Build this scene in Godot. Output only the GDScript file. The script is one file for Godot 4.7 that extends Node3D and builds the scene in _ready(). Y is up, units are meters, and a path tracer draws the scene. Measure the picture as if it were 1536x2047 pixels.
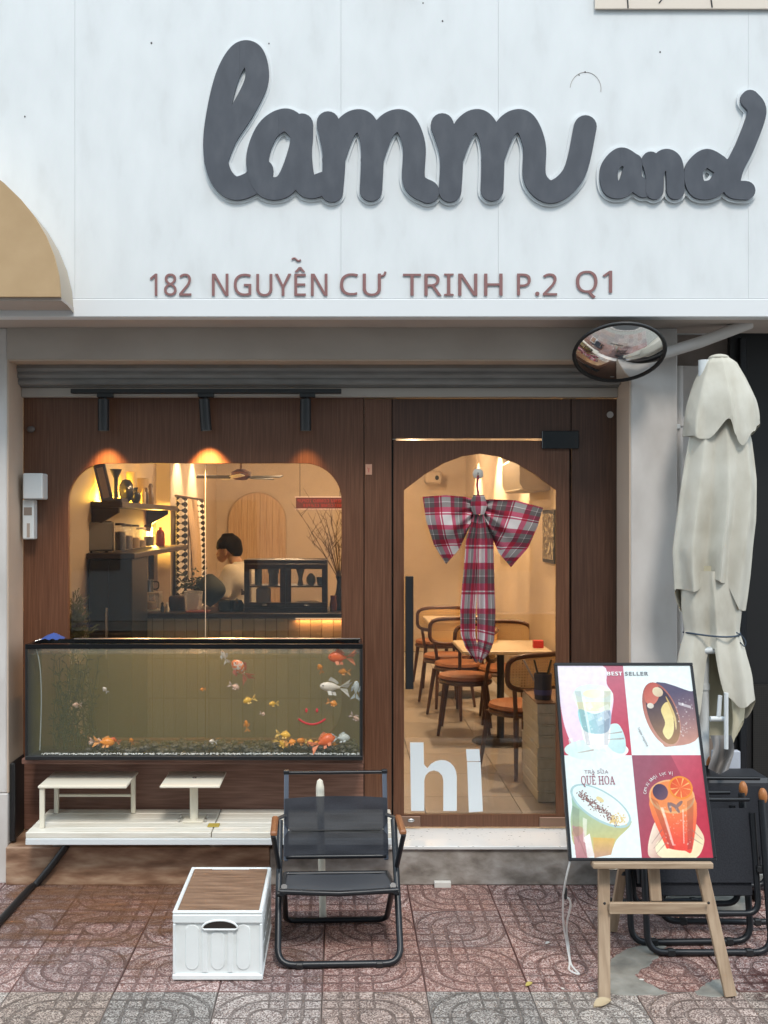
extends Node3D

# Camera model: eye 1.9 m above the pavement, looking along -z; f = 2000 px on a 1536 x 2047 picture.
const CX := 682.0
const CY := 1040.0
const FL := 2000.0
const EYE := 1.9
const FACADE := 5.49        # distance of the wooden shop front
const PIER := 5.243         # distance of the pier fronts
const FLOOR := 0.208        # shop floor height
const BACK := 13.0          # distance of the back wall

var ORG := Vector3.ZERO
var taken := {}
var M := {}
var rng := RandomNumberGenerator.new()


class Sh:
	var v := PackedVector3Array()
	var n := PackedVector3Array()
	var u := PackedVector2Array()

	func tri(a: Vector3, b: Vector3, c: Vector3, na: Vector3, nb: Vector3, nc: Vector3, ua := Vector2.ZERO, ub := Vector2.ZERO, uc := Vector2.ZERO) -> void:
		if (c - a).cross(b - a).dot(na + nb + nc) < 0.0:
			v.append_array([a, c, b]); n.append_array([na, nc, nb]); u.append_array([ua, uc, ub])
		else:
			v.append_array([a, b, c]); n.append_array([na, nb, nc]); u.append_array([ua, ub, uc])

	func face(p: Array, hint: Vector3, uvs: Array = []) -> void:
		var nn := Vector3.ZERO
		for i in range(1, p.size() - 1):
			nn += (p[i + 1] - p[0]).cross(p[i] - p[0])
		nn = nn.normalized()
		if nn.dot(hint) < 0.0:
			nn = -nn
		for i in range(1, p.size() - 1):
			if uvs.size():
				tri(p[0], p[i], p[i + 1], nn, nn, nn, uvs[0], uvs[i], uvs[i + 1])
			else:
				tri(p[0], p[i], p[i + 1], nn, nn, nn)

	func box(c: Vector3, s: Vector3, bev := 0.0, b := Basis.IDENTITY) -> Sh:
		var h := s * 0.5
		bev = minf(bev, minf(h.x, minf(h.y, h.z)) * 0.9)
		var ax := [Vector3.RIGHT, Vector3.UP, Vector3.BACK]
		for k in 3:
			var i: int = (k + 1) % 3
			var j: int = (k + 2) % 3
			for sg in [-1.0, 1.0]:
				var q := []
				for e in [[-1, -1], [1, -1], [1, 1], [-1, 1]]:
					var p: Vector3 = ax[k] * sg * h[k] + ax[i] * e[0] * (h[i] - bev) + ax[j] * e[1] * (h[j] - bev)
					q.append(c + b * p)
				face(q, b * (ax[k] * sg), [Vector2(0, 1), Vector2(1, 1), Vector2(1, 0), Vector2(0, 0)])
			if bev > 0.0:
				for si in [-1.0, 1.0]:
					for sj in [-1.0, 1.0]:
						var q2 := []
						for e2 in [[-1, 0], [1, 0], [1, 1], [-1, 1]]:
							var along: Vector3 = ax[k] * e2[0] * (h[k] - bev)
							var p2: Vector3
							if e2[1] == 0:
								p2 = along + ax[i] * si * h[i] + ax[j] * sj * (h[j] - bev)
							else:
								p2 = along + ax[i] * si * (h[i] - bev) + ax[j] * sj * h[j]
							q2.append(c + b * p2)
						face(q2, b * (ax[i] * si + ax[j] * sj))
		if bev > 0.0:
			for sx in [-1.0, 1.0]:
				for sy in [-1.0, 1.0]:
					for sz in [-1.0, 1.0]:
						var o := Vector3(sx, sy, sz)
						var m := o * (h - Vector3.ONE * bev)
						face([c + b * (m + Vector3(sx * bev, 0, 0)), c + b * (m + Vector3(0, sy * bev, 0)), c + b * (m + Vector3(0, 0, sz * bev))], b * o)
		return self

	# a tube along points; r is a number or a list; flat squashes the section along the given axis
	func tube(p: Array, r, sides := 10, closed := false, flat := Vector3.ONE) -> Sh:
		var k := p.size()
		var ring := []
		var norm := []
		var up := Vector3.ZERO
		for i in k:
			var a: Vector3 = p[(i - 1 + k) % k] if closed or i > 0 else p[i]
			var c: Vector3 = p[(i + 1) % k] if closed or i < k - 1 else p[i]
			var t := (c - a).normalized()
			if up == Vector3.ZERO:
				up = t.cross(Vector3.RIGHT if absf(t.x) < 0.8 else Vector3.UP).normalized()
			up = (up - t * up.dot(t)).normalized()
			var side := t.cross(up)
			var rr: float = r[i] if r is Array else r
			var q := []
			var m := []
			for s in sides:
				var w := TAU * s / sides
				var d := up * cos(w) + side * sin(w)
				q.append(p[i] + d * rr * flat)
				m.append((d / flat).normalized())
			ring.append(q)
			norm.append(m)
		var lenv := 0.0
		for i in (k if closed else k - 1):
			var j := (i + 1) % k
			var l2: float = lenv + (p[j] - p[i]).length()
			var shift := 0
			if closed and j == 0:
				var best := 1e9
				for s in sides:
					var dd: float = (ring[0][s] - ring[i][0]).length()
					if dd < best:
						best = dd; shift = s
			for s in sides:
				var s2 := (s + 1) % sides
				var j1 := (s + shift) % sides
				var j2 := (s2 + shift) % sides
				tri(ring[i][s], ring[j][j1], ring[j][j2], norm[i][s], norm[j][j1], norm[j][j2], Vector2(float(s) / sides, lenv), Vector2(float(s) / sides, l2), Vector2(float(s + 1) / sides, l2))
				tri(ring[i][s], ring[j][j2], ring[i][s2], norm[i][s], norm[j][j2], norm[i][s2], Vector2(float(s) / sides, lenv), Vector2(float(s + 1) / sides, l2), Vector2(float(s + 1) / sides, lenv))
			lenv = l2
		if not closed:
			face(ring[0], p[0] - p[1])
			face(ring[k - 1], p[k - 1] - p[k - 2])
		return self

	# profile of (radius, height), turned about the axis of xf's y
	func lathe(pr: Array, sides := 24, xf := Transform3D.IDENTITY) -> Sh:
		var seg := []
		for i in pr.size() - 1:
			var d: Vector2 = pr[i + 1] - pr[i]
			seg.append(Vector2(d.y, -d.x).normalized())
		for i in pr.size() - 1:
			var n0: Vector2 = seg[i]
			var n1: Vector2 = seg[i]
			if i > 0 and seg[i - 1].dot(seg[i]) > 0.75:
				n0 = (seg[i - 1] + seg[i]).normalized()
			if i < pr.size() - 2 and seg[i + 1].dot(seg[i]) > 0.75:
				n1 = (seg[i + 1] + seg[i]).normalized()
			for s in sides:
				var a := TAU * s / sides
				var b := TAU * (s + 1) / sides
				var ca := Vector3(cos(a), 0, sin(a))
				var cb := Vector3(cos(b), 0, sin(b))
				var P := [pr[i], pr[i + 1]]
				var q := [xf * (ca * P[0].x + Vector3.UP * P[0].y), xf * (ca * P[1].x + Vector3.UP * P[1].y), xf * (cb * P[1].x + Vector3.UP * P[1].y), xf * (cb * P[0].x + Vector3.UP * P[0].y)]
				var bs := xf.basis
				var m := [(bs * (ca * n0.x + Vector3.UP * n0.y)).normalized(), (bs * (ca * n1.x + Vector3.UP * n1.y)).normalized(), (bs * (cb * n1.x + Vector3.UP * n1.y)).normalized(), (bs * (cb * n0.x + Vector3.UP * n0.y)).normalized()]
				var fa := float(s) / sides
				var fb := float(s + 1) / sides
				if P[1].x > 1e-6:
					tri(q[0], q[1], q[2], m[0], m[1], m[2], Vector2(fa, P[0].y), Vector2(fa, P[1].y), Vector2(fb, P[1].y))
				if P[0].x > 1e-6:
					tri(q[0], q[2], q[3], m[0], m[2], m[3], Vector2(fa, P[0].y), Vector2(fb, P[1].y), Vector2(fb, P[0].y))
		return self

	# a polygon in xf's xy plane from z = 0 back to z = -depth, its front edge chamfered; sides that lie on x = skip are left out
	func prism(poly: PackedVector2Array, depth: float, xf := Transform3D.IDENTITY, bev := 0.0, skip := 1e9, front_uv := Rect2()) -> Sh:
		if Geometry2D.is_polygon_clockwise(poly):
			poly = poly.duplicate()
			poly.reverse()
		var k := poly.size()
		var inner := PackedVector2Array()
		var nr := []
		for i in k:
			var d := (poly[(i + 1) % k] - poly[i]).normalized()
			nr.append(Vector2(d.y, -d.x))
		for i in k:
			var n0: Vector2 = nr[(i - 1 + k) % k]
			var n1: Vector2 = nr[i]
			var m := n0 + n1
			m = m / maxf(0.3, m.length_squared() * 0.5)
			inner.append(poly[i] - m * bev)
		var ts := Geometry2D.triangulate_polygon(inner)
		var bz := xf.basis.z.normalized()
		for t in range(0, ts.size(), 3):
			var a := inner[ts[t]]
			var b := inner[ts[t + 1]]
			var c := inner[ts[t + 2]]
			var uvs := []
			for w in [a, b, c]:
				uvs.append(Vector2((w.x - front_uv.position.x) / front_uv.size.x, (w.y - front_uv.position.y) / front_uv.size.y) if front_uv.size.x else w)
			tri(xf * Vector3(a.x, a.y, 0), xf * Vector3(b.x, b.y, 0), xf * Vector3(c.x, c.y, 0), bz, bz, bz, uvs[0], uvs[1], uvs[2])
		ts = Geometry2D.triangulate_polygon(poly)
		for t in range(0, ts.size(), 3):
			tri(xf * Vector3(poly[ts[t]].x, poly[ts[t]].y, -depth), xf * Vector3(poly[ts[t + 1]].x, poly[ts[t + 1]].y, -depth), xf * Vector3(poly[ts[t + 2]].x, poly[ts[t + 2]].y, -depth), -bz, -bz, -bz)
		for i in k:
			var j := (i + 1) % k
			if absf(poly[i].x - skip) < 1e-5 and absf(poly[j].x - skip) < 1e-5:
				continue
			var m0: Vector2 = nr[i]
			var m1: Vector2 = nr[i]
			if nr[(i - 1 + k) % k].dot(nr[i]) > 0.8:
				m0 = (nr[(i - 1 + k) % k] + nr[i]).normalized()
			if nr[j].dot(nr[i]) > 0.8:
				m1 = (nr[j] + nr[i]).normalized()
			var w0 := (xf.basis * Vector3(m0.x, m0.y, 0)).normalized()
			var w1 := (xf.basis * Vector3(m1.x, m1.y, 0)).normalized()
			var a0 := xf * Vector3(poly[i].x, poly[i].y, -bev)
			var a1 := xf * Vector3(poly[j].x, poly[j].y, -bev)
			var b0 := xf * Vector3(poly[i].x, poly[i].y, -depth)
			var b1 := xf * Vector3(poly[j].x, poly[j].y, -depth)
			tri(a0, a1, b1, w0, w1, w1)
			tri(a0, b1, b0, w0, w1, w0)
			if bev > 0.0:
				var c0 := xf * Vector3(inner[i].x, inner[i].y, 0)
				var c1 := xf * Vector3(inner[j].x, inner[j].y, 0)
				face([c0, c1, a1, a0], w0 + bz)
		return self

	# a smooth sheet f(u, v); uvs come from g(u, v) or from u, v
	func grid(f: Callable, nu: int, nv: int, g = null, flip := false) -> Sh:
		var p := []
		for i in nu + 1:
			var row := []
			for j in nv + 1:
				row.append(f.call(float(i) / nu, float(j) / nv))
			p.append(row)
		var loop_u: bool = (p[0][nv / 2] - p[nu][nv / 2]).length() < 1e-5
		var loop_v: bool = (p[nu / 2][0] - p[nu / 2][nv]).length() < 1e-5
		var m := []
		for i in nu + 1:
			var row := []
			for j in nv + 1:
				var i0: int = i - 1 if i > 0 else (nu - 1 if loop_u else 0)
				var i1: int = i + 1 if i < nu else (1 if loop_u else nu)
				var j0: int = j - 1 if j > 0 else (nv - 1 if loop_v else 0)
				var j1: int = j + 1 if j < nv else (1 if loop_v else nv)
				var w: Vector3 = (p[i1][j] - p[i0][j]).cross(p[i][j1] - p[i][j0])
				w = w.normalized() if w.length_squared() > 1e-16 else Vector3.UP
				row.append(-w if flip else w)
			m.append(row)
		for i in nu:
			for j in nv:
				var t := [Vector2(float(i) / nu, float(j) / nv), Vector2(float(i + 1) / nu, float(j) / nv), Vector2(float(i + 1) / nu, float(j + 1) / nv), Vector2(float(i) / nu, float(j + 1) / nv)]
				if g != null:
					t = t.map(func(x): return g.call(x.x, x.y))
				tri(p[i][j], p[i + 1][j], p[i + 1][j + 1], m[i][j], m[i + 1][j], m[i + 1][j + 1], t[0], t[1], t[2])
				tri(p[i][j], p[i + 1][j + 1], p[i][j + 1], m[i][j], m[i + 1][j + 1], m[i][j + 1], t[0], t[2], t[3])
		return self

	func ball(c: Vector3, r: Vector3, sides := 14, rings := 8, b := Basis.IDENTITY) -> Sh:
		return grid(func(a, t): return c + b * (r * Vector3(cos(a * TAU) * sin(t * PI), -cos(t * PI), sin(a * TAU) * sin(t * PI))), sides, rings)

	func add(o: Sh, xf := Transform3D.IDENTITY) -> Sh:
		for i in o.v.size():
			v.append(xf * o.v[i])
			n.append((xf.basis * o.n[i]).normalized())
		u.append_array(o.u)
		return self

	func moved(o: Vector3) -> ArrayMesh:
		var q := v.duplicate()
		for i in q.size():
			q[i] -= o
		var a := []
		a.resize(Mesh.ARRAY_MAX)
		a[Mesh.ARRAY_VERTEX] = q
		a[Mesh.ARRAY_NORMAL] = n
		a[Mesh.ARRAY_TEX_UV] = u
		var m := ArrayMesh.new()
		m.add_surface_from_arrays(Mesh.PRIMITIVE_TRIANGLES, a)
		return m

	func bottom() -> Vector3:
		var lo := v[0]
		var hi := v[0]
		for p in v:
			lo = lo.min(p)
			hi = hi.max(p)
		return Vector3((lo.x + hi.x) * 0.5, lo.y, (lo.z + hi.z) * 0.5)


# ---------------------------------------------------------------- helpers
func X(px: float, d: float) -> float: return (px - CX) * d / FL
func Y(py: float, d: float) -> float: return EYE - (py - CY) * d / FL
func V(px: float, py: float, d: float) -> Vector3: return Vector3(X(px, d), Y(py, d), -d)


func fbox(s: Sh, x0: float, y0: float, x1: float, y1: float, d0: float, d1: float, bev := 0.0) -> Sh:
	return s.box(Vector3((X(x0, d0) + X(x1, d0)) / 2, (Y(y0, d0) + Y(y1, d0)) / 2, -(d0 + d1) / 2), Vector3(X(x1, d0) - X(x0, d0), Y(y0, d0) - Y(y1, d0), d1 - d0), bev)


func mbox(x0: float, x1: float, y0: float, y1: float, d0: float, d1: float, bev := 0.0) -> Sh:
	return Sh.new().box(Vector3((x0 + x1) / 2, (y0 + y1) / 2, -(d0 + d1) / 2), Vector3(x1 - x0, y1 - y0, d1 - d0), bev)


func numbered(parent: Node, called: String) -> String:
	var key := str(parent.get_instance_id()) + called
	var k: int = taken.get(key, 0)
	taken[key] = k + 1
	return called if k == 0 else "%s_%03d" % [called, k]


func tag(o: Node3D, label: String, category: String, group := "", kind := "") -> void:
	if label: o.set_meta("label", label)
	if category: o.set_meta("category", category)
	if group: o.set_meta("group", group)
	if kind: o.set_meta("kind", kind)


func thing(called: String, label: String, category: String, at := Vector3.ZERO, group := "") -> Node3D:
	var o := Node3D.new()
	o.name = numbered(self, called)
	add_child(o)
	o.position = at
	tag(o, label, category, group)
	ORG = at
	return o


# where a part's own zero lies: things and parts are neither turned nor scaled while they are built
func origin_of(parent: Node) -> Vector3:
	if parent == self:
		return ORG
	var o := Vector3.ZERO
	while parent != self:
		o += parent.position
		parent = parent.get_parent()
	return o


func obj(called: String, s: Sh, m: Material, parent: Node3D) -> MeshInstance3D:
	var o := MeshInstance3D.new()
	o.name = numbered(parent, called)
	o.mesh = s.moved(origin_of(parent))
	o.mesh.surface_set_material(0, m)
	parent.add_child(o)
	return o


func solo(called: String, label: String, category: String, s: Sh, m: Material, group := "") -> MeshInstance3D:
	ORG = s.bottom()
	var o := obj(called, s, m, self)
	o.position = ORG
	tag(o, label, category, group)
	return o


func struct(called: String, label: String, s: Sh, m: Material) -> MeshInstance3D:
	ORG = Vector3.ZERO
	var o := obj(called, s, m, self)
	tag(o, label, "", "", "structure")
	return o


func copy_of(t: Node3D, called: String, label: String, at: Vector3, turn: float, group := "") -> Node3D:
	var r: Node3D = t.duplicate()
	r.name = numbered(self, called)
	add_child(r)
	r.position = at
	r.rotation.y = turn
	tag(r, label, t.get_meta("category"), group)
	return r


func lin(r: float, g: float, b: float) -> Color: return Color(r, g, b).linear_to_srgb()


func mat(c: Color, rough := 0.6, metal := 0.0, spec := 0.5) -> StandardMaterial3D:
	var m := StandardMaterial3D.new()
	m.albedo_color = c.linear_to_srgb()
	m.roughness = rough
	m.metallic = metal
	m.metallic_specular = spec
	return m


func glow(c: Color, energy: float) -> StandardMaterial3D:
	var m := mat(Color(0.8, 0.8, 0.8), 0.5)
	m.emission_enabled = true
	m.emission = c.linear_to_srgb()
	m.emission_energy_multiplier = energy
	return m


func noise_tex(freq: float, seed_: int, ramp: Array, size := 512, type := FastNoiseLite.TYPE_SIMPLEX_SMOOTH, octaves := 5, as_normal := false) -> NoiseTexture2D:
	var f := FastNoiseLite.new()
	f.noise_type = type
	f.seed = seed_
	f.frequency = freq
	f.fractal_octaves = octaves
	var t := NoiseTexture2D.new()
	t.width = size
	t.height = size
	t.seamless = true
	t.noise = f
	if ramp.size():
		var g := Gradient.new()
		var off := PackedFloat32Array()
		var col := PackedColorArray()
		for i in ramp.size():
			off.append(ramp[i][0])
			col.append(ramp[i][1].linear_to_srgb())
		g.offsets = off
		g.colors = col
		t.color_ramp = g
	return t


# a surface of noise: ramp gives colours (linear), scale is repeats per metre along x, y, z
func noisy(ramp: Array, freq: float, scale: Vector3, rough: float, seed_: int, bump := 0.0, world := true, octaves := 5) -> StandardMaterial3D:
	var m := StandardMaterial3D.new()
	m.albedo_texture = noise_tex(freq, seed_, ramp, 512, FastNoiseLite.TYPE_SIMPLEX_SMOOTH, octaves)
	m.uv1_triplanar = true
	m.uv1_world_triplanar = world
	m.uv1_scale = scale
	m.roughness = rough
	if bump > 0.0:
		m.heightmap_enabled = true
		m.heightmap_texture = noise_tex(freq, seed_, [], 512, FastNoiseLite.TYPE_SIMPLEX_SMOOTH, octaves)
		m.heightmap_scale = bump
	return m


func pane_mat(tint := Color(1, 1, 1), alpha := 0.04) -> StandardMaterial3D:
	var m := mat(tint, 0.0)
	m.albedo_color.a = alpha
	m.transparency = BaseMaterial3D.TRANSPARENCY_ALPHA
	m.metallic_specular = 0.27
	return m


# smooth curve through points
func curve(p: Array, per := 6, closed := false) -> Array:
	var out := []
	var k := p.size()
	for i in (k if closed else k - 1):
		var a = p[(i - 1 + k) % k] if closed or i > 0 else p[i]
		var b = p[i]
		var c = p[(i + 1) % k]
		var d = p[(i + 2) % k] if closed or i < k - 2 else c
		for j in per:
			var t := float(j) / per
			out.append(0.5 * ((2.0 * b) + (c - a) * t + (2.0 * a - 5.0 * b + 4.0 * c - d) * t * t + (3.0 * b - a - 3.0 * c + d) * t * t * t))
	if not closed:
		out.append(p[k - 1])
	return out


func poly_px(p: Array, d: float) -> PackedVector2Array:
	var r := PackedVector2Array()
	for q in p:
		r.append(Vector2(X(q[0], d), Y(q[1], d)))
	return r


func text_mesh(t: String, font: Array, height: float, depth: float, bold := false, width := 0.0, italic := false) -> Mesh:
	var f := SystemFont.new()
	f.font_names = PackedStringArray(font)
	if bold: f.font_weight = 700
	if italic: f.font_italic = true
	var m := TextMesh.new()
	m.text = t
	m.font = f
	m.font_size = 64
	m.pixel_size = height / 64.0
	m.depth = depth
	m.curve_step = 1.0
	return m


func lettering(called: String, t: String, font: Array, cap: float, width: float, depth: float, m: Material, parent: Node3D, xf: Transform3D, bold := false) -> MeshInstance3D:
	var o := MeshInstance3D.new()
	o.name = numbered(parent, called)
	o.mesh = text_mesh(t, font, cap / 0.72, depth, bold)
	var box := o.mesh.get_aabb()
	o.material_override = m
	parent.add_child(o)
	var sx := width / box.size.x if width > 0.0 else 1.0
	xf.origin -= origin_of(parent)
	o.transform = xf * Transform3D(Basis.from_scale(Vector3(sx, 1, 1)), Vector3.ZERO) * Transform3D(Basis.IDENTITY, Vector3(-box.get_center().x, -box.get_center().y, 0))
	return o


func lamp_light(l: Light3D, at: Vector3, c: Color, energy: float, size := 0.04) -> void:
	l.light_color = c.linear_to_srgb()
	l.light_energy = energy
	l.light_size = size
	l.shadow_enabled = true
	if l is OmniLight3D:
		l.omni_range = 20.0
		l.omni_attenuation = 2.0
	elif l is SpotLight3D:
		l.spot_range = 20.0
		l.spot_attenuation = 2.0
	add_child(l)
	l.position = at


# ---------------------------------------------------------------- smooth bodies from capsules
# bones: [a, b, ra, rb]; cut: a Callable(p) giving a signed distance to keep below 0, or null
func flesh(s: Sh, bones: Array, cell: float, k: float, cut = null) -> Sh:
	var lo := Vector3.ONE * 1e9
	var hi := -lo
	for b in bones:
		var r: float = maxf(b[2], b[3]) + k + 2.0 * cell
		lo = lo.min(b[0] - Vector3.ONE * r).min(b[1] - Vector3.ONE * r)
		hi = hi.max(b[0] + Vector3.ONE * r).max(b[1] + Vector3.ONE * r)
	var nx := int((hi.x - lo.x) / cell) + 2
	var ny := int((hi.y - lo.y) / cell) + 2
	var nz := int((hi.z - lo.z) / cell) + 2
	var f := PackedFloat32Array()
	f.resize(nx * ny * nz)
	f.fill(0.2)
	for b in bones:
		var r: float = maxf(b[2], b[3]) + k + 2.0 * cell
		var l0: Vector3 = ((b[0].min(b[1]) - Vector3.ONE * r - lo) / cell).floor().max(Vector3.ZERO)
		var l1: Vector3 = ((b[0].max(b[1]) + Vector3.ONE * r - lo) / cell).ceil().min(Vector3(nx - 1, ny - 1, nz - 1))
		var ab: Vector3 = b[1] - b[0]
		var q: float = maxf(ab.length_squared(), 1e-9)
		for z in range(int(l0.z), int(l1.z) + 1):
			for y in range(int(l0.y), int(l1.y) + 1):
				for x in range(int(l0.x), int(l1.x) + 1):
					var p := lo + Vector3(x, y, z) * cell
					var t := clampf((p - b[0]).dot(ab) / q, 0.0, 1.0)
					var d: float = (p - b[0] - ab * t).length() - lerpf(b[2], b[3], t)
					var i := (z * ny + y) * nx + x
					var e := f[i]
					var h := clampf(0.5 + 0.5 * (e - d) / k, 0.0, 1.0)
					f[i] = lerpf(e, d, h) - k * h * (1.0 - h)
	if cut != null:
		for z in nz:
			for y in ny:
				for x in nx:
					var i := (z * ny + y) * nx + x
					if f[i] < 3.0 * cell:
						f[i] = maxf(f[i], cut.call(lo + Vector3(x, y, z) * cell))
	var at := {}
	var off := [0, 1, nx, nx + 1, nx * ny, nx * ny + 1, nx * ny + nx, nx * ny + nx + 1]
	for z in nz - 1:
		for y in ny - 1:
			for x in nx - 1:
				var i := (z * ny + y) * nx + x
				var c := 0
				for o in 8:
					if f[i + off[o]] < 0.0:
						c += 1
				if c == 0 or c == 8:
					continue
				var sum := Vector3.ZERO
				var w := 0
				for e in [[0, 1], [0, 2], [0, 4], [1, 3], [1, 5], [2, 3], [2, 6], [3, 7], [4, 5], [4, 6], [5, 7], [6, 7]]:
					var a: float = f[i + off[e[0]]]
					var b2: float = f[i + off[e[1]]]
					if (a < 0.0) != (b2 < 0.0):
						var t := a / (a - b2)
						var p0 := Vector3(e[0] & 1, (e[0] >> 1) & 1, e[0] >> 2)
						var p1 := Vector3(e[1] & 1, (e[1] >> 1) & 1, e[1] >> 2)
						sum += p0.lerp(p1, t)
						w += 1
				var gx: float = f[i + 1] - f[i] + f[i + off[7]] - f[i + off[6]]
				var gy: float = f[i + nx] - f[i] + f[i + off[7]] - f[i + off[5]]
				var gz: float = f[i + off[4]] - f[i] + f[i + off[7]] - f[i + off[3]]
				at[i] = [lo + (Vector3(x, y, z) + sum / w) * cell, Vector3(gx, gy, gz).normalized()]
	for i in at:
		for ax in 3:
			var da: int = [1, nx, nx * ny][ax]
			var d1: int = [nx, nx * ny, 1][ax]
			var d2: int = [nx * ny, 1, nx][ax]
			if (f[i] < 0.0) == (f[i + da] < 0.0):
				continue
			var q := [i, i - d1, i - d1 - d2, i - d2]
			if q.all(func(w2): return at.has(w2)):
				var g := q.map(func(w2): return at[w2])
				s.tri(g[0][0], g[1][0], g[2][0], g[0][1], g[1][1], g[2][1])
				s.tri(g[0][0], g[2][0], g[3][0], g[0][1], g[2][1], g[3][1])
	return s


func _ready() -> void:
	rng.seed = 20240517
	var cam := Camera3D.new()
	cam.name = "camera"
	cam.projection = Camera3D.PROJECTION_FRUSTUM
	cam.near = 0.05
	cam.far = 400.0
	cam.size = 2047.0 / FL * cam.near
	cam.frustum_offset = Vector2((768.0 - CX) / FL * cam.near, -(1023.5 - CY) / FL * cam.near)
	cam.position = Vector3(0, EYE, 0)
	add_child(cam)
	cam.current = true

	var env := Environment.new()
	env.background_mode = Environment.BG_SKY
	var sky := ProceduralSkyMaterial.new()
	sky.sky_top_color = Color(0.85, 0.93, 0.99)
	sky.sky_horizon_color = Color(0.92, 0.95, 0.98)
	sky.sky_curve = 0.2
	sky.ground_bottom_color = Color(0.25, 0.24, 0.23)
	sky.ground_horizon_color = Color(0.5, 0.5, 0.5)
	sky.sky_energy_multiplier = 1.25
	env.sky = Sky.new()
	env.sky.sky_material = sky
	env.tonemap_mode = Environment.TONE_MAPPER_LINEAR
	env.tonemap_exposure = 1.32
	env.sdfgi_enabled = true
	env.ssao_enabled = true
	env.ssil_enabled = true
	env.volumetric_fog_enabled = true
	env.volumetric_fog_density = 0.0
	var we := WorldEnvironment.new()
	we.name = "surroundings"
	we.environment = env
	add_child(we)

	var sun := DirectionalLight3D.new()
	sun.name = "sun"
	sun.light_energy = 0.5
	sun.light_color = Color(1.0, 0.97, 0.93)
	sun.light_angular_distance = 12.0
	sun.shadow_enabled = true
	sun.rotation_degrees = Vector3(-54, 10, 0)
	add_child(sun)

	materials()
	pavement()
	street()
	shop_front()
	room()
	fascia_lettering()
	track_lamps()
	aquarium()
	outside_things()
	umbrella()
	easel_and_board()
	folded_chairs()
	kermit_chair()
	crate()
	bow()
	counter_things()
	shelf_things()
	dining_things()
	barista()


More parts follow.
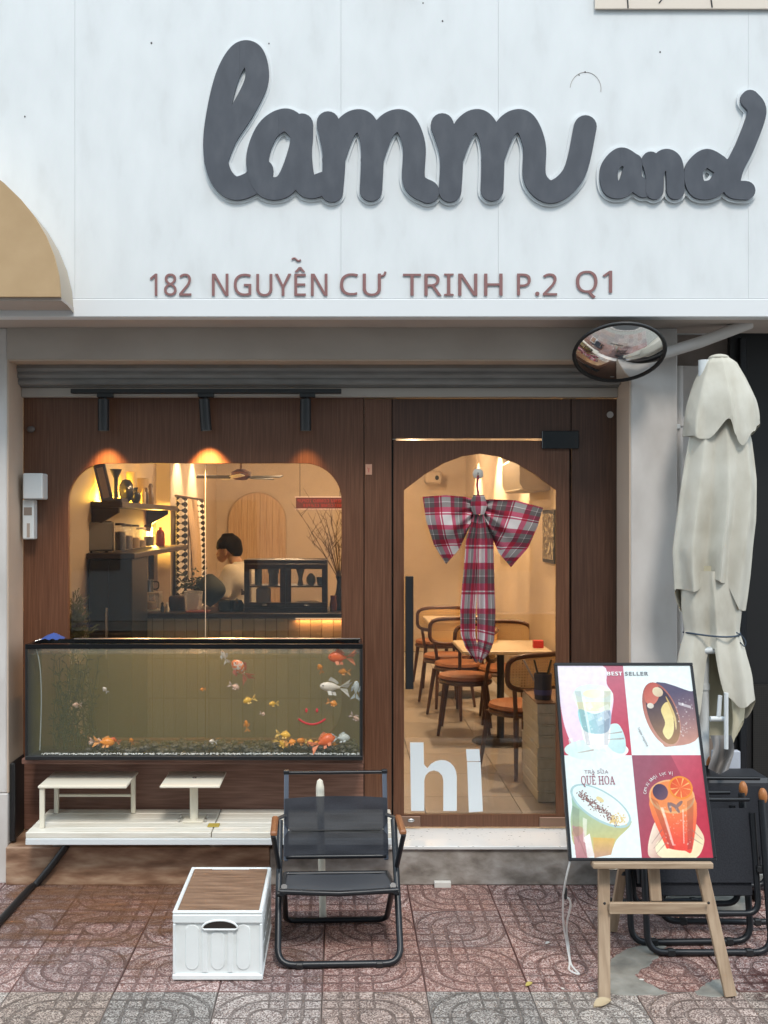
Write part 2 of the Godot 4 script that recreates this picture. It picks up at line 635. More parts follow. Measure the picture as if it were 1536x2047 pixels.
func materials() -> void:
	M.white_wall = noisy([[0.0, Color(0.70, 0.715, 0.72)], [0.35, Color(0.755, 0.775, 0.785)], [0.6, Color(0.775, 0.795, 0.805)], [1.0, Color(0.80, 0.82, 0.83)]], 0.012, Vector3(0.9, 0.35, 0.9), 0.75, 3, 0.06)
	M.white_trim = mat(Color(0.78, 0.79, 0.80), 0.6)
	M.pier = noisy([[0.0, Color(0.52, 0.485, 0.46)], [0.5, Color(0.62, 0.585, 0.56)], [1.0, Color(0.68, 0.65, 0.63)]], 0.008, Vector3(0.7, 0.4, 0.7), 0.8, 8, 0.15)
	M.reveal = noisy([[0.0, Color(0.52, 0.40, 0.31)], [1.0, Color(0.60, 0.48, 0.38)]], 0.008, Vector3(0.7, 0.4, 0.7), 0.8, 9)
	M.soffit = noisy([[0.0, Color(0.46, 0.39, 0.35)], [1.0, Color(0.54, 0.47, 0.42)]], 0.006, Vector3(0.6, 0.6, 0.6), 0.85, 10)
	M.lintel = noisy([[0.0, Color(0.41, 0.355, 0.31)], [1.0, Color(0.49, 0.435, 0.385)]], 0.006, Vector3(0.5, 0.9, 0.5), 0.85, 11)  # darker than the pier: shade under the soffit put into this colour
	M.shutter = noisy([[0.0, Color(0.20, 0.19, 0.18)], [1.0, Color(0.30, 0.29, 0.28)]], 0.02, Vector3(0.4, 2, 0.4), 0.45, 12)
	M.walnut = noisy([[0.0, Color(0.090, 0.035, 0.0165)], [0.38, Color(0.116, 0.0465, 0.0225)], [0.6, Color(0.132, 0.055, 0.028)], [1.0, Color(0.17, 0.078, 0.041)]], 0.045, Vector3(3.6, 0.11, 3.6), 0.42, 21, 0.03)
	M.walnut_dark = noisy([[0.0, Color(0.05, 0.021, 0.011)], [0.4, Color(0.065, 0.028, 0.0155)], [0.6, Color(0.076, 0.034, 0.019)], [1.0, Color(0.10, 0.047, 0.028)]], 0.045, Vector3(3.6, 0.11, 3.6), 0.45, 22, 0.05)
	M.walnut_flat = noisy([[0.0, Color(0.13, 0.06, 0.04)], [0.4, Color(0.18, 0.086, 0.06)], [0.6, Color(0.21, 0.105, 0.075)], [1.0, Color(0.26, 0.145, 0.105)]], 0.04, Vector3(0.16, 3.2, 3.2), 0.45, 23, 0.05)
	M.black = mat(Color(0.012, 0.012, 0.013), 0.45)
	M.black_gloss = mat(Color(0.008, 0.008, 0.009), 0.12)
	M.dark_metal = mat(Color(0.018, 0.020, 0.024), 0.35, 0.3)
	M.white_plastic = mat(Color(0.70, 0.73, 0.74), 0.4)
	M.steel = mat(Color(0.6, 0.6, 0.6), 0.25, 1.0)
	M.concrete = noisy([[0.0, Color(0.17, 0.145, 0.125)], [0.35, Color(0.27, 0.24, 0.21)], [0.6, Color(0.34, 0.305, 0.275)], [1.0, Color(0.46, 0.43, 0.40)]], 0.01, Vector3(1.1, 1.6, 1.1), 0.85, 31, 0.5)
	M.rusty = noisy([[0.0, Color(0.16, 0.085, 0.05)], [0.4, Color(0.28, 0.16, 0.10)], [0.7, Color(0.40, 0.26, 0.17)], [1.0, Color(0.50, 0.36, 0.26)]], 0.012, Vector3(0.6, 2.2, 1.0), 0.45, 32, 0.3)
	M.cement = noisy([[0.0, Color(0.17, 0.16, 0.14)], [0.5, Color(0.25, 0.24, 0.21)], [1.0, Color(0.33, 0.32, 0.29)]], 0.012, Vector3(1.2, 1.2, 1.2), 0.8, 33, 0.4)
	M.asphalt = noisy([[0.0, Color(0.035, 0.035, 0.036)], [1.0, Color(0.075, 0.073, 0.07)]], 0.05, Vector3(1, 1, 1), 0.85, 34, 0.5)
	M.beige_wall = noisy([[0.0, Color(0.54, 0.44, 0.33)], [1.0, Color(0.60, 0.49, 0.37)]], 0.008, Vector3(0.6, 0.6, 0.6), 0.7, 35)
	M.ceiling = mat(Color(0.55, 0.48, 0.40), 0.8)
	# dark tint added to the shop glass to cut daylight indoors
	M.pane = pane_mat(Color(0.01, 0.01, 0.01), 0.17)
	M.pane.metallic_specular = 0.5
	M.clear = pane_mat()
	M.beige_tan = noisy([[0.0, Color(0.46, 0.305, 0.16)], [1.0, Color(0.53, 0.36, 0.20)]], 0.01, Vector3(0.8, 0.8, 0.8), 0.7, 36)
	M.pale_wood = noisy([[0.0, Color(0.26, 0.175, 0.11)], [0.5, Color(0.38, 0.27, 0.18)], [1.0, Color(0.48, 0.36, 0.25)]], 0.012, Vector3(5, 0.5, 5), 0.6, 37, 0.05, false)
	M.pale_wood_x = noisy([[0.0, Color(0.26, 0.175, 0.11)], [0.5, Color(0.38, 0.27, 0.18)], [1.0, Color(0.48, 0.36, 0.25)]], 0.012, Vector3(0.5, 5, 5), 0.6, 38, 0.05, false)
	M.lid_wood = noisy([[0.0, Color(0.15, 0.085, 0.055)], [0.5, Color(0.24, 0.145, 0.095)], [1.0, Color(0.33, 0.21, 0.14)]], 0.012, Vector3(0.7, 5, 5), 0.5, 39, 0.05)
	M.armrest = mat(Color(0.28, 0.11, 0.045), 0.45)
	M.fabric = noisy([[0.0, Color(0.012, 0.014, 0.02)], [1.0, Color(0.026, 0.028, 0.036)]], 0.06, Vector3(3, 3, 3), 0.85, 40, 0.05, false)
	M.canvas = noisy([[0.0, Color(0.50, 0.465, 0.385)], [0.5, Color(0.61, 0.58, 0.50)], [1.0, Color(0.68, 0.655, 0.58)]], 0.008, Vector3(1.6, 0.8, 1.6), 0.85, 41, 0.35)
	M.canvas.backlight_enabled = true
	M.canvas.backlight = Color(0.25, 0.24, 0.2)
	M.canvas_in = noisy([[0.0, Color(0.52, 0.47, 0.33)], [1.0, Color(0.64, 0.59, 0.44)]], 0.01, Vector3(1.6, 0.8, 1.6), 0.85, 42, 0.35)
	M.ivory = mat(Color(0.76, 0.71, 0.59), 0.5)
	M.brass = mat(Color(0.45, 0.32, 0.12), 0.3, 1.0)
	M.chair_wood = mat(Color(0.105, 0.045, 0.020), 0.4)
	M.leather = mat(Color(0.27, 0.10, 0.038), 0.5)
	M.dark_wood = noisy([[0.0, Color(0.022, 0.012, 0.009)], [1.0, Color(0.06, 0.034, 0.024)]], 0.012, Vector3(0.6, 5, 5), 0.4, 43)
	M.shirt = noisy([[0.0, Color(0.70, 0.64, 0.52)], [1.0, Color(0.78, 0.72, 0.60)]], 0.02, Vector3(2, 2, 2), 0.9, 44)
	M.skin = mat(Color(0.52, 0.31, 0.20), 0.55)
	M.skin.subsurf_scatter_enabled = true
	M.skin.subsurf_scatter_strength = 0.1
	M.hair = mat(Color(0.010, 0.008, 0.007), 0.85, 0.0, 0.2)
	M.red = mat(Color(0.50, 0.03, 0.03), 0.5)
	M.green = mat(Color(0.06, 0.09, 0.03), 0.7)


# the figure of one pavement tile: a disc, two quarters of arcs and two quarters of straight lines
func groove(p: Vector2, w: float) -> float:
	var q := p - Vector2(0.5, 0.5)
	var d := 1.0
	var r := q.length()
	d = minf(d, absf(r - 1.0 / 6.0))
	if q.x * q.y > 0.0:
		d = minf(d, absf(r - 1.0 / 3.0))
		d = minf(d, absf(r - 0.5))
	elif r > 1.0 / 6.0:
		for k in 3:
			d = minf(d, absf(absf(q.x) - k / 6.0))
			d = minf(d, absf(absf(q.y) - k / 6.0))
	return smoothstep(w * 0.55, w * 1.25, d)


func tile_textures(size: int, grains: Array, dirt: Color, seed_: int) -> Array:
	var cells := FastNoiseLite.new()
	cells.noise_type = FastNoiseLite.TYPE_CELLULAR
	cells.cellular_return_type = FastNoiseLite.RETURN_CELL_VALUE
	cells.fractal_type = FastNoiseLite.FRACTAL_NONE
	cells.frequency = 0.24
	cells.seed = seed_
	var blot := FastNoiseLite.new()
	blot.seed = seed_ + 5
	blot.frequency = 0.012
	blot.fractal_octaves = 5
	var ic := cells.get_image(size, size)
	var ib := blot.get_image(size, size)
	var al := Image.create_empty(size, size, false, Image.FORMAT_RGB8)
	var he := Image.create_empty(size, size, false, Image.FORMAT_RGB8)
	for y in size:
		for x in size:
			var c := ic.get_pixel(x, y).r
			var b := ib.get_pixel(x, y).r
			var g := groove(Vector2((x + 0.5) / size, (y + 0.5) / size), 0.018)
			var col: Color = grains[0] if c < 0.30 else grains[1] if c < 0.52 else grains[2] if c < 0.74 else grains[3]
			col = col * lerpf(0.72, 1.22, b)
			var gd := 1.0 - (1.0 - g) * clampf(0.25 + 1.5 * (b - 0.2), 0.3, 1.0)
			col = dirt.lerp(col, gd)
			al.set_pixel(x, y, col.linear_to_srgb())
			var h := g * 0.8 + c * 0.2
			he.set_pixel(x, y, Color(h, h, h))
	return [ImageTexture.create_from_image(al), ImageTexture.create_from_image(he)]


func tile_mat(t: Array, tint: Color, rough: float) -> StandardMaterial3D:
	var m := StandardMaterial3D.new()
	m.albedo_texture = t[0]
	m.albedo_color = tint
	m.roughness = rough
	m.heightmap_enabled = true
	m.heightmap_texture = t[1]
	m.heightmap_scale = 0.65
	return m


func pavement() -> void:
	const T := 0.4195
	# the bedding under the tiles reaches from the kerb to the buildings
	var g := struct("pavement", "terrazzo tiled pavement in front of the shop", mbox(-9, 9, -0.12, -0.028, 2.45, 5.4), M.cement)
	var red := [tile_textures(384, [Color(0.15, 0.065, 0.055), Color(0.30, 0.165, 0.145), Color(0.39, 0.25, 0.225), Color(0.60, 0.48, 0.45)], Color(0.13, 0.068, 0.06), 71), tile_textures(384, [Color(0.16, 0.075, 0.066), Color(0.30, 0.175, 0.155), Color(0.40, 0.265, 0.24), Color(0.58, 0.47, 0.44)], Color(0.175, 0.10, 0.09), 72)]
	var grey := [tile_textures(384, [Color(0.13, 0.105, 0.092), Color(0.27, 0.225, 0.20), Color(0.38, 0.33, 0.295), Color(0.55, 0.50, 0.45)], Color(0.14, 0.115, 0.10), 73), tile_textures(384, [Color(0.14, 0.10, 0.09), Color(0.28, 0.222, 0.20), Color(0.40, 0.335, 0.305), Color(0.56, 0.49, 0.45)], Color(0.15, 0.115, 0.10), 74)]
	var mr := []
	var mg := []
	for k in 2:
		for tint in [Color(1, 1, 1), Color(0.90, 0.91, 0.92), Color(0.96, 0.92, 0.90)]:
			mr.append(tile_mat(red[k], tint, 0.68))
			mg.append(tile_mat(grey[k], tint, 0.72))
	var meshes := []
	for turn in 4:
		var s := Sh.new()
		var h := T / 2 - 0.0015
		var bv := 0.003
		var uv := [Vector2(0, 1), Vector2(1, 1), Vector2(1, 0), Vector2(0, 0)]
		var top := [Vector3(-h + bv, 0, h - bv), Vector3(h - bv, 0, h - bv), Vector3(h - bv, 0, -h + bv), Vector3(-h + bv, 0, -h + bv)]
		var low := [Vector3(-h, -bv, h), Vector3(h, -bv, h), Vector3(h, -bv, -h), Vector3(-h, -bv, -h)]
		var u2 := []
		for i in 4:
			u2.append(uv[(i + turn) % 4])
		s.face(top, Vector3.UP, u2)
		for i in 4:
			var j := (i + 1) % 4
			var out: Vector3 = (top[i] + top[j]) * 0.5
			s.face([top[i], top[j], low[j], low[i]], out + Vector3.UP * 0.1, [Vector2(0.02, 0.02), Vector2(0.03, 0.02), Vector2(0.03, 0.03), Vector2(0.02, 0.03)])
			s.face([low[i], low[j], low[j] + Vector3.DOWN * 0.024, low[i] + Vector3.DOWN * 0.024], out, [Vector2(0.02, 0.02), Vector2(0.03, 0.02), Vector2(0.03, 0.03), Vector2(0.02, 0.03)])
		meshes.append(s.moved(Vector3.ZERO))
	for j in range(-3, 3):
		for k in range(-8, 9):
			var o := MeshInstance3D.new()
			o.name = numbered(g, "paving_tile")
			var pick := rng.randi() % 6
			# neighbours mirror one another so that arcs meet straight lines as in the photograph
			o.mesh = meshes[posmod(k + j, 2) + 2 * (rng.randi() % 2)]
			var m: Material = mg[pick] if j < 0 else mr[pick]
			o.material_override = m
			o.position = Vector3(-0.0755 + T * (k + 0.5), rng.randf_range(-0.002, 0.002), -(4.034 + T * (j + 0.5)))
			o.rotation = Vector3(rng.randf_range(-0.003, 0.003), rng.randf_range(-0.003, 0.003), rng.randf_range(-0.003, 0.003))
			g.add_child(o)
	# cement where tiles were broken away and filled in
	var patch := Sh.new()
	for pl in [[[1212, 1985], [1216, 1935], [1232, 1910], [1262, 1895], [1310, 1886], [1330, 1893], [1312, 1915], [1296, 1930], [1270, 1948], [1284, 1962], [1318, 1978], [1330, 1988]], [[1395, 1990], [1398, 1978], [1416, 1966], [1446, 1960], [1470, 1976], [1466, 1992]]]:
		var q := PackedVector2Array()
		var raw := []
		for p in pl:
			var d: float = EYE * FL / (p[1] - CY)
			raw.append(Vector2(X(p[0], d), -d))
		for w in curve(raw, 5, true):
			q.append(Vector2(w.x, -w.y) + Vector2(rng.randf_range(-0.008, 0.008), rng.randf_range(-0.008, 0.008)))
		patch.prism(q, 0.03, Transform3D(Basis(Vector3.RIGHT, Vector3.FORWARD, Vector3.UP), Vector3(0, 0.004, 0)), 0.002)
	obj("cement_patch", patch, M.cement, g)
	# soft-edged stains: brown wash from the step at the left, a dark wet patch at the right
	for q in [["brown_stain", Rect2(-1.78, 4.10, 1.75, 1.105), Color(0.21, 0.105, 0.06), 0.2, 81, 0.85], ["wet_stain", Rect2(1.60, 3.85, 0.75, 0.42), Color(0.075, 0.02, 0.018), 0.28, 83, 0.9], ["grey_stain", Rect2(-1.9, 3.7, 0.42, 0.75), Color(0.34, 0.33, 0.29), 0.7, 85, 0.9]]:
		var f := FastNoiseLite.new()
		f.seed = q[4]
		f.frequency = 0.03
		f.fractal_octaves = 5
		var im := Image.create_empty(192, 128, false, Image.FORMAT_RGBA8)
		for y in 128:
			for x in 192:
				var uu := x / 191.0
				var vv := y / 127.0
				var streak := f.get_noise_2d(x * 0.6, y * 4.0) * 0.5 + f.get_noise_2d(x * 1.5 + 300.0, y * 1.5) * 0.9
				var edge := 0.0
				if q[0] == "brown_stain":
					edge = minf(minf(uu * 9.0, (1.0 - uu) * 2.4), 1.35 * (1.0 - vv)) - 0.22
				else:
					edge = 1.25 - 2.5 * Vector2(uu - 0.5, vv - 0.5).length()
				var al: float = clampf((edge + streak * 0.9) * 1.3, 0.0, 1.0) * q[5] * (0.72 + 0.5 * f.get_noise_2d(x * 0.5, y * 6.0 + 90.0))
				var c: Color = q[2] * (1.0 + 0.5 * f.get_noise_2d(x * 2.0, y * 7.0))
				c = c.linear_to_srgb()
				im.set_pixel(x, y, Color(c.r, c.g, c.b, clampf(al, 0.0, 0.92)))
		var sm := StandardMaterial3D.new()
		sm.albedo_texture = ImageTexture.create_from_image(im)
		sm.texture_repeat = false
		sm.transparency = BaseMaterial3D.TRANSPARENCY_ALPHA
		sm.roughness = q[3]
		var r: Rect2 = q[1]
		var st := Sh.new()
		var zz: float = 0.0062
		st.face([Vector3(r.position.x, zz, -r.position.y), Vector3(r.end.x, zz, -r.position.y), Vector3(r.end.x, zz, -r.end.y), Vector3(r.position.x, zz, -r.end.y)], Vector3.UP, [Vector2(0, 1), Vector2(1, 1), Vector2(1, 0), Vector2(0, 0)])
		obj(q[0], st, sm, g)


func street() -> void:
	struct("ground", "flat ground around the street", mbox(-150, 150, -0.6, -0.135, -150, 150), M.cement)
	struct("road", "asphalt road before the pavement", mbox(-40, 40, -0.134, -0.125, -7.0, 2.4), M.asphalt)
	struct("kerb", "concrete kerb along the pavement", mbox(-9, 9, -0.2, 0.0, 2.28, 2.44, 0.015), M.concrete)
	# the row across the street closes off the low sky
	var cols := [Color(0.42, 0.38, 0.31), Color(0.30, 0.33, 0.33), Color(0.47, 0.44, 0.42)]
	var spec := [[-22.0, -6.5, 11.5, "beige townhouse across the street with four dark windows per storey"], [-6.4, 4.6, 13.0, "greenish grey townhouse across the street, the middle one of the row"], [4.7, 24.0, 10.6, "pale pinkish townhouse across the street, the lowest of the row"]]
	for i in 3:
		var a: float = spec[i][0]
		var b: float = spec[i][1]
		var h: float = spec[i][2]
		var t := thing("townhouse", spec[i][3], "house", Vector3((a + b) / 2, -0.125, 11), "townhouses across the street")
		obj("wall", mbox(a, b, -0.12, h, -15, -9), mat(cols[i], 0.8), t)
		var dark := mat(Color(0.04, 0.05, 0.055), 0.15)
		for st in int(h / 3.0):
			for k in 4:
				var cx := lerpf(a, b, (k + 0.5) / 4.0)
				obj("window", mbox(cx - 0.6, cx + 0.6, 0.9 + st * 3.0, 2.3 + st * 3.0, -9.02, -8.96, 0.01), dark, t)
	# neighbours to either side keep the alley light out
	var n := thing("neighbour_house", "white neighbouring house joined to the left of the shop", "house", Vector3(-5.5, 0, -6))
	obj("wall", mbox(-8.5, -2.62, -0.1, 8.0, 5.26, 12), M.white_wall, n)


func c_panel(x0: float, x1: float, y0: float, y1: float, hole: Array, xm: float, thick: float, d: float) -> Sh:
	# a board from x0 to x1 with a hole given from its top middle round the left side to its bottom middle, then back up on the right
	var s := Sh.new()
	var half := hole.size() / 2
	var l := PackedVector2Array([Vector2(xm, y1), Vector2(x0, y1), Vector2(x0, y0), Vector2(xm, y0)])
	for i in range(half, -1, -1):
		l.append(hole[i])
	var r := PackedVector2Array([Vector2(xm, y1), Vector2(x1, y1), Vector2(x1, y0), Vector2(xm, y0)])
	for i in range(half, hole.size()):
		r.append(hole[i])
	r.append(hole[0])
	var xf := Transform3D(Basis.IDENTITY, Vector3(0, 0, -d))
	s.prism(l, thick, xf, 0.0, xm)
	s.prism(r, thick, xf, 0.0, xm)
	return s


func shop_front() -> void:
	var hp := thing("shop_building", "white shop building with a walnut coloured front, window and glazed door", "building", Vector3(0, 0, -FACADE))
	# fascia panels with hairline joints, and the band below them
	var fx := [-2.62, -1.32, 0.0, 0.78, 2.02, 3.3]
	for i in 5:
		obj("fascia_panel", mbox(fx[i] + 0.0005, fx[i + 1] - 0.0005, 3.0, 6.5, 4.962, 5.03, 0.0), M.white_wall, hp)
	obj("fascia_band", mbox(-2.62, 3.3, 2.907, 2.998, 4.958, 5.03, 0.004), M.white_trim, hp)
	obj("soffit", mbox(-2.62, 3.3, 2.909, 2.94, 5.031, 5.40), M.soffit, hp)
	obj("upper_wall", mbox(-2.62, 3.3, 2.941, 6.5, 5.10, 5.85), M.white_wall, hp)
	obj("roof", mbox(-2.62, 3.3, 6.5, 6.6, 4.9, 13.4), M.concrete, hp)
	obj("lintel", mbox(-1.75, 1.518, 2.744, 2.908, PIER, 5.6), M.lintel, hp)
	obj("pier", mbox(-2.62, -1.752, 0.47, 2.908, PIER, 5.6, 0.006), M.pier, hp)
	obj("pier", mbox(1.52, 1.764, 0.0, 2.908, PIER, 5.6, 0.006), M.pier, hp)
	obj("plinth", mbox(-2.62, -1.746, 0.0, 0.468, PIER - 0.006, 5.6, 0.004), M.pier, hp)
	# the painted faces inside the opening
	obj("reveal", mbox(-1.751, -1.744, 0.47, 2.743, PIER + 0.004, 5.485), M.reveal, hp)
	obj("reveal", mbox(1.512, 1.519, 0.21, 2.743, PIER + 0.004, 5.485), M.reveal, hp)
	obj("head_reveal", mbox(-1.743, 1.511, 2.736, 2.7435, PIER + 0.004, 5.37), M.reveal, hp)
	# roller shutter, rolled up
	for k in 3:
		var y := 2.733 - k * 0.034
		obj("shutter_slat", Sh.new().prism(PackedVector2Array([Vector2(0, 0), Vector2(0.03, 0.004), Vector2(0.036, -0.016), Vector2(0.03, -0.032), Vector2(0, -0.033)]), 3.25, Transform3D(Basis(Vector3(0, 0, 1), Vector3.UP, Vector3.LEFT), Vector3(-1.743, y, -(5.41 + k * 0.012)))), M.shutter, hp)
	obj("shutter_box", mbox(-1.743, 1.511, 2.625, 2.735, 5.44, 5.6), M.shutter, hp)
	for px in [180, 348, 533, 720, 905, 1100]:
		obj("bolt", Sh.new().ball(V(px, 741, 5.41), Vector3.ONE * 0.007, 8, 5), M.black, hp)
	obj("frame_rail", mbox(-1.743, 1.511, 2.572, 2.624, 5.455, 5.56, 0.003), mat(Color(0.42, 0.38, 0.34), 0.6), hp)
	# walnut boards: round the window, below it, over the door and right of it
	var wt := 0.03
	var hole := []
	for c in [[212, 1001, 75, -90, -180], [212, 1410, 75, 180, 90]]:
		for i in 13:
			var a := deg_to_rad(lerpf(c[3], c[4], i / 12.0))
			hole.append(Vector2(X(c[0] + c[2] * cos(a), FACADE), Y(c[1] + c[2] * sin(a), FACADE)))
	var wm := X(410, FACADE)
	var full := [Vector2(wm, hole[0].y)]
	full.append_array(hole)
	full.append(Vector2(wm, hole[-1].y))
	for i in range(hole.size() - 1, -1, -1):
		full.append(Vector2(2 * wm - hole[i].x, hole[i].y))
	# half of the list has to end at the bottom middle
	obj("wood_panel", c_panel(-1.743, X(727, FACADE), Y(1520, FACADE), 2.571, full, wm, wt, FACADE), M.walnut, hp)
	obj("wood_panel", fbox(Sh.new(), 729, 797.5, 783, 1655, FACADE, FACADE + wt), M.walnut, hp)
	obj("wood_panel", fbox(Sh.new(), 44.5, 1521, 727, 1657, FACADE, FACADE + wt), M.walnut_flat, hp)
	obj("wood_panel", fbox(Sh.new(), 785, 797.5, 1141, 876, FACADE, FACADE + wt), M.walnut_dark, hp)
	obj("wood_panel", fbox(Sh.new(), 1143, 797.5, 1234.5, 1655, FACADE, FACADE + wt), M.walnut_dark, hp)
	obj("dark_backing", fbox(Sh.new(), 727, 797.5, 792, 1657, FACADE + wt + 0.001, FACADE + wt + 0.02), M.black, hp)  # added strips that stop room light glowing through the door gaps
	obj("dark_backing", fbox(Sh.new(), 1133, 797.5, 1150, 1657, FACADE + wt + 0.001, FACADE + wt + 0.02), M.black, hp)
	var win := obj("window", Sh.new().box(Vector3(wm, Y(1486, FACADE) + 0.011, -(FACADE + 0.045)), Vector3(1.45, 0.012, 0.05)), M.walnut, hp)
	obj("pane", fbox(Sh.new(), 136, 918, 410.2, 1488, FACADE + 0.031, FACADE + 0.037), M.pane, win)
	obj("pane", fbox(Sh.new(), 411.8, 918, 690, 1488, FACADE + 0.031, FACADE + 0.037), M.pane, win)
	obj("joint", fbox(Sh.new(), 410.4, 926, 411.6, 1284, FACADE + 0.0305, FACADE + 0.0375), mat(Color(0.50, 0.45, 0.36), 0.3), win)
	obj("joint", fbox(Sh.new(), 410.3, 1284.5, 411.7, 1484, FACADE + 0.0305, FACADE + 0.0375), mat(Color(0.06, 0.055, 0.03), 0.5), win)
	# the door: glass with a walnut border, an arch cut into it
	var dh := []
	var dm := X(960, FACADE)
	var arch := [[960, 907], [925, 912], [888, 926], [850, 948], [808, 980]]
	for p in arch:
		dh.append(Vector2(X(p[0], FACADE), Y(p[1], FACADE)))
	dh.append(Vector2(X(808, FACADE), Y(1628, FACADE)))
	dh.append(Vector2(dm, Y(1628, FACADE)))
	for i in range(dh.size() - 2, 0, -1):
		dh.append(Vector2(2 * dm - dh[i].x, dh[i].y))
	var door := obj("door", c_panel(X(787, FACADE), X(1138.5, FACADE), Y(1653, FACADE), Y(880, FACADE), dh, dm, 0.014, FACADE + 0.002), M.walnut, hp)
	obj("pane", fbox(Sh.new(), 787.5, 881, 1138, 1652.5, FACADE + 0.0175, FACADE + 0.0255), M.pane, door)
	var hd := fbox(Sh.new(), 811, 1152, 827, 1378, FACADE - 0.045, FACADE - 0.025, 0.003)
	for py in [1180, 1350]:
		hd.add(fbox(Sh.new(), 815, py - 5, 823, py + 5, FACADE - 0.025, FACADE + 0.002))
	obj("handle", hd, M.black, door)
	obj("top_fitting", fbox(Sh.new(), 1084, 861, 1158, 897, FACADE - 0.016, FACADE + 0.001, 0.003), M.black_gloss, door)
	obj("bottom_fitting", fbox(Sh.new(), 785, 1632, 841, 1653, FACADE - 0.012, FACADE + 0.0015, 0.003), mat(Color(0.22, 0.13, 0.09), 0.4, 0.3), door)
	obj("bottom_fitting", fbox(Sh.new(), 1079, 1634, 1138, 1653, FACADE - 0.012, FACADE + 0.0015, 0.003), mat(Color(0.22, 0.13, 0.09), 0.4, 0.3), door)
	obj("lock", Sh.new().ball(V(822, 1640, FACADE - 0.014), Vector3(0.02, 0.011, 0.008)), M.steel, door)
	obj("light_gap", fbox(Sh.new(), 785, 877.4, 1084, 878.4, FACADE - 0.001, FACADE + 0.02), mat(Color(0.42, 0.37, 0.32), 0.4), hp)  # pale strip paints the light seen in the gap over the door
	# the letters stuck to the glass
	var white := mat(Color(0.74, 0.80, 0.84), 0.5)
	var dl := FACADE + 0.0165
	var hpoly := [[820, 1484], [847, 1484], [848, 1528]]
	for i in 9:
		var a := deg_to_rad(lerpf(-150, 0, i / 8.0))
		hpoly.append([884 + 29.5 * cos(a) * (1.15 if cos(a) < 0 else 1.0), 1552 + 33 * sin(a)])
	hpoly.append_array([[913.5, 1621], [886.5, 1621]])
	for i in 7:
		var a := deg_to_rad(lerpf(0, -180, i / 6.0))
		hpoly.append([867.5 + 19 * cos(a), 1560 + 20 * sin(a)])
	hpoly.append_array([[848.5, 1621], [822, 1621]])
	obj("letter_h", Sh.new().prism(poly_px(hpoly, dl), 0.0012, Transform3D(Basis.IDENTITY, Vector3(0, 0, -dl + 0.0012))), white, door)
	obj("letter_i", Sh.new().prism(poly_px([[934, 1523], [961, 1523], [965.5, 1622], [937.5, 1624]], dl), 0.0012, Transform3D(Basis.IDENTITY, Vector3(0, 0, -dl + 0.0012))), white, door)
	obj("letter_dot", Sh.new().prism(poly_px([[932, 1497.5], [958.5, 1497.5], [960.5, 1521.6], [933.6, 1521.6]], dl), 0.0012, Transform3D(Basis.IDENTITY, Vector3(0, 0, -dl + 0.0012))), white, door)
	# step: stained concrete with a speckled terrazzo tread on the right
	var ti := Image.create_empty(384, 384, false, Image.FORMAT_RGB8)
	ti.fill(Color(0.74, 0.735, 0.72).linear_to_srgb())
	for k in 120:
		var c := Vector2(rng.randf_range(20, 364), rng.randf_range(20, 364))
		var rr := rng.randf_range(1.6, 8.0)
		var th := rng.randf_range(-0.7, 0.7)
		var tone: float = [0.03, 0.05, 0.45, 0.55][rng.randi() % 4]
		for y in range(int(c.y - rr), int(c.y + rr) + 1):
			for x in range(int(c.x - rr), int(c.x + rr) + 1):
				var q := (Vector2(x, y) - c).rotated(th)
				if absf(q.x) + absf(q.y) * 2.6 < rr * (0.85 + 0.15 * sin(q.x * 2.0)):
					ti.set_pixel(x, y, Color(tone, tone, tone * 0.97).linear_to_srgb())
	var tz := StandardMaterial3D.new()
	tz.albedo_texture = ImageTexture.create_from_image(ti)
	tz.uv1_triplanar = true
	tz.uv1_world_triplanar = true
	tz.uv1_scale = Vector3(1.9, 1.9, 1.9)
	tz.roughness = 0.35
	struct("step", "low concrete step under the shop front", mbox(X(540, 5.205), 3.3, 0.0, 0.19, 5.205, 5.56, 0.006), M.concrete)
	struct("terrazzo_tread", "white terrazzo tread with black flecks under the door", mbox(0.20, 1.511, 0.1905, FLOOR, 5.19, 5.56, 0.003), tz)
	struct("stained_step", "brown stained left part of the concrete step", mbox(-1.745, X(540, 5.205) - 0.001, 0.0, 0.2, 5.203, 5.56, 0.006), M.rusty)
	# right of the pier: recess, pipes, dark gate
	obj("recess_wall", mbox(1.765, 2.30, 0.0, 2.9405, 5.62, 5.8), noisy([[0.0, Color(0.27, 0.22, 0.19)], [1.0, Color(0.36, 0.30, 0.27)]], 0.01, Vector3(0.8, 0.4, 0.8), 0.8, 52), hp)
	obj("wall_strip", mbox(1.86, 1.99, 0.0, 2.75, 5.5, 5.62, 0.004), M.pier, hp)
	var gate := thing("metal_gate", "black perforated metal gate at the right edge, behind the umbrella", "gate", Vector3(2.9, 0, -5.5))
	obj("panel", mbox(2.14, 3.9, 0.05, 2.9405, 5.50, 5.54), M.black, gate)
	for k in 6:
		obj("post", mbox(2.18 + k * 0.3, 2.215 + k * 0.3, 0.0, 2.9, 5.46, 5.50, 0.004), M.dark_metal, gate)
	var mesh_m := StandardMaterial3D.new()
	var im := Image.create_empty(32, 32, false, Image.FORMAT_RGB8)
	for y in 32:
		for x in 32:
			var on := Vector2(posmod(x, 16) - 8, posmod(y, 16) - 8).length() < 5.0
			im.set_pixel(x, y, Color(0.02, 0.02, 0.02) if on else Color(0.16, 0.15, 0.14))
	mesh_m.albedo_texture = ImageTexture.create_from_image(im)
	mesh_m.uv1_triplanar = true
	mesh_m.uv1_scale = Vector3(50, 50, 50)
	mesh_m.roughness = 0.5
	obj("perforated_sheet", mbox(2.26, 2.44, 0.3, 1.0, 5.485, 5.495), mesh_m, gate)
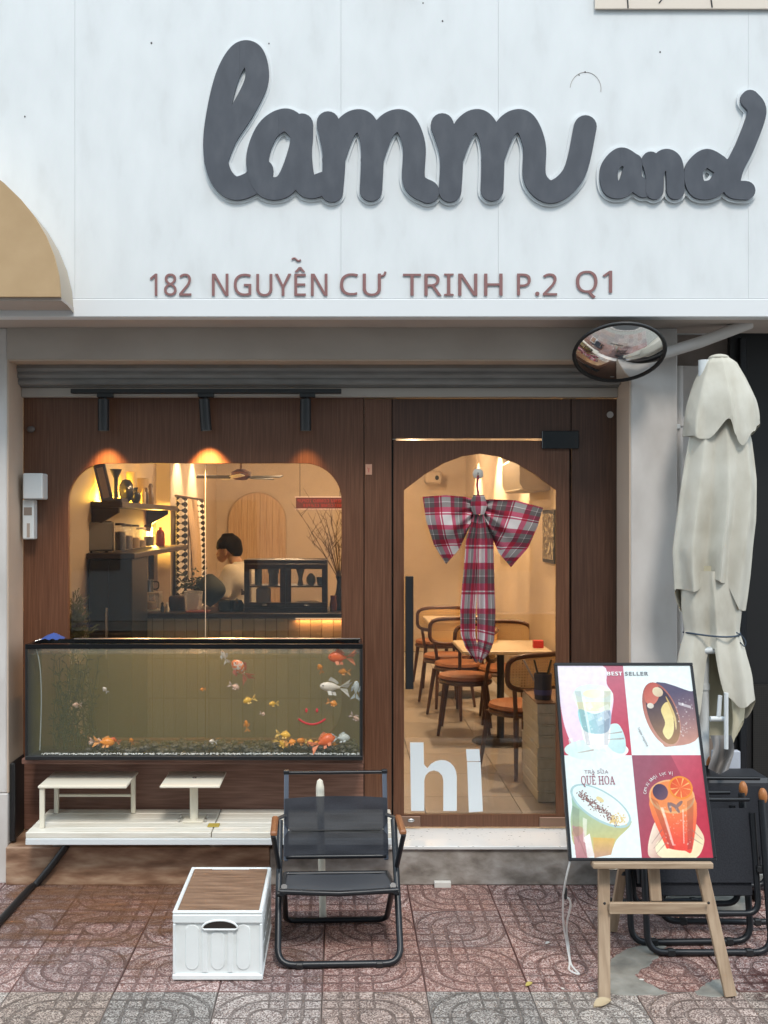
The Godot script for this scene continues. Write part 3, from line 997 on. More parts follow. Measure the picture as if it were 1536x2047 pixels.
	var pipe := thing("drain_pipe", "beige drain pipe running aslant under the soffit and down beside the pier", "pipe", Vector3(1.8, 0, -5.3))
	obj("sloping_pipe", Sh.new().tube([V(1322, 708, 5.15), V(1400, 684, 5.15), V(1500, 646, 5.15)], 0.03, 14), M.pier, pipe)
	obj("downpipe", Sh.new().tube([Vector3(1.80, 2.72, -5.33), Vector3(1.80, 0.02, -5.33)], 0.022, 12), M.pier, pipe)
	obj("collar", Sh.new().tube([Vector3(1.80, 2.45, -5.33), Vector3(1.80, 2.40, -5.33)], 0.03, 12), M.pier, pipe)
	obj("bracket", mbox(1.755, 1.80, 2.385, 2.41, 5.30, 5.34, 0.003), M.white_plastic, pipe)
	# rounded tan awning at the left edge
	var aw := thing("rounded_awning", "tan rounded awning with a pale rim at the top left", "awning", Vector3(-1.9, 2.96, -4.9))
	var back := []
	var front := []
	for i in 13:
		var a := deg_to_rad(lerpf(0, 84, i / 12.0))
		back.append(Vector2(X(148, 4.957) - 1.12 * (1 - cos(a)), Y(626, 4.957) + 0.86 * sin(a)))
		front.append(Vector2(X(121, 4.72) - 1.03 * (1 - cos(a)), 2.955 + 0.80 * sin(a)))
	var cap := PackedVector2Array([Vector2(-2.6, 2.955)])
	for p in front:
		cap.append(p)
	cap.append(Vector2(-2.6, front[12].y))
	obj("cloth", Sh.new().prism(cap, 0.02, Transform3D(Basis.IDENTITY, Vector3(0, 0, -4.72))), M.beige_tan, aw)
	obj("rim", Sh.new().grid(func(uu, vv):
		var i := int(round(uu * 12))
		var a: Vector2 = front[i]
		var b: Vector2 = back[i]
		var q := a.lerp(b, vv)
		return Vector3(q.x, q.y, -lerpf(4.722, 4.957, vv)), 12, 2, null, true), mat(Color(0.45, 0.38, 0.30), 0.7), aw)
	obj("underside", mbox(-2.6, front[0].x, 2.94, 2.955, 4.74, 4.957), M.soffit, aw)
	# what is pinned to the top of the fascia
	var b := thing("banner", "cream banner with thin dark pen lines at the top right of the fascia", "banner", Vector3(2.1, 4.43, -4.95))
	obj("sheet", fbox(Sh.new(), 1190, -160, 1640, 17, 4.945, 4.957), mat(Color(0.76, 0.66, 0.56), 0.6), b)
	for q in [[[1252, -40], [1256, 16]], [[1318, 6], [1345, -30]], [[1418, -30], [1424, 15]]]:
		obj("pen_line", Sh.new().tube([V(q[0][0], q[0][1], 4.944), V(q[1][0], q[1][1], 4.944)], 0.0035, 6), M.black, b)
	solo("round_plate", "dark round plate at the top of the fascia, cut by the picture edge", "plate", Sh.new().tube([V(787, -36, 4.957), V(787, -36, 4.93)], 0.098, 28), mat(Color(0.13, 0.11, 0.13), 0.5))


func rect_tiles(parent: Node3D, called: String, at: Vector3, ex: Vector3, ey: Vector3, nx: int, ny: int, gap: float, mats: Array, thick := 0.008) -> void:
	# tiles in the plane spanned by ex and ey (one tile's steps)
	var nz := ex.cross(ey).normalized()
	var b := Basis(ex.normalized(), ey.normalized(), nz)
	var s := Sh.new().box(Vector3.ZERO, Vector3(ex.length() - gap, ey.length() - gap, thick), 0.002)
	var m := s.moved(Vector3.ZERO)
	for j in ny:
		for i in nx:
			var o := MeshInstance3D.new()
			o.name = numbered(parent, called)
			o.mesh = m
			o.material_override = mats[rng.randi() % mats.size()]
			o.transform = Transform3D(b, at + ex * (i + 0.5) + ey * (j + 0.5) - parent.position)
			parent.add_child(o)


func room() -> void:
	var fl := struct("floor", "pale tiled shop floor", mbox(-1.9, 1.75, 0.02, FLOOR - 0.012, 5.561, BACK + 0.2), M.cement)
	var ft := []
	for k in 3:
		ft.append(mat(Color(0.35, 0.325, 0.295) * [1.0, 0.93, 1.06][k], 0.28))
	rect_tiles(fl, "floor_tile", Vector3(-1.75, FLOOR - 0.006, -5.57), Vector3(0.56, 0, 0), Vector3(0, 0, -0.56), 6, 13, 0.004, ft, 0.01)
	struct("ceiling", "plain shop ceiling", mbox(-1.9, 1.75, 2.78, 2.95, 5.53, BACK + 0.2), M.ceiling)
	struct("wall_left", "warm beige wall left of the counter", mbox(-1.95, -1.753, 0.0, 2.78, 5.601, 9.5), M.beige_wall)
	struct("wall_left_rear", "beige wall behind the kitchen curtain", mbox(-1.95, -1.62, 0.0, 2.78, 9.5, BACK + 0.2), M.beige_wall)
	struct("wall_right", "warm beige wall beside the tables", mbox(1.62, 1.75, 0.0, 2.78, 5.601, BACK + 0.2), M.beige_wall)
	var back := struct("wall_back", "beige back wall with an arched niche", mbox(-1.62, 1.62, 0.0, 2.78, BACK + 0.02, BACK + 0.2), M.beige_wall)
	# arched doorway filled with upright boards
	var bx0 := X(458, BACK)
	var bx1 := X(571, BACK)
	var r := (bx1 - bx0) / 2
	var top := Y(986, BACK)
	var tan_wood := noisy([[0.0, Color(0.44, 0.28, 0.15)], [0.5, Color(0.56, 0.38, 0.21)], [1.0, Color(0.68, 0.49, 0.30)]], 0.012, Vector3(6, 0.3, 6), 0.5, 55)
	for k in 9:
		var xa := bx0 + (bx1 - bx0) * k / 9.0 + 0.001
		var xb := bx0 + (bx1 - bx0) * (k + 1) / 9.0 - 0.001
		var ps := PackedVector2Array([Vector2(xa, FLOOR), Vector2(xb, FLOOR)])
		for i in 4:
			var x := lerpf(xb, xa, i / 3.0)
			var dx := x - (bx0 + bx1) / 2
			ps.append(Vector2(x, top - r + sqrt(maxf(0, r * r - dx * dx))))
		obj("door_board", Sh.new().prism(ps, 0.02, Transform3D(Basis.IDENTITY, Vector3(0, 0, -(BACK - 0.012))), 0.002), tan_wood, back)
	var ring := []
	for i in 19:
		var a := PI * i / 18.0
		ring.append(Vector3((bx0 + bx1) / 2 + r * cos(a), top - r + r * sin(a), -(BACK + 0.0)))
	ring.push_front(Vector3(bx1, FLOOR, -BACK))
	ring.push_back(Vector3(bx0, FLOOR, -BACK))
	obj("arch_trim", Sh.new().tube(ring, 0.014, 8), mat(Color(0.5, 0.36, 0.22), 0.6), back)
	# lamps of the room: small ceiling spots and their light
	var warm := Color(1.0, 0.70, 0.41)
	var spots := [[Vector3(1.40, 2.765, -7.0), 5.0, 1], [Vector3(1.40, 2.765, -8.6), 5.0, 1], [Vector3(1.40, 2.765, -10.2), 5.0, 1], [Vector3(1.40, 2.765, -11.8), 5.0, 1], [Vector3(-0.35, 2.765, -7.5), 4.5, 0], [Vector3(0.6, 2.765, -8.2), 4.5, 0], [Vector3(-0.55, 2.765, -10.8), 5.5, 0], [Vector3(-1.38, 2.765, -9.9), 3.0, 1], [Vector3(-1.38, 2.765, -10.9), 3.0, 1], [Vector3(0.8, 2.765, -11.2), 5.0, 0]]
	var names := ["first ceiling spot along the right wall, nearest the door", "second ceiling spot along the right wall", "third ceiling spot along the right wall", "last ceiling spot along the right wall, nearest the back", "ceiling spot above the front of the counter", "ceiling spot above the chairs by the door", "ceiling spot above the arched doorway", "ceiling spot grazing the wall beside the curtain", "ceiling spot above the far end of the curtain", "ceiling spot above the rear tables"]
	for i in spots.size():
		var p: Vector3 = spots[i][0]
		var t := thing("ceiling_spot", names[i], "lamp", p, "small ceiling spots of the shop")
		obj("ring", Sh.new().lathe([Vector2(0.028, 0.014), Vector2(0.045, 0.014), Vector2(0.045, 0.0), Vector2(0.03, -0.004), Vector2(0.028, 0.014)], 20, Transform3D(Basis.IDENTITY, p)), M.white_plastic, t)
		obj("bulb", Sh.new().lathe([Vector2(0.0, 0.010), Vector2(0.024, 0.008), Vector2(0.026, 0.004), Vector2(0.0, 0.002)], 16, Transform3D(Basis.IDENTITY, p)), glow(Color(1, 0.75, 0.45), 3.0), t)
		if spots[i][2] == 1:
			var l := SpotLight3D.new()
			l.spot_angle = 42.0
			l.spot_angle_attenuation = 0.6
			lamp_light(l, p + Vector3(0, -0.015, 0), warm, spots[i][1] * 0.85, 0.03)
			l.rotation = Vector3(deg_to_rad(-84), 0, 0)
			l.rotation_order = EULER_ORDER_YXZ
			l.rotation = Vector3(deg_to_rad(-80), deg_to_rad(-90 if p.x > 0 else 90), 0)
		else:
			var l := OmniLight3D.new()
			lamp_light(l, p + Vector3(0, -0.03, 0), warm, spots[i][1] * 0.215, 0.03)


func fascia_lettering() -> void:
	var slate := noisy([[0.0, Color(0.058, 0.065, 0.082)], [0.5, Color(0.070, 0.078, 0.097)], [1.0, Color(0.088, 0.096, 0.115)]], 0.012, Vector3(1.6, 0.8, 1.6), 0.55, 101)
	var halo := mat(Color(0.80, 0.83, 0.85), 0.5)
	var d := 4.945
	var words := [["letter", [[[432, 322], [452, 272], [488, 216], [514, 158], [506, 112], [482, 108], [456, 150], [438, 220], [430, 290], [440, 348], [468, 376], [504, 366], [524, 342]]], 0.058, "large dark rounded letter l at the left of the shop sign"],
		["letter", [[[600, 262], [572, 240], [535, 262], [515, 320], [532, 372], [572, 368], [600, 300], [604, 250]], [[604, 250], [602, 320], [614, 372], [650, 366]]], 0.056, "large dark letter a next to the tall l of the shop sign"],
		["letter", [[[656, 246], [668, 310], [664, 382]], [[667, 320], [692, 256], [726, 244], [744, 290], [742, 380]], [[744, 320], [770, 256], [806, 244], [828, 290], [828, 362], [856, 384]]], 0.056, "large dark letter m in the middle of the shop sign"],
		["letter", [[[884, 250], [902, 310], [900, 382]], [[903, 320], [930, 256], [962, 244], [984, 290], [984, 380]], [[985, 320], [1012, 256], [1046, 244], [1068, 290], [1070, 358], [1104, 384], [1148, 346], [1170, 254]]], 0.056, "second large dark letter m of the shop sign, with a long upstroke"],
		["letter", [[[1262, 324], [1240, 314], [1218, 338], [1222, 376], [1250, 374], [1266, 330]], [[1266, 326], [1266, 360], [1286, 378]]], 0.044, "small dark letter a of the shop sign's second word"],
		["letter", [[[1300, 322], [1308, 352], [1308, 382]], [[1308, 346], [1326, 318], [1346, 328], [1350, 382]]], 0.044, "small dark letter n of the shop sign's second word"],
		["letter", [[[1436, 330], [1410, 318], [1386, 342], [1394, 378], [1428, 376], [1452, 338]], [[1498, 200], [1512, 226], [1490, 290], [1466, 340], [1462, 376], [1490, 382]]], 0.046, "tall dark letter d at the right end of the shop sign"]]
	var step := 0.0
	for w in words:
		step += 0.0013
		var t := thing(w[0], w[3], "sign letter", V(w[1][0][0][0], 390, d), "letters of the shop sign")
		for lay in 2:
			var grown: float = w[2] + (0.013 if lay else 0.0)
			var shapes: Array = []
			for st in w[1]:
				var p := []
				for q in st:
					p.append(Vector2(X(q[0], d), Y(q[1], d)))
				for o in Geometry2D.offset_polyline(PackedVector2Array(curve(p, 7)), grown, Geometry2D.JOIN_ROUND, Geometry2D.END_ROUND):
					shapes.append(o)
				for e in [p[0], p[p.size() - 1]]:
					var disc := PackedVector2Array()
					for i in 20:
						disc.append(e + Vector2.from_angle(TAU * i / 20.0) * grown * 0.999)
					shapes.append(disc)
			var outer: Array = shapes.filter(func(o): return not Geometry2D.is_polygon_clockwise(o))
			var holes: Array = shapes.filter(func(o): return Geometry2D.is_polygon_clockwise(o))
			var again := true
			while again:
				again = false
				for i in outer.size():
					for j in range(i + 1, outer.size()):
						var m := Geometry2D.merge_polygons(outer[i], outer[j])
						var mo: Array = m.filter(func(o): return not Geometry2D.is_polygon_clockwise(o))
						if mo.size() == 1:
							holes.append_array(m.filter(func(o): return Geometry2D.is_polygon_clockwise(o)))
							outer.remove_at(j)
							outer[i] = mo[0]
							again = true
							break
					if again:
						break
			var s := Sh.new()
			for o in outer:
				var pieces: Array = [o]
				for h in holes:
					# open the hole through a hair-thin slit so that the outline stays one loop
					var c := Vector2.ZERO
					for v in h:
						c += v / h.size()
					var rev: PackedVector2Array = h.duplicate()
					rev.reverse()
					var slit := PackedVector2Array([c + Vector2(-0.0002, 0), c + Vector2(0.0002, 0), c + Vector2(0.0002, 2.0), c + Vector2(-0.0002, 2.0)])
					var cutter := Geometry2D.merge_polygons(rev, slit)
					var next: Array = []
					for pc in pieces:
						next.append_array(Geometry2D.clip_polygons(pc, cutter[0]))
					pieces = next
				for pc in pieces:
					s.prism(pc, 0.022 if lay == 0 else 0.006, Transform3D(Basis.IDENTITY, Vector3(0, 0, step - d + (0.003 if lay == 0 else -0.0125) * 1.0)), 0.0)
			obj("stroke" if lay == 0 else "outline", s, slate if lay == 0 else halo, t)
	# the address line below
	var t := thing("address_line", "thin row of reddish brown capitals along the bottom of the white fascia", "lettering", V(755, 600, 4.96))
	var rb := mat(Color(0.27, 0.13, 0.125), 0.6)
	for g in [["182", 300, 383], ["NGUYÊN", 424, 655], ["CU", 680, 762], ["TRINH", 806, 1005], ["P.2", 1034, 1114], ["Q1", 1152, 1224]]:
		lettering("word", g[0], ["Droid Sans"], 44 * 4.96 / FL, X(g[2], 4.96) - X(g[1], 4.96), 0.004, rb, t, Transform3D(Basis.IDENTITY, V((g[1] + g[2]) / 2.0, 569 if g[0] != "NGUYÊN" else 563, 4.957)))
	var tl := []
	for i in 9:
		tl.append(V(584 + 2.2 * i, 519 - 3.0 * sin(i / 8.0 * TAU), 4.957))
	obj("tilde", Sh.new().tube(tl, 0.005, 7, false, Vector3(1, 1, 0.5)), rb, t)
	obj("horn", Sh.new().tube(curve([V(762, 552, 4.957), V(768, 550, 4.957), V(771, 543, 4.957)], 4), 0.006, 7, false, Vector3(1, 1, 0.5)), rb, t)
	var marks := thing("fascia_marks", "faint ring and scuff marks left on the white fascia", "marks", V(1170, 220, 4.96))
	var ring := []
	for i in 15:
		var a := deg_to_rad(lerpf(-175, 10, i / 14.0))
		ring.append(V(1171 + 31 * cos(a), 178 + 34 * sin(a), 4.9615))
	obj("ring_mark", Sh.new().tube(ring, 0.0016, 5), mat(Color(0.42, 0.38, 0.36), 0.8), marks)
	var dots := Sh.new()
	for q in [[303, 86], [1158, 150], [1170, 144], [846, 6], [885, 42], [50, 233], [538, 87], [1320, 104]]:
		dots.ball(V(q[0], q[1], 4.9615), Vector3(0.005, 0.006, 0.002) * rng.randf_range(0.5, 1.1), 7, 4)
	obj("spot", dots, mat(Color(0.1, 0.09, 0.09), 0.8), marks)


func track_lamps() -> void:
	solo("lamp_track", "black lamp track under the rolled shutter", "lamp track", fbox(Sh.new(), 141, 777, 683, 786, 5.36, 5.395, 0.003), M.black)
	var spec = [[208, "left spotlight of the black track, its head hanging straight", 0.0, 0.8, 0.0], [409, "middle spotlight of the black track, tilted, lighting the wood bright orange", 0.07, 2.8, 0.01], [612, "right spotlight of the black track, its round lens seen lit from below", 0.0, 0.16, 0.0]]
	for q in spec:
		var p: Vector3 = V(q[0], 786, 5.375)
		var t = thing("track_spotlight", q[1], "spotlight", p, "spotlights on the black track")
		obj("adapter", Sh.new().box(p + Vector3(0.008, -0.012, 0), Vector3(0.085, 0.024, 0.034), 0.003), M.black, t)
		obj("joint", Sh.new().tube([p + Vector3(0.006, -0.02, 0), p + Vector3(0.0, -0.05, 0)], 0.012, 10), M.black, t)
		var b = Basis(Vector3.BACK, q[2])
		var top = p + Vector3(-0.002, -0.03, 0.0)
		var xf = Transform3D(b, top)
		var hdn = obj("head", Sh.new().lathe([Vector2(0, 0), Vector2(0.026, 0), Vector2(0.030, -0.004), Vector2(0.030, -0.172), Vector2(0.027, -0.172), Vector2(0.0265, -0.160), Vector2(0, -0.160)], 22, xf), M.black, t)
		obj("lens", Sh.new().lathe([Vector2(0.0, -0.1615), Vector2(0.026, -0.1625), Vector2(0.026, -0.1665), Vector2(0.0, -0.1675)], 20, xf), glow(Color(1, 0.9, 0.75), 1.4), hdn)
		var l = SpotLight3D.new()
		l.spot_angle = 36.0
		l.spot_angle_attenuation = 1.0
		lamp_light(l, xf * Vector3(0, -0.178, 0), Color(1.0, 0.50, 0.16), q[3], 0.02)
		l.rotation = Vector3(deg_to_rad(-71), 0, 0)


func fish_shape(kind: int) -> Array:
	# swims along -x; length about 1
	var body = Sh.new()
	var prof = [[-0.5, 0.02, 0.0], [-0.46, 0.10, 0.0], [-0.36, 0.19, 0.01], [-0.2, 0.26, 0.02], [0.0, 0.25, 0.01], [0.15, 0.16, 0.0], [0.27, 0.075, 0.0], [0.33, 0.06, 0.0]]
	if kind == 1:
		prof = [[-0.5, 0.02, 0.0], [-0.46, 0.09, 0.0], [-0.36, 0.15, 0.0], [-0.2, 0.19, 0.0], [0.0, 0.17, 0.0], [0.15, 0.11, 0.0], [0.27, 0.06, 0.0], [0.33, 0.05, 0.0]]
	body.grid(func(a, t):
		var f: float = t * (prof.size() - 1)
		var i = mini(int(f), prof.size() - 2)
		var e: float = f - i
		var r: float = lerpf(prof[i][1], prof[i + 1][1], e)
		return Vector3(lerpf(prof[i][0], prof[i + 1][0], e), lerpf(prof[i][2], prof[i + 1][2], e) + sin(a * TAU) * r, cos(a * TAU) * r * 0.72), 12, 14, null, true)
	var tail = Sh.new()
	for sg in [-1.0, 1.0]:
		for sz in [-0.5, 0.5]:
			tail.grid(func(a, t): return Vector3(0.30 + a * (0.34 + 0.12 * t), sg * (t * 0.30 * a + 0.03), sz * 0.22 * a * (0.4 + t) + 0.015 * sin(t * 9.0) * a), 5, 5)
	var fin = Sh.new()
	fin.grid(func(a, t): return Vector3(-0.2 + a * 0.38 + t * 0.08, lerpf(0.24, 0.12, a * a) + t * 0.16 * (1.0 - 0.6 * a), 0.012 * sin(a * 8.0) * t), 6, 3)
	for sz in [-1.0, 1.0]:
		fin.grid(func(a, t): return Vector3(-0.2 + a * 0.16 + t * 0.05, -0.13 - t * 0.14, sz * (0.13 + 0.10 * t)), 3, 3)
		fin.grid(func(a, t): return Vector3(0.02 + a * 0.14 + t * 0.05, -0.18 - t * 0.12, sz * (0.07 + 0.06 * t)), 3, 3)
	var eye = Sh.new()
	for sz in [-1.0, 1.0]:
		eye.ball(Vector3(-0.40, 0.05, sz * 0.095), Vector3.ONE * 0.028, 8, 5)
	return [body, tail, fin, eye]


func aquarium() -> void:
	var d0 = 5.2
	var d1 = 5.45
	var x0 = X(50, d0)
	var x1 = X(726, d0)
	var y0 = Y(1520, d0)
	var y1 = Y(1288, d0)
	var t = thing("aquarium", "long black framed aquarium with murky water, standing under the window", "aquarium", Vector3((x0 + x1) / 2, y0, -(d0 + d1) / 2))
	var glass = pane_mat(Color(0.9, 1.0, 0.95), 0.02)
	glass.metallic_specular = 0.2
	var f = 0.014
	obj("base", mbox(x0, x1, y0, y0 + 0.022, d0, d1, 0.003), M.black, t)
	for z in [[d0, d0 + 0.02], [d1 - 0.02, d1]]:
		obj("top_rim", mbox(x0, x1, y1 - 0.024, y1, z[0], z[1], 0.002), M.black_gloss, t)
	for x in [x0, x1 - 0.02]:
		obj("top_rim", mbox(x, x + 0.02, y1 - 0.024, y1 - 0.0005, d0 + 0.0205, d1 - 0.0205, 0.002), M.black_gloss, t)
	obj("lid_rod", mbox(x0 + 0.2, x1 - 0.01, y1 + 0.001, y1 + 0.008, d1 - 0.05, d1 - 0.03, 0.002), M.steel, t)
	for x in [x0, x1 - f]:
		for z in [d0 + 0.001, d1 - f]:
			obj("corner_post", mbox(x + 0.0005, x + f - 0.0005, y0 + 0.0225, y1 - 0.0245, z, z + f - 0.001, 0.001), M.black, t)
	obj("front_pane", mbox(x0 + f, x1 - f, y0 + 0.0225, y1 - 0.0245, d0 + 0.003, d0 + 0.009), glass, t)
	obj("back_pane", mbox(x0 + f, x1 - f, y0 + 0.0225, y1 - 0.0245, d1 - 0.011, d1 - 0.005), glass, t)
	obj("side_pane", mbox(x1 - 0.012, x1 - 0.004, y0 + 0.0225, y1 - 0.0245, d0 + f, d1 - f), glass, t)
	obj("side_pane", mbox(x0 + 0.003, x0 + 0.013, y0 + 0.0225, y1 - 0.0245, d0 + f, d1 - f), M.black, t)
	# murky water
	var wat = FogVolume.new()
	wat.name = "water"
	wat.size = Vector3(x1 - x0 - 2 * f - 0.004, y1 - y0 - 0.078, d1 - d0 - 0.024)
	var fm = FogMaterial.new()
	fm.albedo = Color(0.80, 0.735, 0.36)
	fm.density = 2.5
	wat.material = fm
	t.add_child(wat)
	wat.position = Vector3((x0 + x1) / 2, y0 + 0.0235 + wat.size.y / 2, -(d0 + d1) / 2) - ORG
	var surf = pane_mat(Color(0.8, 0.9, 0.8), 0.05)
	obj("water_surface", mbox(x0 + f + 0.001, x1 - f - 0.001, y1 - 0.0535, y1 - 0.0525, d0 + 0.0115, d1 - 0.0125), surf, t)
	# gravel: dark stones with white grains along the front
	var stone = Sh.new().ball(Vector3.ZERO, Vector3(1, 0.6, 0.8), 9, 6).moved(Vector3.ZERO)
	for k in 2:
		var mm = MultiMesh.new()
		mm.transform_format = MultiMesh.TRANSFORM_3D
		mm.mesh = stone
		var cnt: int = [420, 900][k]
		mm.instance_count = cnt
		for i in cnt:
			var big = k == 0
			var r = rng.randf_range(0.010, 0.022) if big else rng.randf_range(0.0022, 0.0042)
			var z = rng.randf_range(d0 + 0.035, d1 - 0.03) if big else rng.randf_range(d0 + 0.012, d0 + 0.022)
			var xx = rng.randf_range(x0 + 0.3, x1 - 0.04) if big else rng.randf_range(x0 + 0.08, x1 - 0.02)
			var yy = y0 + 0.026 + rng.randf() * (0.035 if big else 0.008)
			var b = Basis.from_euler(Vector3(rng.randf_range(-0.4, 0.4), rng.randf() * TAU, rng.randf_range(-0.4, 0.4)))
			mm.set_instance_transform(i, Transform3D(b.scaled(Vector3.ONE * r), Vector3(xx, yy, -z) - ORG))
		var o = MultiMeshInstance3D.new()
		o.name = ["dark_stones", "white_gravel"][k]
		o.multimesh = mm
		o.material_override = [noisy([[0.0, Color(0.03, 0.026, 0.016)], [1.0, Color(0.14, 0.12, 0.075)]], 0.05, Vector3(4, 4, 4), 0.6, 61), mat(Color(0.72, 0.72, 0.68), 0.4)][k]
		o.set_meta("kind", "stuff")
		t.add_child(o)
	# dark weed added in place of plant reflections that darken the left end
	var weed = Sh.new()
	for i in 34:
		var wx: float = X(rng.randf_range(112, 196), d0 + 0.17)
		var wz: float = rng.randf_range(d0 + 0.10, d1 - 0.03)
		var wh: float = rng.randf_range(0.25, 0.52)
		var stem = []
		var p1 = rng.randf() * 6.0
		for k in 7:
			stem.append(Vector3(wx + 0.018 * sin(p1 + k * 0.9), y0 + 0.03 + wh * k / 6.0, -wz))
		weed.tube(stem, 0.0022, 5)
		for k in 16:
			var b0: Vector3 = stem[1 + k % 6]
			weed.tube([b0, b0 + Vector3(rng.randf_range(-0.03, 0.03), rng.randf_range(0.0, 0.03), rng.randf_range(-0.02, 0.02))], [0.0016, 0.0035], 4)
	obj("added_weed", weed, mat(Color(0.035, 0.045, 0.015), 0.7), t)
	# the smiling face drawn on the glass
	var smile = Sh.new()
	var arc = []
	for i in 13:
		var a = lerpf(-1.0, 1.0, i / 12.0)
		arc.append(V(624 + 27 * a, 1448 - 11 * a * a, d0 + 0.001))
	smile.tube(arc, 0.0055, 8, false, Vector3(1, 1, 0.25))
	for px in [613, 634]:
		smile.ball(V(px, 1420, d0 + 0.001), Vector3(0.007, 0.012, 0.002))
	obj("smile_mark", smile, mat(Color(0.55, 0.05, 0.05), 0.5), t)
	var hose = []
	for q in [[72, 1294], [80, 1330], [83, 1400], [80, 1500]]:
		hose.append(V(q[0], q[1], d0 + 0.03))
	obj("air_hose", Sh.new().tube(curve(hose, 5), 0.003, 7), mat(Color(0.3, 0.32, 0.28), 0.4), t)
	# stand: black left leg also stands in for the gap shadow; board on wall
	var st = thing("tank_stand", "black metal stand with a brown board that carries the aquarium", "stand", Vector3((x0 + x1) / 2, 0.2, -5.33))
	obj("board", mbox(x0 - 0.03, x1 + 0.005, y0 - 0.03, y0 - 0.001, 5.24, 5.488, 0.003), M.walnut_flat, st)
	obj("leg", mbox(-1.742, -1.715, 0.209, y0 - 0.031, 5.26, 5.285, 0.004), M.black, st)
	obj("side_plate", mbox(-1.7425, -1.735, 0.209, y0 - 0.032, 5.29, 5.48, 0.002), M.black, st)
	# goldfish
	var cols = {"o": [Color(0.75, 0.24, 0.01), Color(0.65, 0.26, 0.05)], "y": [Color(0.75, 0.40, 0.03), Color(0.65, 0.40, 0.08)], "r": [Color(0.72, 0.11, 0.01), Color(0.60, 0.16, 0.05)], "w": [Color(0.70, 0.60, 0.48), Color(0.55, 0.50, 0.42)], "g": [Color(0.55, 0.58, 0.55), Color(0.45, 0.48, 0.46)], "p": [Color(0.62, 0.38, 0.27), Color(0.5, 0.36, 0.28)]}
	var fm2 = {}
	for k in cols:
		fm2[k] = [mat(cols[k][0], 0.35), mat(cols[k][1], 0.5)]
	# red and white patches
	var patchy = noisy([[0.0, Color(0.70, 0.62, 0.50)], [0.47, Color(0.72, 0.62, 0.50)], [0.53, Color(0.72, 0.12, 0.01)], [1.0, Color(0.75, 0.24, 0.02)]], 0.01, Vector3(0.9, 0.9, 0.9), 0.35, 62, 0.0, false, 2)
	fm2["x"] = [patchy, mat(Color(0.5, 0.14, 0.08), 0.5)]
	var eye_m = mat(Color(0.01, 0.01, 0.01), 0.2)
	var shapes = []
	ORG = Vector3.ZERO
	for k in 2:
		shapes.append(fish_shape(k).map(func(s): return s.moved(Vector3.ZERO)))
	# px, py, length px, heading (degrees, 0 = left, 90 = up), turn towards the viewer, kind, colour, label
	var school = [
		[479, 1336, 52, 60, 35, 0, "x", "large red and white goldfish swimming upwards left of the tank's middle"],
		[448, 1311, 26, 70, 20, 1, "w", "whitish goldfish near the water surface above the large patched one"],
		[405, 1378, 13, 10, 60, 0, "o", "lone tiny orange goldfish in the left middle of the tank"],
		[470, 1373, 22, 205, 20, 0, "p", "small pale orange goldfish just under the large patched one"],
		[497, 1400, 25, -15, 20, 0, "y", "golden goldfish heading left in the middle of the tank"],
		[546, 1407, 20, 5, 40, 0, "y", "golden goldfish right of the tank's middle, level with its neighbour"],
		[526, 1427, 13, 200, 50, 0, "p", "tiny pale goldfish below the pair of golden ones"],
		[493, 1449, 22, 85, 15, 1, "o", "slim orange goldfish pointing straight up near the tank's middle"],
		[678, 1314, 50, 5, 15, 0, "r", "red orange goldfish with a wide tail by the water surface at the right"],
		[640, 1335, 20, 75, 30, 0, "o", "small orange goldfish pointing up below the surface, left of the red one"],
		[687, 1343, 24, 10, 30, 0, "o", "orange goldfish just below the red one at the right"],
		[664, 1373, 56, 10, 20, 1, "w", "large cream goldfish with long trailing fins at the right"],
		[712, 1376, 34, 95, 10, 1, "g", "silvery fish pointing up beside the right end of the tank"],
		[666, 1406, 22, 200, 30, 0, "o", "orange goldfish under the large cream one"],
		[711, 1435, 22, 215, 25, 1, "p", "pale pinkish goldfish at the right end, above the smile's level"],
		[569, 1469, 28, 190, 20, 0, "y", "golden goldfish near the gravel, the upper of two"],
		[566, 1486, 32, 215, 25, 0, "y", "golden goldfish at the gravel, the lower of two"],
		[604, 1482, 26, 20, 30, 0, "o", "orange goldfish at the gravel left of the smile"],
		[620, 1483, 18, 190, 40, 0, "y", "round golden goldfish at the gravel under the smile"],
		[650, 1481, 50, 155, 20, 0, "r", "red goldfish with a whitish tail nosing down at the gravel"],
		[685, 1475, 34, 180, 15, 0, "g", "silver grey goldfish near the gravel in the right corner"],
		[425, 1482, 16, 20, 40, 0, "w", "tiny whitish goldfish on the gravel left of the tank's middle"],
		[212, 1484, 38, 185, 20, 0, "o", "orange goldfish at the gravel on the left, the biggest there"],
		[195, 1483, 24, 190, 35, 0, "p", "pale goldfish crowding the orange one at the left gravel"],
		[183, 1484, 14, 20, 40, 0, "p", "tiny pale goldfish leftmost of the group at the gravel"],
		[263, 1481, 16, 80, 30, 0, "o", "small reddish goldfish pointing up from the gravel on the left"],
		[228, 1480, 22, 30, 30, 0, "r", "small red goldfish rising from the gravel, right of the big orange one"],
		[636, 1487, 24, 10, 30, 0, "o", "orange goldfish close to the gravel between the round golden and the red one"],
		[583, 1484, 22, 170, 30, 0, "o", "orange goldfish at the gravel right of the two golden ones"],
		[668, 1488, 20, 20, 40, 0, "o", "small orange goldfish under the red one in the right corner"],
		[153, 1409, 18, 10, 45, 0, "p", "dim pale orange goldfish in the left part of the tank"],
		[210, 1378, 14, 60, 30, 0, "w", "tiny whitish goldfish in the upper left part of the tank"]]
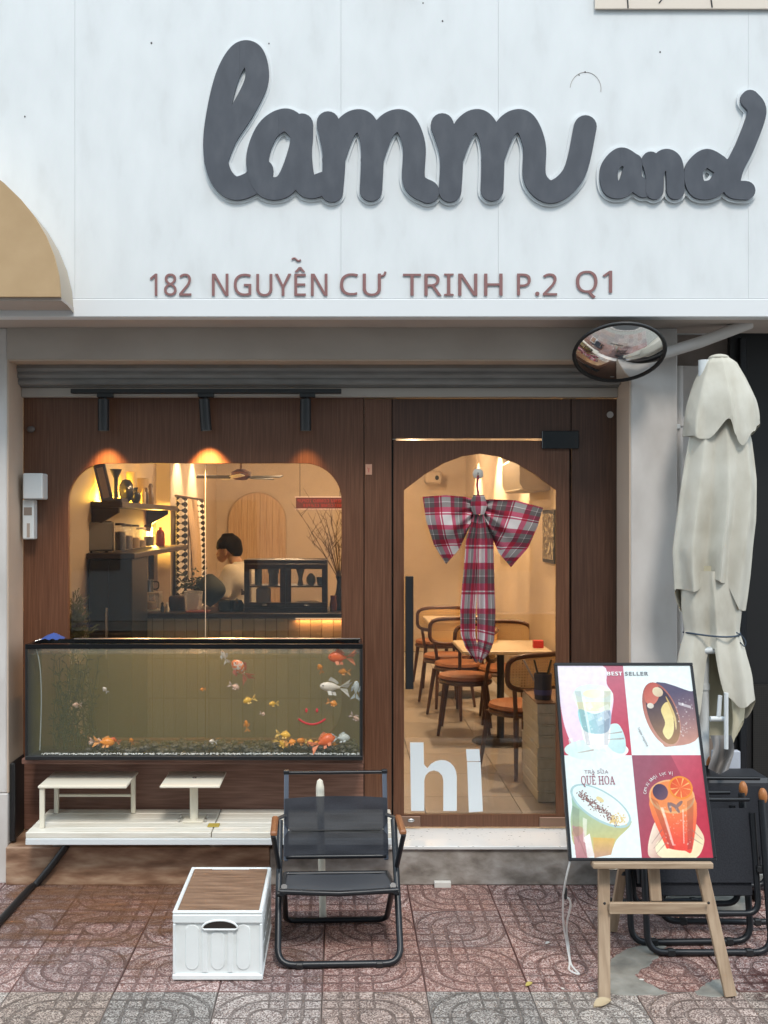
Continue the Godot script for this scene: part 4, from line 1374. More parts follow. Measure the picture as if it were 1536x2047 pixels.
	for q in school:
		var d = d0 + 0.03 + rng.randf() * 0.045
		if q[2] > 36:
			d = d0 + 0.04
		var o = thing("goldfish", q[7], "fish", V(q[0], q[1], d), "goldfish in the aquarium")
		var ln: float = q[2] * d / FL * 0.9
		var bs = Basis(Vector3.FORWARD, deg_to_rad(q[3])) * Basis(Vector3.RIGHT, 0.15) * Basis(Vector3.UP, deg_to_rad(q[4] * 0.8))
		if absf(q[3]) > 120:
			bs = Basis(Vector3.FORWARD, deg_to_rad(q[3])) * Basis(Vector3.RIGHT, PI + 0.15) * Basis(Vector3.UP, deg_to_rad(q[4] * 0.8))
		o.basis = bs.scaled(Vector3.ONE * ln)
		var names = ["body", "tail_fin", "fin", "eye"]
		var bd: MeshInstance3D
		for i in 4:
			var p = MeshInstance3D.new()
			p.name = names[i]
			p.mesh = shapes[q[5]][i]
			p.material_override = fm2[q[6]][0] if i == 0 else eye_m if i == 3 else fm2[q[6]][1]
			if i == 3:
				bd.add_child(p)
			else:
				o.add_child(p)
			if i == 0:
				bd = p


func sprig(s: Sh, at: Vector3, dirv: Vector3, ln: float, depth: int) -> void:
	# a feathery conifer shoot
	var tip = at + dirv * ln
	s.tube([at, tip], [0.0022, 0.0008], 4)
	if depth == 0:
		return
	for i in 7:
		var f = 0.12 + 0.85 * i / 6.0
		var sd = dirv.cross(Vector3(rng.randf_range(-1, 1), rng.randf_range(-1, 1), rng.randf_range(-1, 1))).normalized()
		sprig(s, at.lerp(tip, f), (dirv * 0.9 + sd * 0.7).normalized(), ln * (0.42 - 0.2 * f), depth - 1)


func outside_things() -> void:
	# plant at the window's left end
	var pb = V(150, 1300, 5.8)
	var pl = thing("conifer_plant", "feathery green potted conifer behind the left end of the window", "plant", pb + Vector3(0, -0.25, 0))
	var leaf = Sh.new()
	for i in 26:
		var h = rng.randf() * 0.26
		var dv = Vector3(rng.randf_range(-0.25, 0.55) * (1.0 - h * 2.2), 1.0, rng.randf_range(-0.4, 0.4)).normalized()
		sprig(leaf, pb + Vector3(rng.randf_range(-0.035, 0.02), -0.08 + h, rng.randf_range(-0.03, 0.03)), dv, rng.randf_range(0.14, 0.24) * (1.15 - h * 1.5), 2)
	var lm = mat(Color(0.13, 0.13, 0.045), 0.7)
	obj("foliage", leaf, lm, pl)
	obj("stem", Sh.new().tube([pb + Vector3(-0.01, -0.2, 0), pb + Vector3(-0.01, 0.34, 0)], [0.008, 0.003], 7), mat(Color(0.09, 0.06, 0.035), 0.8), pl)
	obj("pot", Sh.new().lathe([Vector2(0, -0.25), Vector2(0.055, -0.25), Vector2(0.075, -0.09), Vector2(0.068, -0.09), Vector2(0.06, -0.11), Vector2(0, -0.11)], 18, Transform3D(Basis.IDENTITY, pb)), mat(Color(0.03, 0.03, 0.03), 0.6), pl)
	obj("pot_stand", Sh.new().lathe([Vector2(0, -0.252), Vector2(0.09, -0.252), Vector2(0.09, -0.27), Vector2(0.012, -0.28), Vector2(0.012, -0.92), Vector2(0.1, -0.955), Vector2(0, -0.955)], 16, Transform3D(Basis.IDENTITY, pb)), M.black, pl)
	# white slatted deck
	var dk = thing("white_deck", "long white slatted ledge on the step, under the aquarium", "ledge", Vector3(-0.7, 0.2, -5.28))
	var cream = noisy([[0.0, Color(0.62, 0.58, 0.49)], [0.5, Color(0.75, 0.71, 0.62)], [1.0, Color(0.80, 0.77, 0.70)]], 0.012, Vector3(0.5, 4, 4), 0.5, 65)
	for k in 5:
		var a = 5.075 + k * 0.083
		for e in [[-1.60, -0.66], [-0.655, 0.27]]:
			obj("slat", mbox(e[0], e[1], 0.286, 0.316 - 0.001 * (k % 2), a, a + 0.0785, 0.003), cream, dk)
	obj("front_board", mbox(-1.60, 0.27, 0.2525, 0.2858, 5.072, 5.10, 0.003), M.white_plastic, dk)
	for x in [-1.5, -0.68, 0.15]:
		obj("bearer", mbox(x, x + 0.06, 0.2015, 0.2855, 5.21, 5.46), M.cement, dk)
	obj("corner_clip", mbox(-0.69, -0.63, 0.3165, 0.322, 5.16, 5.215, 0.002), mat(Color(0.45, 0.33, 0.06), 0.6), dk)
	# small white stand with a square top, and the white bench left of it
	var ps = thing("pedestal_stand", "small white stand with a square top on one post, on the white ledge", "stand", Vector3(-0.776, 0.316, -5.28))
	obj("top", mbox(-0.93, -0.622, 0.526, 0.538, 5.13, 5.43, 0.003), M.ivory, ps)
	obj("screw", Sh.new().ball(Vector3(-0.775, 0.5385, -5.29), Vector3(0.012, 0.003, 0.012)), M.steel, ps)
	obj("post", Sh.new().tube([Vector3(-0.776, 0.325, -5.28), Vector3(-0.776, 0.526, -5.28)], 0.022, 16), M.ivory, ps)
	obj("base_plate", mbox(-0.83, -0.722, 0.3165, 0.325, 5.23, 5.33, 0.002), M.ivory, ps)
	for e in [[-0.85, 5.25], [-0.71, 5.25], [-0.85, 5.32], [-0.71, 5.32]]:
		obj("bolt", Sh.new().tube([Vector3(e[0], 0.3165, -e[1]), Vector3(e[0], 0.333, -e[1])], 0.007, 8), M.steel, ps)
	var wb = thing("small_bench", "small white bench with square legs at the left end of the ledge", "bench", Vector3(-1.33, 0.316, -5.28))
	obj("top", mbox(-1.555, -1.10, 0.524, 0.538, 5.13, 5.43, 0.003), M.ivory, wb)
	for e in [[-1.55, 5.14], [-1.55, 5.40], [-1.135, 5.40]]:
		obj("leg", mbox(e[0], e[0] + 0.024, 0.3165, 0.524, e[1], e[1] + 0.022, 0.003), M.ivory, wb)
	obj("rail", mbox(-1.525, -1.136, 0.405, 0.418, 5.405, 5.422, 0.002), M.ivory, wb)
	# dark hose along the pavement
	var ho = []
	for q in [[134, 1690, 5.183, -1], [104, 1730, 5.183, -1], [72, 1768, 5.18, -1], [58, 1786, 0, 0.019], [0, 1850, 0, 0.019], [-70, 1925, 0, 0.019]]:
		var d: float = q[2] if q[2] > 0 else EYE * FL / (q[1] - CY)
		ho.append(Vector3(X(q[0], d), q[3] if q[3] > 0 else Y(q[1], d), -d))
	solo("rubber_hose", "thick black rubber hose lying aslant on the pavement at the left", "hose", Sh.new().tube(curve(ho, 6), 0.019, 10), M.black)
	solo("pale_post", "short pale wooden post behind the black folding chair", "post", Sh.new().lathe([Vector2(0, 0), Vector2(0.017, 0), Vector2(0.0175, 0.5), Vector2(0.021, 0.55), Vector2(0.02, 0.61), Vector2(0.014, 0.64), Vector2(0.0, 0.65)], 14, Transform3D(Basis(Vector3.BACK, 0.03) * Basis(Vector3.RIGHT, -0.27), V(646, 1838, 4.762))), M.ivory)
	# shutter control on the left reveal
	var cb = thing("control_box", "white two-part shutter control box beside the wood at the left", "control box", V(62, 1080, 5.46))
	obj("motor_cover", fbox(Sh.new(), 45.5, 946, 85, 998, 5.385, 5.489, 0.006), M.white_plastic, cb)
	obj("switch_box", fbox(Sh.new(), 45, 999, 67.5, 1078, 5.42, 5.489, 0.005), M.white_plastic, cb)
	obj("label_plate", fbox(Sh.new(), 48, 1014, 64, 1030, 5.4185, 5.4205), mat(Color(0.25, 0.2, 0.17), 0.6), cb)
	obj("slot", fbox(Sh.new(), 54, 1046, 60, 1074, 5.4185, 5.4205), mat(Color(0.4, 0.33, 0.28), 0.5), cb)
	var bell = thing("door_sticker", "small pinkish sticker with a red mark on the wood beside the door", "sticker", V(737, 948, 5.489))
	obj("plate", fbox(Sh.new(), 731, 928, 744, 949, 5.486, 5.4895, 0.001), mat(Color(0.58, 0.30, 0.20), 0.5), bell)
	obj("mark", Sh.new().tube([V(735, 935, 5.4855), V(737.5, 938, 5.4855), V(740, 935, 5.4855), V(737.5, 938, 5.4855), V(737.5, 944, 5.4855)], 0.0016, 6), M.red, bell)
	solo("wall_disc", "small grey disc on the dark wood right above the door", "disc", Sh.new().tube([V(1220, 829, 5.489), V(1220, 829, 5.48)], 0.018, 18), mat(Color(0.35, 0.32, 0.3), 0.5))
	solo("cable_plug", "small grey plug on the dark wood at the upper left", "plug", Sh.new().ball(V(62, 858, 5.478), Vector3(0.024, 0.018, 0.013)), mat(Color(0.12, 0.1, 0.09), 0.6))
	# blue net on the tank
	var net = thing("blue_net", "blue fish net lying on the left end of the aquarium's rim", "net", V(108, 1283, 5.22))
	obj("bag", Sh.new().grid(func(a, t): return V(108, 1279, 5.23) + Vector3((a - 0.5) * 0.11, 0.008 + 0.026 * sin(a * PI) * sin(t * PI) + 0.004 * sin(a * 17.0 + t * 11.0), (t - 0.5) * 0.09), 10, 8), mat(Color(0.03, 0.07, 0.28), 0.8), net)
	obj("handle", Sh.new().tube([V(70, 1282, 5.21), V(88, 1276, 5.23), V(118, 1277, 5.24)], 0.003, 7), M.steel, net)
	# traffic mirror under the soffit
	var mc = V(1238, 706, 5.05)
	var nrm = Vector3(-0.08, -0.86, 0.50).normalized()
	var side = Vector3.RIGHT.cross(nrm).normalized()
	var mb = Basis(nrm.cross(side).normalized(), nrm, side)
	mb = Basis(mb.y.cross(mb.z), mb.y, mb.z)
	var mir = thing("convex_mirror", "round convex mirror with a black rim hanging under the soffit", "mirror", mc)
	var dome = []
	for i in 12:
		var a = i / 11.0
		dome.append(Vector2(0.217 * (1 - a), 0.072 * (1 - pow(1 - a, 2))))
	obj("dome", Sh.new().lathe(dome, 40, Transform3D(mb, mc)), mat(Color(0.80, 0.80, 0.80), 0.04, 1.0), mir)
	var rg = []
	for i in 40:
		var a = TAU * i / 40.0
		rg.append(mc + mb.x * 0.223 * cos(a) + mb.z * 0.223 * sin(a))
	obj("rim", Sh.new().tube(rg, 0.009, 8, true), M.black, mir)
	obj("back_plate", Sh.new().lathe([Vector2(0, -0.012), Vector2(0.221, -0.004)], 32, Transform3D(mb, mc)), M.black, mir)
	obj("arm", Sh.new().tube([mc, mc + Vector3(0.02, 0.03, -0.06), V(1262, 672, 5.238)], 0.014, 8), M.black, mir)
	# litter
	var paper = Sh.new()
	paper.prism(poly_px([[868, 1768], [876, 1761], [900, 1758], [903, 1769]], 5.19), 0.001, Transform3D(Basis(Vector3.RIGHT, -0.5), Vector3(0, -0.03, -5.17 - 0.0)))
	solo("paper_scrap", "torn scrap of white paper against the foot of the step", "paper", mbox(X(869, 5.17), X(902, 5.17), 0.001, 0.03, 5.165, 5.195, 0.002), mat(Color(0.68, 0.66, 0.62), 0.7))
	var lp = [["yellow fallen leaf by the foot of the step, below the door", 944, 1768, 0.012, Color(0.42, 0.36, 0.05)], ["small yellow leaf on the red tiles left of the easel", 1058, 1970, 0.02, Color(0.45, 0.36, 0.10)], ["dry tan leaf under the easel's left foot", 1205, 2009, 0.045, Color(0.45, 0.35, 0.22)], ["tiny white blossom on the red tiles near the cable", 1095, 1887, 0.014, Color(0.7, 0.68, 0.64)], ["tiny white pebble at the edge of the red tiles", 1125, 1978, 0.008, Color(0.66, 0.63, 0.58)], ["little white chip on the tiles between the easel's legs", 1283, 1960, 0.01, Color(0.7, 0.68, 0.64)]]
	for q in lp:
		var d: float = EYE * FL / (q[2] - CY)
		var c = V(q[1], q[2], d)
		var ph = rng.randf() * TAU
		if q[0].contains("leaf") or q[0].contains("blossom"):
			var kind = "leaf" if q[0].contains("leaf") else "blossom"
			var bb = Basis(Vector3.UP, ph)
			var ln: float = q[3] * 2.0
			solo(kind, q[0], kind, Sh.new().grid(func(a, v): return c + Vector3(0, 0.004 + 0.10 * ln * pow(absf(a - 0.5) * 2.0, 2.0) + 0.06 * ln * sin(v * 5.0), 0) + bb * Vector3((v - 0.5) * ln, 0, (a - 0.5) * ln * 0.6 * pow(sin(clampf(v, 0.02, 0.98) * PI), 0.8)), 6, 10), mat(q[4], 0.7))
		else:
			solo("pebble", q[0], "pebble", Sh.new().ball(c + Vector3(0, 0.004, 0), Vector3(q[3], 0.0035, q[3] * 0.6), 12, 6, Basis(Vector3.UP, ph)), mat(q[4], 0.7))


func umbrella() -> void:
	var cx = X(1432, 5.0)
	var cz = -5.0
	var t = thing("folded_parasol", "tall folded cream parasol tied with a dark cord, right of the pier", "parasol", Vector3(cx, 0, cz))
	var pole_x = X(1410, 4.98)
	obj("pole", Sh.new().tube([Vector3(pole_x, 0.02, cz), Vector3(pole_x, 2.70, cz)], 0.026, 16), M.white_plastic, t)
	obj("collar", Sh.new().tube([Vector3(pole_x, Y(1378, 5.0), cz), Vector3(pole_x, Y(1366, 5.0), cz)], 0.030, 16), M.white_plastic, t)
	obj("crank", Sh.new().tube([Vector3(pole_x - 0.02, Y(1298, 5.0), cz + 0.05), Vector3(pole_x + 0.055, Y(1296, 5.0), cz + 0.06)], 0.018, 12), M.white_plastic, t)
	obj("foot", Sh.new().lathe([Vector2(0, 0.055), Vector2(0.05, 0.055), Vector2(0.2, 0.04), Vector2(0.21, 0.001), Vector2(0, 0.001)], 24, Transform3D(Basis.IDENTITY, Vector3(pole_x, 0, cz))), M.cement, t)
	for e in [[1452, 1452, 1385, 1497, 0.13], [1440, 1437, 1390, 1432, 0.10]]:
		obj("rib", Sh.new().tube([V(e[0], e[2], -cz - e[4]), V(e[1], e[3], -cz - e[4])], 0.011, 8), M.white_plastic, t)
	obj("joint", Sh.new().tube([V(1420, 1437, 4.90), V(1446, 1437, 4.90)], 0.013, 10), M.white_plastic, t)
	# tiers of cloth: outline in px per row; the hem by how far left or right of the middle; flat facets between creases
	var tiers = [
		["canopy_skirt", M.canvas, [[1140, 1364, 1476], [1215, 1366, 1476], [1262, 1373, 1472], [1300, 1362, 1484], [1350, 1350, 1498], [1400, 1348, 1508], [1445, 1350, 1514]], 8, 0.34, 0.6, [[-1, 1440], [-0.62, 1425], [-0.42, 1300], [-0.1, 1292], [0.2, 1385], [0.55, 1408], [1, 1398]], 1440, 0.72],
		["canopy_lining", M.canvas_in, [[1130, 1366, 1474], [1262, 1382, 1464], [1330, 1390, 1484], [1400, 1396, 1496], [1450, 1400, 1492], [1500, 1410, 1474]], 5, 0.30, 2.1, [[-1, 1300], [-0.3, 1290], [0.0, 1300], [0.25, 1470], [0.6, 1490], [1, 1440]], 1480, 0.60],
		["canopy", M.canvas, [[740, 1408, 1458], [800, 1396, 1474], [880, 1380, 1494], [960, 1366, 1502], [1040, 1352, 1502], [1100, 1342, 1497], [1150, 1343, 1494], [1195, 1345, 1490], [1240, 1350, 1484]], 8, 0.44, 0.35, [[-1, 1177], [-0.7, 1180], [-0.45, 1168], [-0.27, 1150], [-0.05, 1158], [0.1, 1162], [0.35, 1164], [0.8, 1216], [1, 1220]], 1225, 0.78],
		["canopy_cap", M.canvas, [[715, 1420, 1456], [726, 1408, 1470], [760, 1396, 1486], [800, 1385, 1504], [840, 1374, 1516], [872, 1367, 1522], [905, 1364, 1526]], 7, 0.22, 1.4, [[-1, 872], [-0.8, 880], [-0.6, 880], [-0.25, 842], [0.1, 872], [0.34, 894], [0.6, 866], [0.8, 854], [1, 848]], 870, 0.86]]
	for q in tiers:
		var rows: Array = q[2]
		var folds: int = q[3]
		var amp: float = q[4]
		var ph: float = q[5]
		var hems: Array = q[6]
		var s = Sh.new()
		s.grid(func(a, v):
			var th: float = a * TAU
			var c: float = cos(th)
			var hy: float = q[7]
			for i in hems.size() - 1:
				if c <= hems[i + 1][0]:
					hy = lerpf(hems[i][1], hems[i + 1][1], smoothstep(0.0, 1.0, (c - hems[i][0]) / (hems[i + 1][0] - hems[i][0])))
					break
			hy = lerpf(q[7], hy, smoothstep(-0.35, 0.1, sin(th)))
			var py: float = lerpf(rows[0][0], hy, v)
			var k = 0
			while k < rows.size() - 2 and rows[k + 1][0] < py:
				k += 1
			var e: float = clampf((py - rows[k][0]) / float(rows[k + 1][0] - rows[k][0]), 0.0, 1.0)
			var xl = X(lerpf(rows[k][1], rows[k + 1][1], e), 5.0)
			var xr = X(lerpf(rows[k][2], rows[k + 1][2], e), 5.0)
			var w: float = (xr - xl) / 2
			var z: float = w * q[8]
			var seg: float = a * folds * 2.0
			var n0 = int(floor(seg)) % (folds * 2)
			var n1 = (n0 + 1) % (folds * 2)
			var fr: float = seg - floor(seg)
			var ends = []
			for n in [n0, n1]:
				var jit: float = 0.45 * sin(n * 2.7 + ph * 5.0) + 0.10 * sin(v * 5.0 + n * 1.9)
				var ang: float = (n + jit * 0.8) * PI / folds
				var deep: float = amp * (0.25 + 0.9 * v) * (0.9 + 0.6 * sin(n * 4.1 + ph)) if n % 2 else 0.05 * absf(sin(n * 3.3 + ph)) * (0.3 + v)
				ends.append(Vector2(cos(ang), sin(ang)) * (1.0 - deep + 0.04 * sin(v * 7.0 + n * 2.3) * v))
			var pt: Vector2 = ends[0].lerp(ends[1], fr)
			# round the creases a little: a curve from middle to middle with the crease as its handle
			var side = -1 if fr < 0.5 else 1
			var n2 = (n0 + (folds * 2 - 1 if side < 0 else 2)) % (folds * 2)
			var jit2: float = 0.45 * sin(n2 * 2.7 + ph * 5.0) + 0.10 * sin(v * 5.0 + n2 * 1.9)
			var ang2: float = (n2 + jit2 * 0.8) * PI / folds
			var deep2: float = amp * (0.25 + 0.9 * v) * (0.9 + 0.6 * sin(n2 * 4.1 + ph)) if n2 % 2 else 0.05 * absf(sin(n2 * 3.3 + ph)) * (0.3 + v)
			var third = Vector2(cos(ang2), sin(ang2)) * (1.0 - deep2 + 0.04 * sin(v * 7.0 + n2 * 2.3) * v)
			var h0: Vector2 = (ends[0] + third) / 2 if side < 0 else (ends[0] + ends[1]) / 2
			var h1: Vector2 = ends[0] if side < 0 else ends[1]
			var h2: Vector2 = (ends[0] + ends[1]) / 2 if side < 0 else (ends[1] + third) / 2
			var tt: float = fr + 0.5 if side < 0 else fr - 0.5
			pt = pt.lerp(h0 * (1 - tt) * (1 - tt) + h1 * 2 * tt * (1 - tt) + h2 * tt * tt, 0.5)
			pt *= 1.07 + 0.10 * sin(v * PI) + 0.006 * sin(v * 23.0 + n0 * 5.0 + fr * 4.0) * sin(fr * PI) * v
			return Vector3((xl + xr) / 2 + w * pt.x, Y(py, 5.0), cz + z * pt.y), folds * 18, 46)
		obj(q[0], s, q[1], t)
	obj("top_cap", Sh.new().ball(Vector3(X(1437, 5.0), Y(716, 5.0), cz), Vector3(0.05, 0.02, 0.05)), M.canvas, t)
	# loose grey end of the lining
	obj("hanging_end", Sh.new().grid(func(a, v): return V(lerpf(1420, 1462, a) + 6 * sin(v * 4.0), lerpf(1470, 1548 - 22 * absf(a - 0.55), v), 4.93 - 0.05 * sin(a * 7.0 + v * 2.0)), 14, 12), mat(Color(0.34, 0.32, 0.31), 0.85), t)
	var cord = []
	for i in 28:
		var a = TAU * i / 28.0
		cord.append(Vector3(X(1423, 5.0) + 0.136 * cos(a), Y(1266, 5.0) + 0.006 * cos(a * 2.0 + 0.7), cz + 0.11 * sin(a)))
	obj("tie_cord", Sh.new().tube(cord, 0.0045, 7, true), mat(Color(0.04, 0.06, 0.09), 0.6), t)
	var lp = []
	for q in [[1472, 1264], [1484, 1272], [1491, 1284], [1488, 1292], [1480, 1284]]:
		lp.append(V(q[0], q[1], 4.93))
	obj("cord_loop", Sh.new().tube(curve(lp, 4), 0.003, 6), mat(Color(0.04, 0.06, 0.09), 0.6), t)


# ---------------------------------------------------------------- the printed board
func in_poly(p: Vector2, q: PackedVector2Array) -> bool:
	return Geometry2D.is_point_in_polygon(p, q)


func paint_poly(im: Image, pts: Array, c0: Color, c1: Color, from: Vector2, to: Vector2, alpha := 1.0) -> void:
	# pts, from, to in units of the board (0..1); colour runs from c0 at «from» to c1 at «to»
	var w = im.get_width()
	var h = im.get_height()
	if pts.size() > 4 and pts.size() < 20:
		pts = curve(pts.map(func(p): return Vector2(p[0], p[1]) if p is Array else p), 5, true)
	var q = PackedVector2Array()
	var lo = Vector2(1e9, 1e9)
	var hi = -lo
	for p in pts:
		var a: Vector2 = (Vector2(p[0], p[1]) if p is Array else p) * Vector2(w, h)
		q.append(a)
		lo = lo.min(a)
		hi = hi.max(a)
	var dv = (to - from) * Vector2(w, h)
	var ff = from * Vector2(w, h)
	var dd = maxf(dv.length_squared(), 1e-6)
	for y in range(maxi(0, int(lo.y)), mini(h, int(hi.y) + 1)):
		var xs = []
		var yy = y + 0.5
		for i in q.size():
			var a = q[i]
			var b = q[(i + 1) % q.size()]
			if (a.y <= yy) != (b.y <= yy):
				xs.append(a.x + (yy - a.y) / (b.y - a.y) * (b.x - a.x))
		xs.sort()
		for k in range(0, xs.size() - 1, 2):
			for x in range(maxi(0, int(round(xs[k]))), mini(w, int(round(xs[k + 1])))):
				var f = clampf((Vector2(x, y) - ff).dot(dv) / dd, 0.0, 1.0)
				var c = c0.lerp(c1, f)
				im.set_pixel(x, y, im.get_pixel(x, y).lerp(c, alpha * c.a) if alpha * c.a < 1.0 else c)


func ell(cx: float, cy: float, rx: float, ry: float, deg := 0.0, a0 := 0.0, a1 := 360.0) -> Array:
	# cy and ry are given in units of the board's width; the board is 4/3 as high
	var r = []
	for i in 41:
		var a = deg_to_rad(lerpf(a0, a1, i / 40.0))
		var v = Vector2(rx * cos(a), ry * sin(a)).rotated(deg_to_rad(deg))
		r.append(Vector2(cx + v.x, cy + v.y * 0.75))
	return r


func board_print() -> ImageTexture:
	var im = Image.create_empty(600, 800, false, Image.FORMAT_RGB8)
	var z = Vector2.ZERO
	var dn = Vector2(0, 1)
	var paper = Color(0.90, 0.94, 0.94)
	im.fill(paper)
	var H = 0.483
	# top left: red ground, pale drink in a pale hand
	paint_poly(im, [[0, 0], [0.495, 0], [0.495, H], [0, H]], Color(0.74, 0.45, 0.52), Color(0.76, 0.28, 0.35), Vector2(0.3, 0), Vector2(0.5, H))
	paint_poly(im, [[0, 0], [0.34, 0], [0.36, 0.10], [0.40, 0.16], [0.38, 0.25], [0.30, 0.42], [0.10, 0.44], [0.03, 0.36], [0, 0.2]], Color(0.93, 0.90, 0.95), Color(0.92, 0.82, 0.90), z, Vector2(0.2, H))  # pale wash paints a reflection over the red ground
	paint_poly(im, ell(0.24, 0.455, 0.235, 0.075, 0), Color(0.80, 0.90, 0.87), Color(0.93, 0.95, 0.94), Vector2(0, 0.4), Vector2(0.4, 0.47))
	paint_poly(im, [[0.34, 0.33], [0.42, 0.32], [0.46, 0.40], [0.44, 0.47], [0.36, 0.46], [0.31, 0.40]], Color(0.85, 0.93, 0.92), Color(0.74, 0.86, 0.86), Vector2(0.3, 0.32), Vector2(0.46, 0.47))
	paint_poly(im, [[0.115, 0.14], [0.385, 0.14], [0.365, 0.25], [0.33, 0.43], [0.17, 0.43], [0.135, 0.25]], Color(0.90, 0.96, 0.90), Color(0.97, 0.97, 0.97), Vector2(0.2, 0.14), Vector2(0.2, 0.43))
	paint_poly(im, [[0.125, 0.20], [0.376, 0.20], [0.365, 0.25], [0.134, 0.25]], Color(0.94, 0.93, 0.76), Color(0.90, 0.93, 0.82), Vector2(0.12, 0.2), Vector2(0.37, 0.25))
	paint_poly(im, [[0.132, 0.24], [0.25, 0.265], [0.366, 0.245], [0.345, 0.35], [0.25, 0.37], [0.155, 0.345]], Color(0.62, 0.84, 0.84), Color(0.64, 0.70, 0.78), Vector2(0.14, 0.3), Vector2(0.36, 0.3), 0.9)
	paint_poly(im, ell(0.25, 0.145, 0.135, 0.055, 0), Color(0.86, 0.94, 0.93), Color(0.94, 0.95, 0.84), Vector2(0.12, 0.12), Vector2(0.38, 0.18))
	paint_poly(im, ell(0.26, 0.155, 0.085, 0.03, 0), Color(0.96, 0.94, 0.78), Color(0.95, 0.95, 0.9), Vector2(0.2, 0.15), Vector2(0.34, 0.16))
	for i in 5:
		var x = 0.04 + i * 0.055
		paint_poly(im, [[x, 0.40 + 0.01 * i], [x + 0.03, 0.39 + 0.01 * i], [x + 0.05, 0.45 + 0.004 * i], [x + 0.01, 0.46]], Color(0.93, 0.96, 0.95), Color(0.82, 0.90, 0.88), Vector2(x, 0.4), Vector2(x + 0.05, 0.46), 0.6)
	# top right: a dark drink lying on its side
	paint_poly(im, [[0.70, 0.105], [0.97, 0.14], [1.0, 0.16], [1.0, 0.385], [0.80, 0.435], [0.72, 0.40]], Color(0.36, 0.33, 0.42), Color(0.78, 0.58, 0.52), Vector2(0.85, 0.15), Vector2(0.92, 0.42))
	paint_poly(im, ell(0.745, 0.265, 0.125, 0.235, -14), Color(0.62, 0.36, 0.34), Color(0.80, 0.62, 0.55), Vector2(0.7, 0.1), Vector2(0.8, 0.43))
	paint_poly(im, ell(0.755, 0.268, 0.108, 0.215, -14), Color(0.25, 0.23, 0.30), Color(0.66, 0.52, 0.40), Vector2(0.72, 0.15), Vector2(0.80, 0.41))
	paint_poly(im, ell(0.69, 0.155, 0.055, 0.085, 20), Color(0.72, 0.36, 0.33), Color(0.80, 0.48, 0.42), Vector2(0.66, 0.1), Vector2(0.72, 0.2))
	paint_poly(im, ell(0.735, 0.145, 0.04, 0.035, 20), Color(0.88, 0.83, 0.70), Color(0.80, 0.70, 0.60), Vector2(0.7, 0.12), Vector2(0.77, 0.17))
	paint_poly(im, [[0.745, 0.24], [0.80, 0.20], [0.83, 0.28], [0.82, 0.36], [0.775, 0.40], [0.74, 0.36], [0.765, 0.31]], Color(0.90, 0.80, 0.55), Color(0.93, 0.88, 0.66), Vector2(0.75, 0.22), Vector2(0.8, 0.4))
	paint_poly(im, [[0.79, 0.17], [0.82, 0.21], [0.85, 0.29], [0.84, 0.35], [0.83, 0.28]], Color(0.80, 0.66, 0.40), Color(0.86, 0.78, 0.60), Vector2(0.8, 0.17), Vector2(0.84, 0.35))
	paint_poly(im, ell(0.67, 0.22, 0.025, 0.02, 0), Color(0.9, 0.88, 0.82), Color(0.8, 0.75, 0.7), Vector2(0.65, 0.2), Vector2(0.7, 0.24))
	# bottom left: jasmine tea, a tilted glass with a brown crumb strip
	paint_poly(im, [[0.075, 0.675], [0.44, 0.80], [0.33, 0.91], [0.25, 0.98], [0.04, 0.95], [0.01, 0.84], [0.03, 0.75]], Color(0.62, 0.74, 0.66), Color(0.82, 0.76, 0.50), Vector2(0.15, 0.72), Vector2(0.2, 0.97))
	paint_poly(im, [[0.02, 0.84], [0.10, 0.86], [0.12, 1.0], [0.03, 1.0]], Color(0.78, 0.62, 0.60), Color(0.72, 0.50, 0.52), Vector2(0.02, 0.84), Vector2(0.1, 1.0))
	paint_poly(im, [[0.10, 0.90], [0.14, 0.88], [0.16, 0.99], [0.11, 1.0]], Color(0.95, 0.93, 0.92), Color(0.88, 0.82, 0.80), Vector2(0.1, 0.9), Vector2(0.16, 1.0))
	paint_poly(im, [[0.16, 0.90], [0.32, 0.905], [0.28, 0.985], [0.16, 1.0]], Color(0.86, 0.72, 0.42), Color(0.76, 0.60, 0.52), Vector2(0.2, 0.9), Vector2(0.2, 1.0))
	paint_poly(im, ell(0.235, 0.742, 0.235, 0.105, 30), Color(0.62, 0.74, 0.76), Color(0.70, 0.80, 0.80), z, dn)
	paint_poly(im, ell(0.236, 0.740, 0.218, 0.092, 30), Color(0.86, 0.93, 0.93), Color(0.92, 0.93, 0.90), Vector2(0.1, 0.68), Vector2(0.4, 0.82))
	var r = RandomNumberGenerator.new()
	r.seed = 9
	for i in 260:
		var a = r.randf()
		var p = Vector2(lerpf(0.09, 0.33, a), lerpf(0.675, 0.82, a)) + Vector2(r.randfn(0, 0.012), r.randfn(0, 0.012))
		paint_poly(im, ell(p.x, p.y, r.randf_range(0.003, 0.008), 0.003, r.randf() * 180), Color(0.40, 0.25, 0.25), Color(0.55, 0.42, 0.40), z, dn)
	for i in 60:
		var p = Vector2(0.34 + r.randfn(0, 0.03), 0.81 + r.randfn(0, 0.016))
		paint_poly(im, ell(p.x, p.y, 0.007, 0.004, r.randf() * 180), Color(0.97, 0.95, 0.9), Color(0.85, 0.72, 0.45), z, dn)
	paint_poly(im, ell(0.235, 0.71, 0.03, 0.015, 30), Color(0.85, 0.72, 0.42), Color(0.9, 0.85, 0.7), z, dn)
	paint_poly(im, ell(0.055, 0.87, 0.03, 0.045, 60), Color(0.93, 0.90, 0.84), Color(0.70, 0.55, 0.45), z, dn, 0.8)
	# bottom right: orange drink held in two hands on red
	paint_poly(im, [[0.495, H], [1, H], [1, 1], [0.495, 1]], Color(0.60, 0.36, 0.42), Color(0.74, 0.22, 0.30), Vector2(0.55, 0.6), Vector2(0.95, 0.8))
